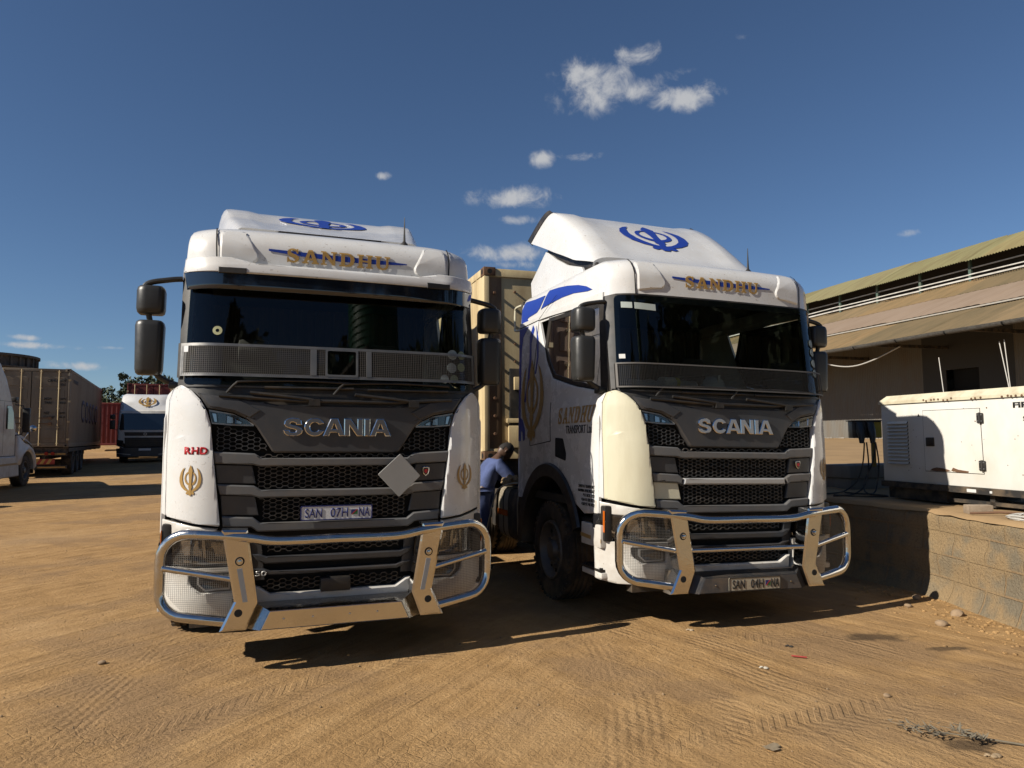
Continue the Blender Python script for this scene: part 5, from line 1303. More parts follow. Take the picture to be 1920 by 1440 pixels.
    w4 = copy_tree(w1, t); w4.location = (-7.5, .3, .5); w4.name = 'rear_wheel'
    bm = bmesh.new(); box(bm, (-8.2, .75, .6), (.9, .95, .9)); box(bm, (-8.2, 1.45, .6), (.9, 1.65, .9)); box(bm, (-1, .4, .5), (.6, 2.0, 1.2)); obj('chassis', bm, frame, t, smooth=False)
    bm = bmesh.new(); box(bm, (.95, .1, .35), (1.15, 2.3, .75), ch=.06); obj('bumper', bm, chrome, t)
    return t
make_bonneted('white bonneted truck with small dark crest, cut off by the left edge', -15.55, 22.9, .17, R(107), None)

# ------------------------------------------------------------------ concrete water tank and trees, far left
conc = mat('weathered_concrete', (.20, .19, .17), .9, dirt=(.05, .045, .04), dirt_amt=.85, dscale=2.5, stretch=(1, 1, .3), bump=.3, bscale=8)
tk = empty('water_tank', (-46.4, 61, -.25)); tag(tk, 'round grey concrete tank with a dark rim rising behind the container', 'tank')
bm = bmesh.new(); lathe(bm, [(0, 4.5), (8.0, 4.5)], 48, 'z'); obj('shell', bm, conc, tk)
bm = bmesh.new(); lathe(bm, [(7.95, 4.5), (8.0, 4.95), (8.12, 4.95), (8.14, 4.52), (8.2, 4.5), (8.95, 4.5), (8.95, 4.78), (9.15, 4.78), (9.17, .001)], 48, 'z')
for k in range(36):
    th = 2 * math.pi * k / 36; box(bm, (4.5, -.08, 8.14), (4.66, .08, 8.95), Matrix.Rotation(th, 4, 'Z'))
obj('rim', bm, mat('dark_concrete', (.06, .056, .05), .9, dirt=(.16, .14, .11), dirt_amt=.7, dscale=3), tk)
bm = bmesh.new(); tube(bm, [(1.2, -4.6, 9.1), (2.6, -4.6, 8.95)], .04, 6); tube(bm, [(2.2, -4.4, 9.1), (1.0, -4.4, 10.2)], .035, 6); obj('pipe', bm, frame, tk)

leafm = mat('dark_foliage', (.035, .052, .018), .7, var=.55, dscale=.8)
leafm2 = mat('olive_foliage', (.065, .075, .022), .7, var=.5, dscale=.8)
bark = mat('bark', (.10, .075, .05), .9, bump=.3, bscale=20)
def make_tree(label, x, y, z, h, r, seed, lm, group, n=2600, leaf=.20):
    g = random.Random(seed); t = empty('tree', (x, y, z)); tag(t, label, 'tree', group)
    bm = bmesh.new(); tops = []
    tube(bm, smooth_path([(0, 0, -.3), (.1 * r, .05, h * .25), (-.05 * r, 0, h * .5), (.05, .05, h * .72)], 4), [h * .03 * (1 - .7 * i / 12) for i in range(13)], 8)
    for k in range(9):
        a = 2 * math.pi * k / 9 + g.random(); z0 = h * (.35 + .35 * g.random()); rr = r * (.45 + .5 * g.random()); z1 = z0 + h * (.12 + .22 * g.random())
        e = (rr * math.cos(a), rr * math.sin(a), min(z1, h * .93)); tops.append(e)
        tube(bm, smooth_path([(0, 0, z0), (e[0] * .5, e[1] * .5, z0 + (z1 - z0) * .6), e], 3), [h * .012 * (1 - .8 * i / 6) for i in range(7)], 5)
    obj('trunk', bm, bark, t)
    cl = []
    for e in tops + [(0, 0, h * .88), (.3 * r, 0, h * .8), (-.3 * r, .1, h * .78)]:
        cl.append((Vector(e), r * (.24 + .20 * g.random())))
        for q in range(2):
            cl.append((Vector(e) + Vector((g.gauss(0, r * .22), g.gauss(0, r * .22), g.gauss(0, h * .06))), r * (.14 + .14 * g.random())))
    bm = bmesh.new()
    for i in range(n):
        c, rad = g.choice(cl); d = Vector((g.gauss(0, 1), g.gauss(0, 1), g.gauss(0, .75))); d.normalize()
        p = c + d * rad * (g.random() ** .45); s = leaf * (.6 + .8 * g.random())
        u = Vector((g.gauss(0, 1), g.gauss(0, 1), g.gauss(0, 1))).normalized(); v = u.cross(Vector((g.gauss(0, 1), g.gauss(0, 1), g.gauss(0, 1)))).normalized()
        bm.faces.new([bm.verts.new(p + u * s), bm.verts.new(p + v * s * .45), bm.verts.new(p - u * s), bm.verts.new(p - v * s * .45)])
    obj('crown', bm, lm, t, smooth=False); return t
make_tree('dark bushy tree, broadest of those behind the gold crested truck', -35.6, 70, 0, 7.6, 2.9, 3, leafm, 'trees on the skyline', 3000, .2)
make_tree('slender dark tree with open crown beside the broad bushy tree', -38.2, 71, 0, 7.3, 1.7, 5, leafm, 'trees on the skyline', 1600, .2)
make_tree('lower dark tree just past the end of the beige container', -41.0, 71, 0, 6.5, 2.0, 8, leafm, 'trees on the skyline', 1800, .2)
make_tree('dark tree crown at the right end of the skyline group', -32.2, 71, 0, 6.6, 2.4, 9, leafm, 'trees on the skyline', 2200, .2)
make_tree('low olive green bush standing above the red container', -33.6, 58, 0, 4.6, 2.4, 12, leafm2, 'bushes on the skyline', 2200, .16)

# ------------------------------------------------------------------ raised yard, wall and loading ledge
def ryz(x, y): return interp(y, [2, 9.5, 11, 20, 42, 80], [.86, .87, .92, 1.2, 1.38, 1.5])
EDGE = [(4.45, -6), (4.45, 3.0), (4.40, 6.0), (4.345, 7.5), (3.90, 8.80), (2.02, 14.4), (-.12, 20.8), (-6.0, 38.4), (-20, 80)]
def edge_x(y):
    for i in range(1, len(EDGE)):
        if y <= EDGE[i][1]: 
            a, b = EDGE[i - 1], EDGE[i]; return a[0] + (b[0] - a[0]) * (y - a[1]) / (b[1] - a[1])
    return EDGE[-1][0]
def dirt2():
    return mat('raised_yard_soil', (.42, .28, .145), .95, dirt=(.26, .175, .095), dirt_amt=.8, dscale=1.1, bump=.5, bscale=14, spec=.15)
bm = bmesh.new(); rows = []; y = -6.0; ysr = []
while y < 80: ysr.append(y); y += .12 if 4 < y < 11 else (.35 if y < 24 else 2.)
for y in ysr:
    row = []
    for k, dx in enumerate([0, .05, .12, .25, .4, .6, .9, 1.3, 1.8, 2.5, 3.5, 5, 7, 10, 14, 20, 30, 60, 120]):
        x = edge_x(y) + dx; n_ = noise2(x, y, 3.0, 3)
        zz = ryz(x, y) + .018 * n_ - (.035 + .03 * noise2(x + 3, y, 5, 2) if k == 0 else 0)
        row.append(bm.verts.new((x + (.03 * noise2(x, y + 5, 4, 3) if k == 0 else 0), y, zz)))
    rows.append(row)
for i in range(len(rows) - 1):
    for j in range(len(rows[0]) - 1): bm.faces.new((rows[i][j], rows[i][j + 1], rows[i + 1][j + 1], rows[i + 1][j]))
tag(obj('raised_yard', bm, dirt2(), angle=80), kind='structure')
# retaining wall face: plastered block courses
def wall_material():
    mt, n, l, b = nodes('block_wall'); b.inputs['Roughness'].default_value = .95; b.inputs['Specular IOR Level'].default_value = .15
    uv = n.new('ShaderNodeAttribute'); uv.attribute_name = 'along'; 
    br = n.new('ShaderNodeTexBrick'); br.inputs['Scale'].default_value = 1; br.inputs['Mortar Size'].default_value = .012; br.inputs['Brick Width'].default_value = .46; br.inputs['Row Height'].default_value = .235; br.inputs['Mortar Smooth'].default_value = .3
    br.inputs['Color1'].default_value = (0.238, 0.187, 0.119, 1); br.inputs['Color2'].default_value = (0.176, 0.151, 0.108, 1); br.inputs['Mortar'].default_value = (0.259, 0.180, 0.101, 1)
    l.new(uv.outputs['Vector'], br.inputs['Vector'])
    geo = n.new('ShaderNodeNewGeometry'); nz1 = n.new('ShaderNodeTexNoise'); nz1.inputs['Scale'].default_value = 4; nz1.inputs['Detail'].default_value = 8; l.new(geo.outputs['Position'], nz1.inputs['Vector'])
    nz2 = n.new('ShaderNodeTexNoise'); nz2.inputs['Scale'].default_value = 45; nz2.inputs['Detail'].default_value = 7; nz2.inputs['Roughness'].default_value = .7; l.new(geo.outputs['Position'], nz2.inputs['Vector'])
    sx = n.new('ShaderNodeSeparateXYZ'); l.new(uv.outputs['Vector'], sx.inputs[0])
    mr = n.new('ShaderNodeMapRange'); l.new(nz1.outputs[0], mr.inputs[0]); mr.inputs[1].default_value = .40; mr.inputs[2].default_value = .56
    mxa = n.new('ShaderNodeMix'); mxa.data_type = 'RGBA'; l.new(mr.outputs[0], mxa.inputs[0]); mxa.inputs[7].default_value = (0.288, 0.205, 0.112, 1); l.new(br.outputs['Color'], mxa.inputs[6])
    mr2 = n.new('ShaderNodeMapRange'); l.new(nz2.outputs[0], mr2.inputs[0]); mr2.inputs[1].default_value = .5; mr2.inputs[2].default_value = .75; mr2.inputs[4].default_value = .75
    mxb = n.new('ShaderNodeMix'); mxb.data_type = 'RGBA'; l.new(mr2.outputs[0], mxb.inputs[0]); l.new(mxa.outputs[2], mxb.inputs[6]); mxb.inputs[7].default_value = (.13, .095, .06, 1)
    l.new(mxb.outputs[2], b.inputs['Base Color'])
    ad = n.new('ShaderNodeMath'); ad.operation = 'MULTIPLY_ADD'; l.new(br.outputs['Fac'], ad.inputs[0]); ad.inputs[1].default_value = -.6; l.new(nz2.outputs[0], ad.inputs[2])
    bp = n.new('ShaderNodeBump'); bp.inputs['Strength'].default_value = 1.0; bp.inputs['Distance'].default_value = .03; l.new(ad.outputs[0], bp.inputs['Height']); l.new(bp.outputs[0], b.inputs['Normal'])
    return mt
bm = bmesh.new(); rows = []; lay = bm.verts.layers.float_vector.new('along')
zl = [-.1, .0, .05, .1, .16, .22, .3, .38, .46, .54, .62, .7, .76, .81, .85]
s_ = 0; prevy = None
for y in ysr:
    if y > 40: break
    row = []
    if prevy is not None: s_ += math.hypot(y - prevy, edge_x(y) - edge_x(prevy))
    prevy = y
    nx, ny = (-1, 0) if y < 7.5 else (-.948, -.319)
    for z in zl:
        q = noise2(y * 1.3, z * 2.2, 1.7, 4)
        toe = .12 * max(0, (.22 - z) / .3) ** 1.6 + .02 * max(0, .5 - z)
        d = .045 * q + toe * (1 + .6 * noise2(y, 3, 1.1, 2)) + (.02 if z < .60 else 0) - (.03 if z > .83 else 0)
        zt = z * ((ryz(0, y) - .03) / .85) if z > .3 else z
        v = bm.verts.new((edge_x(y) + nx * d, y + ny * d, zt)); v[lay] = (s_, z + .02, 0); row.append(v)
    rows.append(row)
for i in range(len(rows) - 1):
    for j in range(len(zl) - 1): bm.faces.new((rows[i][j], rows[i + 1][j], rows[i + 1][j + 1], rows[i][j + 1]))
wl_ = obj('retaining_wall', bm, wall_material(), angle=60); tag(wl_, 'rough low block wall holding up the yard under the generator', 'wall')
# concrete step behind the generator
bm = bmesh.new(); mtx = yaw_m(4.70, 9.95, .84, R(18))
box(bm, (0, 0, 0), (1.6, .55, .2), mtx, ch=.02); box(bm, (-.03, -.03, .20), (1.6, .6, .38), mtx, ch=.02)
tag(obj('concrete_plinth', bm, conc), 'stepped dark concrete plinth beside the generator carrying the socket post', 'plinth')

# ------------------------------------------------------------------ generator set
genw = mat('generator_paint', (.80, .79, .74), .45, dirt=(.62, .54, .38), dirt_amt=.5, dscale=2.2, stretch=(1, 1, .6), bump=.03, bscale=60)
GA = math.atan2(-.972, .236)
gen = empty('generator', (4.585, 8.84, .885), (0, 0, GA)); gen.scale = (.95, .95, .95); tag(gen, 'cream white generator canopy with louvres and hinged door on the raised yard', 'generator')
bm = bmesh.new(); box(bm, (0, 0, .21), (3.6, 1.15, 1.20), ch=.012); gbody = obj('canopy', bm, genw, gen)
bm = bmesh.new()
pts = [(-.02, -.02, 1.19), (-.02, -.02, 1.225), (.04, .06, 1.30), (.04, 1.09, 1.30), (-.02, 1.17, 1.225), (-.02, 1.17, 1.19)]
a = [bm.verts.new(p) for p in pts]; b = [bm.verts.new((3.6 - p[0], p[1], p[2])) for p in pts]
for i in range(5): bm.faces.new((a[i], b[i], b[i + 1], a[i + 1]))
bm.faces.new(a); bm.faces.new(b[::-1]); obj('roof', bm, mat('generator_roof_paint', (.74, .68, .50), .5, dirt=(.30, .2, .1), dirt_amt=.7, dscale=5), gen, smooth=False)
bm = bmesh.new(); box(bm, (-.02, -.025, .14), (3.62, 1.18, .21)); box(bm, (.05, .03, 0.), (.95, 1.1, .14)); box(bm, (2.4, .03, 0.), (3.5, 1.1, .14)); box(bm, (.9, .05, .02), (2.5, .10, .06)); box(bm, (1.5, .05, 0), (1.56, .2, .14)); obj('skid', bm, frame, gen, smooth=False)
GP = flat((0, 0, 0), (1, 0, 0), (0, 0, 1), (0, -1, 0))
lv = panel('louvre_vent', [[(.11, .44), (.455, .44), (.455, .985), (.11, .985)]], GP, genw, gen, off=.004, thick=.006)
bm = bmesh.new()
for k in range(12):
    z = .955 - k * .0455
    quad(bm, (.115, -.006, z - .012), (.45, -.006, z - .012), (.45, -.004, z + .012), (.115, -.004, z + .012), mi=1)
    quad(bm, (.115, -.034, z - .018), (.45, -.034, z - .018), (.45, -.006, z + .014), (.115, -.006, z + .014))
    quad(bm, (.115, -.034, z - .018), (.45, -.034, z - .018), (.45, -.006, z - .022), (.115, -.006, z - .022), mi=1)
obj('slat', bm, [genw, void], lv, smooth=False)
dr = panel('door', [[(.69, .365), (1.49, .365), (1.475, 1.085), (.685, 1.085)]], GP, genw, gen, off=.006, thick=.008, ch=.002)
panel('panel_seam', [[[(.684, .359), (1.496, .359), (1.481, 1.091), (.679, 1.091)], [(.690, .365), (1.490, .365), (1.475, 1.085), (.685, 1.085)]]], GP, void, dr, off=.0015, thick=.003)
for z in (.98, .455):
    bm = bmesh.new()
    box(bm, (1.445, -.022, z - .055), (1.525, -.006, z + .055), ch=.008); tube(bm, [(1.487, -.022, z - .06), (1.487, -.022, z + .06)], .012, 8)
    for dx in (-.024, .024):
        for dz in (-.035, .035): lathe(bm, [(-.026, .001), (-.026, .007), (-.02, .008)], 8, 'y', (1.485 + dx, 0, z + dz), mi=1)
    obj('hinge', bm, [black, steelbl], dr)
bm = bmesh.new(); box(bm, (.725, -.020, .66), (.845, -.005, .765), ch=.01); lathe(bm, [(-.03, .001), (-.03, .018), (-.02, .022)], 14, 'y', (.785, 0, .712)); box(bm, (.76, -.024, .685), (.81, -.019, .74)); obj('latch', bm, black, dr)
panel('rust_hole', [[(.76, .372), (.80, .398), (.86, .412), (.95, .405), (1.02, .392), (1.06, .376), (1.0, .368), (.86, .366)], [(1.065, .38), (1.09, .418), (1.16, .398), (1.30, .385), (1.295, .368), (1.15, .366)]], GP, rust, dr, off=.0085, thick=.003)
panel('sticker', [[(-.0 + .012, 1.12), (.085, 1.12), (.085, 1.19), (.012, 1.19)]], GP, paper, gbody, off=.003, thick=.002)
panel('sticker', [[(.60, 1.02), (.635, 1.02), (.6175, 1.055)]], GP, ink, gbody, off=.003, thick=.002)
for q in ([(1.28, .155), (1.40, .155), (1.40, .19), (1.28, .19)], [(1.57, .16), (1.60, .16), (1.60, .185), (1.57, .185)]): panel('sticker', [q], flat((0, -.025, 0), (1, 0, 0), (0, 0, 1), (0, -1, 0)), paper, gbody, off=.003, thick=.002)
lettering('lettering', 'FIR', (1.88, 1.075, 2.06, 1.135), GP, ink, gbody, off=.003, bold=.04)
lettering('lettering', 'S', (1.985, .935, 2.02, .985), GP, ink, gbody, off=.003, bold=.02)
rs = random.Random(4)
bm = bmesh.new()
for k in range(26):
    x, z, r_ = rs.uniform(.1, 2.2), rs.uniform(.3, 1.18), rs.uniform(.003, .008)
    lathe(bm, [(-.0012, .0005), (-.0012, r_), (0, r_ * 1.2)], 7, 'y', (x, -.001 if not .69 < x < 1.49 else -.007, z))
obj('rust_spot', bm, rust, gbody)
bm = bmesh.new()
for x0, n in ((.72, 5), (1.02, 3), (1.40, 3), (1.78, 5)):
    for k in range(n):
        lathe(bm, [(-.004, .001), (-.004, .012), (0, .013)], 8, 'y', (x0 + k * .055 + rs.uniform(-.01, .01), -.021, 1.205 + rs.uniform(-.008, .012)))
obj('roof_bolt', bm, rust, gbody)

# socket box on a post with cables
sk = empty('socket_post', (4.98, 9.95, 1.2), (0, 0, R(-12))); tag(sk, 'dark socket box on a short post with hanging black plugs', 'socket box')
bm = bmesh.new(); box(bm, (.035, .02, .0), (.085, .07, .45)); obj('post', bm, mat('yellow_post', (.26, .17, .02), .6, dirt=(.05, .04, .03), dirt_amt=.8), sk)
bm = bmesh.new(); box(bm, (-.22, -.02, .40), (.16, .22, .64), ch=.01); box(bm, (-.24, -.06, .635), (.18, .24, .65), ch=.004); bx_ = obj('box', bm, black, sk)
panel('side_plate', [[(.06, .41), (.155, .41), (.155, .62), (.06, .62)]], flat((0, -.02, 0), (1, 0, 0), (0, 0, 1), (0, -1, 0)), mat('yellow_plate', (.50, .36, .03), .5), bx_, off=.004, thick=.004)
for px in (-.13, .01):
    bm = bmesh.new(); tube(bm, [(px, -.03, .60), (px, -.08, .50), (px + .005, -.11, .42), (px, -.12, .33)], [.05, .055, .045, .03], 12); box(bm, (px - .05, -.05, .52), (px + .05, -.015, .63), ch=.008); obj('plug', bm, mirrorblk, sk)
def cable(pts, label):
    bm = bmesh.new(); tube(bm, smooth_path(pts, 7), .010, 8); tag(obj('cable', bm, rubber), label, 'cable', 'black cables hanging from the socket box')
cable([(4.86, 9.85, 1.54), (4.80, 9.8, 1.25), (4.66, 9.7, 1.02), (4.45, 9.6, .90), (4.2, 9.4, .885), (4.0, 9.3, .885)], 'black cable from the left plug reaching farthest toward the truck')
cable([(4.88, 9.83, 1.54), (4.84, 9.72, 1.22), (4.70, 9.55, .98), (4.50, 9.40, .885), (4.25, 9.15, .88), (4.05, 9.05, .88)], 'black cable from the left plug ending nearest the wall edge')
cable([(4.99, 9.8, 1.54), (4.90, 9.72, 1.28), (4.72, 9.62, 1.0), (4.60, 9.3, .89), (4.72, 9.05, .88), (4.60, 8.92, .88), (4.32, 8.98, .88), (4.12, 9.2, .88)], 'black cable from the right plug looping on the ground')
cable([(5.0, 9.82, 1.54), (4.97, 9.7, 1.25), (4.86, 9.55, 1.0), (4.74, 9.4, .89), (4.55, 9.25, .885), (4.4, 9.5, .885)], 'black cable from the right plug hanging nearly straight down')
# brick, coil, stick on the wall
bm = bmesh.new(); box(bm, (-.115, -.06, 0), (.115, .06, .085), yaw_m(4.60, 7.10, .865, R(-8)), ch=.012)
for v in bm.verts: v.co += Vector((noise2(v.co.x, v.co.y, 30, 2), noise2(v.co.y, v.co.z, 30, 2), noise2(v.co.z, v.co.x, 30, 2))) * .006
tag(obj('brick', bm, mat('pale_brick', (.36, .28, .2), .9, dirt=(.2, .14, .09), dirt_amt=.7, dscale=20, bump=.3, bscale=60)), 'pale brick lying on the wall edge in front of the generator', 'brick')
bm = bmesh.new()
for k in range(5):
    rr = .15 + .008 * k; tube(bm, [(4.70 + rr * math.cos(R(q)), 6.55 + rr * .8 * math.sin(R(q)), .875 + .006 * k + .01 * math.sin(q * .05 + k)) for q in range(0, 360, 15)], .006, 6, closed=True)
for k in range(6): tube(bm, smooth_path([(4.72 + .03 * k - .08, 6.60, .90), (4.75, 6.56 + .02 * k, .95 + .01 * k), (4.72 + .04 * k, 6.50, .92)], 4), .004, 5)
tag(obj('wire_coil', bm, mat('pale_wire', (.55, .54, .50), .5)), 'coil of pale wire lying on the wall edge by the right picture border', 'wire coil')
bm = bmesh.new(); tube(bm, [(4.42, 6.95, .885), (4.62, 6.82, .905), (4.80, 6.74, .90)], .012, 7); tag(obj('iron_rod', bm, rust), 'dark iron rod lying between the brick and the wire coil', 'rod')

# ------------------------------------------------------------------ warehouse
roofm = mat('asbestos_roof_moss', (.26, .235, .115), .9, dirt=(.17, .125, .06), dirt_amt=.9, dscale=1.6, stretch=(1.3, .16, .16), bump=.1, bscale=6)
roofl = mat('asbestos_roof_brown', (.25, .175, .09), .9, dirt=(.13, .105, .055), dirt_amt=.9, dscale=1.4, stretch=(1, .3, .3), bump=.1, bscale=6)
tan = mat('tan_sheet', (.30, .22, .155), .85, dirt=(.24, .165, .105), dirt_amt=.8, dscale=1.1, stretch=(1, .3, .3))
wallm = mat('galvanised_wall', (.175, .165, .145), .65, metal=.15, dirt=(.17, .12, .07), dirt_amt=.8, dscale=1.2, stretch=(1, 1, .3))
greenst = mat('green_steel', (.06, .12, .10), .6, dirt=DUST, dirt_amt=.4)
WU = Vector((.274, -.96, 0)).normalized(); WN = Vector((.9616, .2745, 0)); WP = Vector((18.82, 43, 0))
wm = Matrix.Identity(4); wm.col[0][:3] = WU; wm.col[1][:3] = WN; wm.col[2][:3] = (0, 0, 1); wm.translation = WP
wh = bpy.data.objects.new('warehouse', None); COL.objects.link(wh); wh.matrix_world = wm
tag(wh, 'long low warehouse with mossy ridge vent roof and corrugated walls', 'warehouse')
S0, S1 = -46, 20
def corr(name, prof, m_, parent, pitch=.17, amp=.022, s0=S0, s1=S1, spp=6, laps=True, jit=.0):
    """corrugated sheets; prof = list of (p, z) from the lower edge upwards"""
    ml = m_ if isinstance(m_, list) else [m_]
    bm = bmesh.new(); n = int((s1 - s0) / pitch * spp); cols = []
    dn = [(-(prof[min(i + 1, len(prof) - 1)][1] - prof[max(i - 1, 0)][1]), (prof[min(i + 1, len(prof) - 1)][0] - prof[max(i - 1, 0)][0])) for i in range(len(prof))]
    for k in range(n + 1):
        s = s0 + (s1 - s0) * k / n; a = amp * math.sin(2 * math.pi * s / pitch); sheet = int(s / 1.05 + 500)
        lift = (.05 * ((sheet * 7919 % 13) / 13.)) if laps else 0
        cols.append([bm.verts.new((s, p_ + dn[i][0] / math.hypot(*dn[i]) * (a + lift), z_ + dn[i][1] / math.hypot(*dn[i]) * (a + lift) + jit * noise.noise((s * .8, p_, 0)))) for i, (p_, z_) in enumerate(prof)])
    for k in range(n):
        mi_ = int((s0 + (s1 - s0) * k / n) / 1.05 + 500) * 2654435761 % 97 % len(ml)
        for i in range(len(prof) - 1): bm.faces.new((cols[k][i], cols[k + 1][i], cols[k + 1][i + 1], cols[k][i + 1])).material_index = mi_
    return obj(name, bm, ml, parent, angle=60)
def tint(m_, k, nm):
    q = m_.copy(); q.name = nm
    for nd in q.node_tree.nodes:
        if nd.type == 'VALTORGB':
            for e in nd.color_ramp.elements: e.color = tuple(c * w for c, w in zip(e.color[:3], k)) + (1,)
    return q
roofl = [roofl, tint(roofl, (.78, .80, .78), 'asbestos_roof_weathered'), tint(roofl, (1.08, 1.02, .92), 'asbestos_roof_pale')]
roofm = [roofm, tint(roofm, (.82, .80, .74), 'moss_roof_weathered'), tint(roofm, (1.1, 1.04, .95), 'moss_roof_pale'), tint(roofm, (.93, .95, .9), 'moss_roof_greenish')]
corr('lower_roof', [(-.12, 6.64), (1.3, 7.24), (2.7, 7.8), (4.3, 8.36)], roofl, wh)
corr('middle_roof', [(3.95, 8.42), (6, 9.3), (8.6, 10.24)], tan, wh, pitch=.5, amp=.008)
corr('upper_roof', [(8.3, 10.14), (9.8, 10.85), (11.3, 11.55)], roofl, wh)
mr_ = corr('ridge_roof', [(10.3, 12.64), (11.5, 13.35), (12.8, 14.0), (14.0, 14.58)], roofm, wh, pitch=.2, amp=.03)
corr('far_roof', [(14.0, 14.58), (17.7, 12.64)], roofm, wh, pitch=.2, amp=.03); corr('far_roof', [(16.7, 11.55), (28, 6.64)], roofl, wh)
bm = bmesh.new()
for z in (10.2, 8.39): pass
box(bm, (S0, 3.88, 8.31), (S1, 3.96, 8.385)); obj('sheet_edge', bm, mat('pale_flashing', (.40, .38, .34), .6, dirt=DUST, dirt_amt=.5), wh, smooth=False)
bm = bmesh.new(); box(bm, (S0, 4.0, 8.1), (S1, 4.3, 8.29)); obj('gap', bm, void, wh, smooth=False)
# ridge vent: posts, rails, dark boards for the shade inside
s = S0
while s < S1: bm = bmesh.new(); box(bm, (s - .09, 10.95, 11.3), (s + .09, 11.1, 12.9)); obj('vent_post', bm, greenst, wh, smooth=False); s += 3.9
bm = bmesh.new(); r2 = random.Random(3)
for zz, pp, th in ((11.62, 10.9, .05), (11.88, 10.92, .035), (12.28, 11.0, .04)):
    s = S0
    while s < S1:
        l_ = 3.9; box(bm, (s, pp, zz - th), (s + l_, pp + .05, zz + th), Matrix.Translation((s, 0, zz)) @ Matrix.Rotation(R(r2.uniform(-.5, .5)), 4, 'Y') @ Matrix.Translation((-s, 0, -zz))); s += l_
obj('vent_rail', bm, mat('whitewashed_board', (.62, .60, .55), .7, dirt=(.15, .1, .07), dirt_amt=.6, dscale=2), wh, smooth=False)
bm = bmesh.new(); box(bm, (S0, 12.3, 11.2), (S1, 12.4, 13.5)); box(bm, (S0, 10.9, 11.25), (S1, 12.4, 11.4)); obj('vent_shadow_board', bm, mat('vent_shade', (.035, .028, .022), .9), wh, smooth=False)  # near-black boards stand in for the shade inside the ridge vent
# gutter
bm = bmesh.new(); prf = [(-.20 + .16 * math.cos(R(q)), 6.61 + .16 * math.sin(R(q))) for q in range(0, -181, -20)] + [(-.37, 6.65)]
pr = None
for k in range(0, 67):
    s = S0 + (S1 - S0) * k / 66; ring = [bm.verts.new((s, p_, z_ + .02 * noise.noise((s * .4, 0, 0)))) for p_, z_ in prf]
    if pr:
        for i in range(len(prf) - 1): bm.faces.new((pr[i], ring[i], ring[i + 1], pr[i + 1]))
    pr = ring
s = S0 + 1
while s < S1:
    for q in range(0, -180, -20): 
        a_, b_ = R(q), R(q - 20); bm.faces.new([bm.verts.new((s + ds, -.20 + .175 * math.cos(t_), 6.61 + .175 * math.sin(t_))) for ds, t_ in ((0, a_), (.09, a_), (.09, b_), (0, b_))]).material_index = 1
    s += 3.0
bmesh.ops.solidify(bm, geom=bm.faces[:], thickness=.008)
obj('gutter', bm, [mat('gutter_zinc', (.24, .23, .21), .55, metal=.3, dirt=(.06, .05, .04), dirt_amt=.7), void], wh)
# walls
PW = 5.35
win = (2.7, 4.6, 3.7, 5.2)
corr('corrugated_wall', [(PW, 1.2), (PW, 8.8)], wallm, wh, pitch=.15, amp=.02, s0=S0, s1=2.2, laps=False)
corr('corrugated_wall', [(PW, 1.2), (PW, 8.8)], wallm, wh, pitch=.15, amp=.02, s0=8.0, s1=S1, laps=False)
bm = bmesh.new()
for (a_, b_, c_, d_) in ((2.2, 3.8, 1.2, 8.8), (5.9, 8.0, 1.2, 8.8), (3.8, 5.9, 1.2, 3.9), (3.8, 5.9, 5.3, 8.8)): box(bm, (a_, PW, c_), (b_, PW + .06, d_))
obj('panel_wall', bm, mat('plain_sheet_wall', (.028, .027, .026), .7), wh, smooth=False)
bm = bmesh.new(); box(bm, (3.85, PW + .5, 3.8), (5.85, PW + .56, 5.4)); wi = obj('window_opening', bm, void, wh, smooth=False)
for s in range(-44, 20, 6):
    bm = bmesh.new(); box(bm, (s - .06, .1, 6.5), (s + .06, PW, 6.68)); obj('eave_beam', bm, frame, wh, smooth=False)
bm = bmesh.new(); box(bm, (S0 + .1, 27.9, 1.0), (S1 - .1, 28, 6.7)); box(bm, (S0, PW, 1.0), (S0 + .1, 28, 6.7)); box(bm, (S1 - .1, PW, 1.0), (S1, 28, 6.7)); obj('rear_wall', bm, wallm, wh, smooth=False)
bm = bmesh.new(); tube(bm, smooth_path([(-1.5, .6, 6.45), (.2, .6, 5.85), (1.9, .6, 5.62), (3.6, .6, 5.85), (5.4, .6, 6.35)], 5), .035, 6); tag(obj('hanging_cable', bm, mat('pale_cable', (.5, .48, .44), .6), wh))
for a_, b_ in (((7.7, .7, 5.5), (8.25, .3, 3.7)), ((11.0, .7, 5.9), (11.7, .3, 3.6)), ((11.25, .7, 5.95), (11.75, .3, 3.6))):
    bm = bmesh.new(); tube(bm, [a_, b_], .022, 6); obj('stay_rod', bm, mat('pale_cable', (.5, .48, .44), .6), wh)
# rubble at the wall foot
bm = bmesh.new(); rb = random.Random(11)
for k in range(260):
    s = rb.uniform(-14, 8); pp = PW - .2 - abs(rb.gauss(0, .7)); q = wm @ Vector((s, pp, 0)); r_ = rb.uniform(.05, .16)
    t_ = bmesh.new(); bmesh.ops.create_icosphere(t_, subdivisions=1, radius=r_)
    for v in t_.verts: v.co = v.co * (1 + .35 * noise.noise(v.co * 9 + Vector((k, 0, 0)))); v.co.z *= .6
    addbm(bm, t_, Matrix.Translation((q.x, q.y, 1.36 + .03)))
tag(obj('rubble', bm, mat('grey_rubble', (.36, .33, .29), .95, var=.4, dscale=3), smooth=False), kind='stuff')
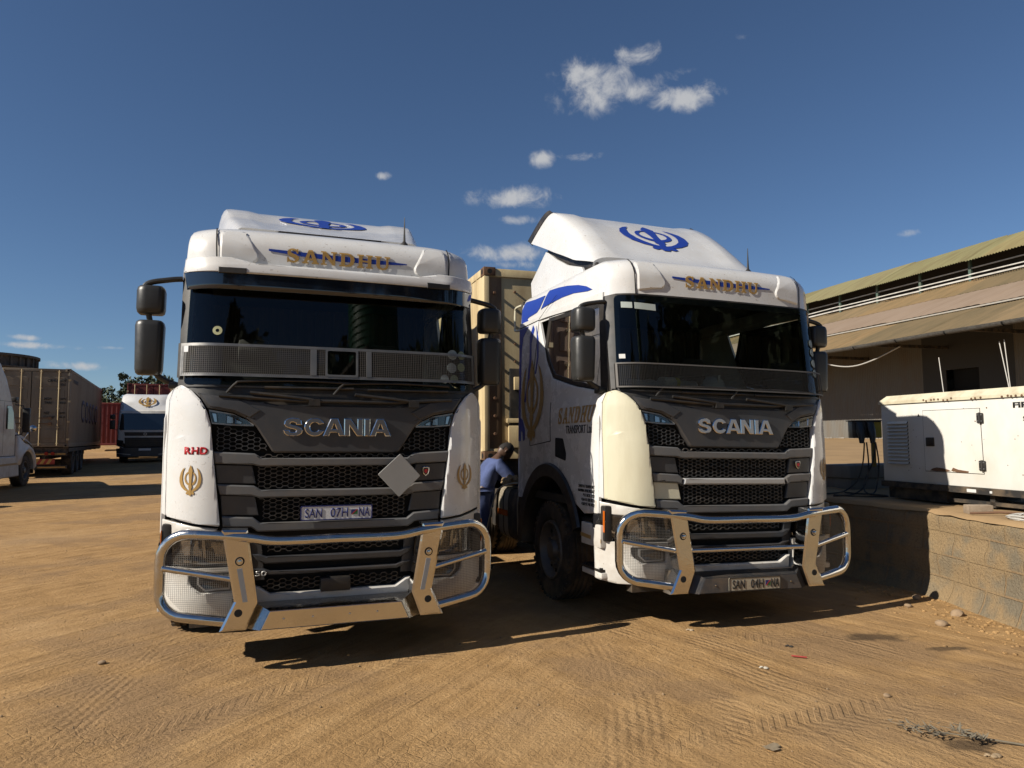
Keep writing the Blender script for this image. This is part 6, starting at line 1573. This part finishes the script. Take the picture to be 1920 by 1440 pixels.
# pale pipe and dark hose behind the plinth
bm = bmesh.new(); tube(bm, smooth_path([(3.9, 13.2, 1.05), (5.2, 12.9, 1.06), (6.4, 12.2, 1.05), (7.4, 12.2, 1.05)], 5), .05, 10); tag(obj('pale_pipe', bm, mat('pale_pvc', (.6, .56, .46), .5)), 'pale pipe lying on the raised yard past the right truck', 'pipe')
bm = bmesh.new(); tube(bm, smooth_path([(3.6, 11.6, 1.02), (4.6, 11.5, 1.05), (5.4, 11.3, 1.02), (6.2, 11.4, 1.02)], 5), .10, 10); tag(obj('dark_hose', bm, rubber), 'thick dark hose on the ground behind the concrete plinth', 'hose')

# ------------------------------------------------------------------ container behind the left tractor
p = tloc(TL_, 0, 3.8)
make_container('brown container behind the truck with the dark sun visor', p.x, p.y, 1.34, TL_[2], 12.2, 2.66, mat('container_brown', (.22, .13, .075), .65, dirt=(.12, .07, .04), dirt_amt=.8, dscale=1.5, stretch=(1, 1, .4)), text=False)
make_trailer('black trailer under the brown container behind the left tractor', p.x, p.y, 0, TL_[2], 12.2, 1.33, axles=(8.2, 9.5, 10.8), rear_near=False)

# ------------------------------------------------------------------ worker leaning over the tank
skin = mat('brown_skin', (.075, .040, .025), .5, var=.2, dscale=30)
overall = mat('blue_overall', (.085, .12, .28), .9, var=.35, dscale=7, bump=.9, bscale=9, dirt=(.035, .05, .12), dirt_amt=.8)
hairm = mat('short_black_hair', (.010, .008, .007), .8, bump=.3, bscale=300)
shoem = mat('work_shoe', (.03, .022, .018), .6)
def skinmesh(name, joints, bones, material, parent, root=0, lvl=2):
    me = bpy.data.meshes.new(name); me.from_pydata([j[:3] for j in joints], bones, [])
    me.materials.append(material)
    o = bpy.data.objects.new(name, me); COL.objects.link(o); o.parent = parent
    md = o.modifiers.new('Skin', 'SKIN'); md.use_smooth_shade = True
    if not me.skin_vertices: bpy.context.view_layer.objects.active = o
    sv = me.skin_vertices[0].data
    for i, j in enumerate(joints): sv[i].radius = (j[3], j[4] if len(j) > 4 else j[3]); sv[i].use_root = (i == root)
    s2 = o.modifiers.new('Subdivision', 'SUBSURF'); s2.levels = lvl; s2.render_levels = lvl
    return o
PX, PY = -.40, 9.12
person = empty('person', (PX, PY, 0), (0, 0, R(22))); tag(person, 'worker in blue jacket and trousers bending over the fuel tank between the trucks', 'person')
# local: +x is the way he leans, +y his left
pel = (-.03, 0, .93); sp1 = (.04, 0, 1.06); che = (.13, 0, 1.24); nk = (.235, 0, 1.375); hd = (.285, 0, 1.43)
Ls, Rs = (.165, .185, 1.30), (.165, -.185, 1.30); Le, Re = (.36, .25, 1.12), (.34, -.24, 1.10); Lw, Rw = (.52, .16, 1.04), (.50, -.10, 1.04)
Lh, Rh = (-.03, .10, .90), (-.03, -.10, .90); Lk, Rk = (.03, .14, .50), (-.02, -.13, .50); La, Ra = (-.03, .15, .09), (-.10, -.14, .09)
bj = [(*pel, .15, .12), (*sp1, .145, .11), (*che, .165, .115), (*nk, .062), (*hd, .07), (*Ls, .065), (*Le, .045), (*Lw, .030), (*Rs, .065), (*Re, .045), (*Rw, .030), (*Lh, .09), (*Lk, .06), (*La, .04), (*Rh, .09), (*Rk, .06), (*Ra, .04)]
bb_ = [(0, 1), (1, 2), (2, 3), (3, 4), (2, 5), (5, 6), (6, 7), (2, 8), (8, 9), (9, 10), (0, 11), (11, 12), (12, 13), (0, 14), (14, 15), (15, 16)]
def addchain(base, pts, rads):
    k = base
    for p_, r_ in zip(pts, rads):
        bj.append((*p_, r_)); bb_.append((k, len(bj) - 1)); k = len(bj) - 1
    return k
for wi_, w_, sgn in ((7, Lw, 1), (10, Rw, -1)):
    palm = (w_[0] + .055, w_[1] - .01 * sgn, w_[2] - .025); k = addchain(wi_, [palm], [.030])
    for q, (dy, ln) in enumerate(((.030, .075), (.010, .085), (-.010, .08), (-.030, .062))):
        addchain(k, [(palm[0] + .035, palm[1] + dy * sgn, palm[2] - .008), (palm[0] + .035 + ln * .5, palm[1] + dy * 1.15 * sgn, palm[2] - .022), (palm[0] + .02 + ln * .8, palm[1] + dy * 1.1 * sgn, palm[2] - .055)], [.0095, .009, .0075])
    addchain(wi_, [(w_[0] + .03, w_[1] + .04 * sgn, w_[2] - .02), (w_[0] + .07, w_[1] + .06 * sgn, w_[2] - .045)], [.011, .009])
body = skinmesh('body', bj, bb_, skin, person)
# head: shaped ellipsoid with brow, nose, lips, ears, looking down along the lean
hm = Matrix.Translation((.335, 0, 1.465)) @ Matrix.Rotation(R(52), 4, 'Y')
bm = bmesh.new(); bmesh.ops.create_uvsphere(bm, u_segments=28, v_segments=20, radius=1)
for v in bm.verts:
    x, y, z = v.co
    jaw = max(0, -z); w_ = 1 - .28 * jaw; fr_ = max(0, x)
    X = .098 * x * (1 + .05 * fr_ * jaw); Y = .076 * y * w_; Z = .122 * z
    X += .020 * math.exp(-((y / .16) ** 2 + ((z + .12) / .16) ** 2)) * (x > 0) + .006 * math.exp(-((y / .3) ** 2 + ((z + .45) / .07) ** 2)) * (x > 0) + .006 * math.exp(-(((z - .22) / .1) ** 2)) * (x > 0)
    X -= .008 * math.exp(-(((abs(y) - .36) / .14) ** 2 + ((z - .06) / .1) ** 2)) * (x > 0)
    v.co = (X, Y, Z)
for s in (-1, 1):
    t_ = bmesh.new(); bmesh.ops.create_uvsphere(t_, u_segments=10, v_segments=8, radius=1)
    for v in t_.verts: v.co = (v.co.x * .018 - .012, s * .076 + v.co.y * .009, v.co.z * .032 - .008)
    addbm(bm, t_)
for v in bm.verts: v.co = hm @ v.co
obj('head', bm, skin, person, angle=80)
bm = bmesh.new(); bmesh.ops.create_uvsphere(bm, u_segments=28, v_segments=20, radius=1)
dl = [v for v in bm.verts if (v.co.z < .05 and v.co.x > -.55) or (v.co.x > .62 and v.co.z < .62) or v.co.z < -.45]
bmesh.ops.delete(bm, geom=dl, context='VERTS')
for v in bm.verts: v.co = hm @ Vector((v.co.x * .102 - .002, v.co.y * .080, v.co.z * .126 + .001))
obj('hair', bm, hairm, person, angle=80)
# jacket, trousers, shoes
jj = [(-.02, 0, .90, .175, .150), (.03, 0, 1.03, .165, .135), (.125, 0, 1.23, .185, .135), (.20, 0, 1.335, .09, .08), (*Ls, .09), (Le[0], Le[1], Le[2], .068), (Lw[0] - .03, Lw[1] + .02, Lw[2] + .01, .052), (*Rs, .09), (Re[0], Re[1], Re[2], .068), (Rw[0] - .03, Rw[1] - .02, Rw[2] + .01, .052)]
skinmesh('jacket', jj, [(0, 1), (1, 2), (2, 3), (2, 4), (4, 5), (5, 6), (2, 7), (7, 8), (8, 9)], overall, person)
tj = [(*pel, .155, .135), (*Lh, .115), (Lk[0], Lk[1], Lk[2], .085), (La[0], La[1], La[2] + .02, .075), (*Rh, .115), (Rk[0], Rk[1], Rk[2], .085), (Ra[0], Ra[1], Ra[2] + .02, .075)]
skinmesh('trousers', tj, [(0, 1), (1, 2), (2, 3), (0, 4), (4, 5), (5, 6)], overall, person)
for f in (La, Ra):
    bm = bmesh.new(); box(bm, (f[0] - .08, f[1] - .045, .0), (f[0] + .19, f[1] + .045, .075), ch=.03); box(bm, (f[0] - .075, f[1] - .045, .05), (f[0] + .06, f[1] + .045, .14), ch=.03); obj('shoe', bm, shoem, person)
bm = bmesh.new(); box(bm, (-.20, -.14, .72), (-.12, .02, .90), ch=.03); obj('tool_pouch', bm, rubber, person)

# strap, rags on the tank of the right truck
def tr(x, y, z):
    c, s = math.cos(TR_[2]), math.sin(TR_[2]); return (TR_[0] + c * x - s * y, TR_[1] + s * x + c * y, z)
bm = bmesh.new(); tube(bm, smooth_path([tr(-1.02, 2.15, 1.09), tr(-1.10, 2.45, 1.10), tr(-1.18, 2.75, 1.09), tr(-1.27, 2.98, 1.02), tr(-1.33, 3.06, .85), tr(-1.40, 3.12, .5), tr(-1.48, 3.15, .25), tr(-1.55, 3.2, .03)], 6), .009, 7)
tag(obj('rope', bm, mat('pale_rope', (.52, .46, .36), .8)), 'thin pale rope trailing over the strapped fuel tank to the ground', 'rope')
bm = bmesh.new(); q = Vector(tr(-1.12, 2.98, 1.10)); bmesh.ops.create_icosphere(bm, subdivisions=4, radius=1)
for v in bm.verts:
    d = v.co.copy(); v.co = Vector((d.x * .11, d.y * .14, max(-.04, d.z * .07))) * (1 + .5 * noise.noise(d * 2.2)) + q + Vector((0, 0, .0))
tag(obj('rag', bm, mat('tan_rag', (.40, .28, .15), .95, var=.4, dscale=15), angle=20), 'crumpled tan rag lying on the fuel tank beside the worker', 'rag')
# things on the dashboard of the right truck
hat = empty('hard_hat', tr(.06, .40, 2.075), (0, 0, TR_[2])); tag(hat, 'white hard hat on the dashboard behind the wire guard', 'hard hat')
bm = bmesh.new(); lathe(bm, [(.02, .118), (.06, .113), (.10, .092), (.13, .055), (.14, .001)], 24, 'z'); box(bm, (-.012, -.11, .04), (.012, .11, .146), ch=.01); obj('shell', bm, paper, hat)
bm = bmesh.new(); lathe(bm, [(.02, .118), (.014, .158), (.008, .158), (.012, .11)], 24, 'z'); obj('brim', bm, paper, hat)
for x_, w_, tilt, lab in ((-.66, .34, 25, 'white newspaper on the dashboard, left of the yellow band'), (-.30, .30, 32, 'white folded paper on the dashboard, nearer the hard hat')):
    bm = bmesh.new()
    for i in range(6):
        for j in range(3): pass
    g_ = [[bm.verts.new((x_ - w_ / 2 + w_ * i / 6, .06 * j - .0, .10 * math.sin(j * .9) * .9 + .01 * math.sin(i * 2.1))) for i in range(7)] for j in range(4)]
    for j in range(3):
        for i in range(6): bm.faces.new((g_[j][i], g_[j][i + 1], g_[j + 1][i + 1], g_[j + 1][i]))
    bmesh.ops.solidify(bm, geom=bm.faces[:], thickness=.006)
    o = obj('newspaper', bm, paper, loc=tr(0, .30, 2.085), rot=(0, 0, TR_[2])); tag(o, lab, 'newspaper')
bm = bmesh.new(); lathe(bm, [(-.10, .001), (-.10, .055), (.10, .055), (.10, .001)], 16, 'x', (0, 0, .055)); o = obj('paper_roll', bm, paper, loc=tr(-.48, .30, 2.08), rot=(0, 0, TR_[2] + .3)); tag(o, 'pale paper roll with a yellow band between the papers on the dashboard', 'paper roll')
bm = bmesh.new(); lathe(bm, [(.05, .0565), (.05, .058), (.098, .058), (.098, .0565)], 16, 'x', (0, 0, .055)); obj('band', bm, mat('yellow_tape', (.6, .5, .03), .5), o)

# ------------------------------------------------------------------ what the windscreens mirror: trees and a tank across the yard
for k, (x, y, h, r) in enumerate(((3.0, -19, 13.5, 4.2), (10.5, -17.5, 12.0, 4.8), (15.5, -13.5, 13, 4.4), (20.5, -10, 14.5, 5), (25, -4.5, 14, 5), (28, 1.5, 12, 4.6))):
    lab = ('tall dark tree mirrored at the left edge of the left windscreen', 'rounded dark tree mirrored in the middle of the left windscreen', 'dark tree mirrored at the right edge of the left windscreen', 'dark tree mirrored at the left edge of the right windscreen', 'tallest dark tree mirrored in the middle of the right windscreen', 'dark tree mirrored at the right end of the right windscreen')[k]
    make_tree(lab, x, y, 0, h, r, 40 + k, leafm, 'trees across the yard', 4200, .42)
gt_ = empty('plastic_tank', (8.6, -9.5, 1.9)); tag(gt_, 'green ribbed water tank on a stand mirrored in the left windscreen', 'tank')
bm = bmesh.new(); pr_ = [(7.2, 1.35)]
for k in range(10): z = 7.25 + k * .26; pr_ += [(z, 1.40), (z + .18, 1.40), (z + .22, 1.36)]
pr_ += [(9.95, 1.3), (10.25, .8), (10.3, .35), (10.4, .35), (10.4, .001)]
lathe(bm, pr_, 40, 'z'); obj('shell', bm, mat('green_plastic', (.015, .10, .055), .45), gt_)
bm = bmesh.new()
for sx in (-1, 1):
    for sy in (-1, 1): box(bm, (sx * 1.1 - .06, sy * 1.1 - .06, -1.95), (sx * 1.1 + .06, sy * 1.1 + .06, 7.1))
for z in (2.4, 4.8): box(bm, (-1.15, -1.15, z), (1.15, -1.05, z + .1)); box(bm, (-1.15, 1.05, z), (1.15, 1.15, z + .1)); box(bm, (-1.15, -1.05, z), (-1.05, 1.05, z + .1)); box(bm, (1.05, -1.05, z), (1.15, 1.05, z + .1))
box(bm, (-1.4, -1.4, 7.05), (1.4, 1.4, 7.2)); obj('stand', bm, frame, gt_)

# ------------------------------------------------------------------ litter, stones, twig
def gz(x, y): return ground_z(x, y) + ground_rel(x, y)
rb = random.Random(21)
def stone_bm(r_, k, flat_=.6):
    t_ = bmesh.new(); bmesh.ops.create_icosphere(t_, subdivisions=2, radius=r_)
    for v in t_.verts:
        v.co = v.co * (1 + .45 * noise.noise(v.co * (1.2 / r_) * .5 + Vector((k * 3.1, k, 0)))); v.co.z *= flat_
    return t_
bm = bmesh.new()
for k in range(1100):
    y = 1.9 + 11 * rb.random() ** 1.4; x = rb.uniform(-.85, .75) * (y + 1); 
    if x > edge_x(y) - .1: continue
    r_ = rb.choice((.003, .004, .004, .005, .006, .009)) * rb.uniform(.7, 1.2)
    t_ = bmesh.new(); bmesh.ops.create_icosphere(t_, subdivisions=1, radius=r_)
    for v in t_.verts: v.co = v.co * (1 + .4 * noise.noise(v.co * 70 + Vector((k, 0, 0))))
    addbm(bm, t_, Matrix.Translation((x, y, gz(x, y) + r_ * .2)))
tag(obj('gravel', bm, mat('yard_gravel', (.34, .235, .13), .95, var=.6, dscale=9), smooth=False), kind='stuff')
bm = bmesh.new()
for k in range(420):      # loose clods at the wall foot
    y = rb.uniform(4.8, 8.2); x = edge_x(y) - .12 - abs(rb.gauss(0, .32)); r_ = rb.choice((.005, .007, .009, .012, .018))
    t_ = stone_bm(r_, k); addbm(bm, t_, Matrix.Translation((x, y, gz(x, y) + r_ * .15)))
tag(obj('loose_soil', bm, soil, smooth=False), kind='stuff')
stm = mat('brown_stone', (.36, .25, .15), .9, var=.4, dscale=12, bump=.3, bscale=40)
for k, (px, py, r_, lab) in enumerate(((4.05, 6.62, .06, 'largest angular brown stone at the foot of the wall'), (4.05, 7.28, .05, 'flat stone by the wall foot near the shadow tip'), (3.72, 6.30, .05, 'small brown stone at the wall foot below the largest one'), (3.78, 6.95, .035, 'pale pebble between the stones at the wall foot'), (-3.02, 5.35, .028, 'pale stone alone on the bare ground left of the left truck'), (2.35, 4.62, .022, 'pale pebble on the ground right of the paper scrap'))):
    o = obj('stone', stone_bm(r_, k + 5), stm, loc=(px, py, gz(px, py) + r_ * .3), angle=30); tag(o, lab, 'stone', 'loose stones on the yard')
def gp_(px, py):
    d = fw + RT * ((px - 960) / F_PX) - UP * ((py - 720) / F_PX); t_ = -CAM_H / d.z; return Vector((d.x * t_, d.y * t_, 0))
# dry twig with withered leaves
tw = empty('twig', (2.38, 3.98, gz(2.38, 3.98) + .012), (0, 0, R(-12))); tag(tw, 'dry grey leafy twig lying on the ground at lower right', 'twig')
bm = bmesh.new(); tube(bm, smooth_path([(.36, -.06, .004), (.2, -.03, .01), (.05, .0, .012), (-.12, .03, .016), (-.24, .08, .012)], 5), [.006 * (1 - i / 26) for i in range(21)], 6)
lv_ = []
for k in range(15):
    x = -.24 + .42 * rb.random(); a = Vector((x, .0 - .1 * (x - .1) * .6, .012)); b = a + Vector((-.10 * rb.random() - .03, rb.uniform(-.09, .10), .02 * rb.random())); tube(bm, [a, (a + b) / 2 + Vector((0, 0, .012)), b], [.003, .002, .001], 5); lv_.append((a + b) / 2); lv_.append(b)
obj('stem', bm, mat('dry_stem', (.20, .17, .12), .9), tw)
bm = bmesh.new()
for c in lv_:
    for q in range(2):
        u = Vector((rb.gauss(0, 1), rb.gauss(0, 1), .25 * rb.gauss(0, 1))).normalized() * rb.uniform(.015, .034); v_ = Vector((-u.y, u.x, .3 * rb.gauss(0, .02))) * .28
        w_ = c + Vector((rb.gauss(0, .02), rb.gauss(0, .02), .008 + .012 * rb.random()))
        quad(bm, w_ - u, w_ + v_, w_ + u + Vector((0, 0, .01)), w_ - v_)
obj('leaves', bm, mat('dry_leaf', (.20, .17, .12), .9, var=.5, dscale=20), tw, smooth=False)
bm = bmesh.new(); o_ = gp_(1450, 1405)
g_ = [[bm.verts.new((-.045 + .03 * i, -.035 + .023 * j, .008 + .012 * noise.noise((i * 1.3, j * 1.7, 3)))) for i in range(4)] for j in range(4)]
for j in range(3):
    for i in range(3):
        if (i, j) != (2, 0): bm.faces.new((g_[j][i], g_[j][i + 1], g_[j + 1][i + 1], g_[j + 1][i]))
bmesh.ops.solidify(bm, geom=bm.faces[:], thickness=.0015)
tag(obj('paper_scrap', bm, mat('dirty_paper', (.62, .50, .34), .9, var=.3, dscale=30), loc=(o_.x, o_.y, gz(o_.x, o_.y) + .004), rot=(0, 0, .5)), 'torn pale paper scrap on the ground left of the twig', 'paper scrap')
bm = bmesh.new(); a, b = gp_(1484, 1231), gp_(1513, 1234); tube(bm, [(a.x, a.y, gz(a.x, a.y) + .012), (b.x, b.y, gz(b.x, b.y) + .012)], .006, 7)
tag(obj('red_stick', bm, mat('red_plastic', (.35, .03, .02), .5)), 'short thin red stick lying on the ground before the right truck', 'stick')
for (px, py, n_, lab, col) in ((1478, 1212, 3, 'dark crumpled litter lying behind the red stick', (.02, .018, .016)), (1430, 1252, 3, 'white crumpled litter on the ground nearest the red stick', (.6, .55, .45)), (1855, 1420, 4, 'pale dry leaf litter in the lower right corner', (.40, .29, .17)), (1292, 1183, 3, 'pale scrap at the shadow edge under the right bumper', (.5, .4, .28))):
    bm = bmesh.new(); c = gp_(px, py)
    for k in range(n_): addbm(bm, stone_bm(.008 + .005 * k, k + px, .5), Matrix.Translation((.02 * k - .02, .012 * math.sin(k * 2), .006)))
    bmesh.ops.remove_doubles(bm, verts=bm.verts, dist=.002)
    tag(obj('litter', bm, mat('litter_%d' % px, col, .9, var=.3, dscale=40), loc=(c.x, c.y, gz(c.x, c.y)), smooth=False), lab, 'litter', 'litter on the ground')
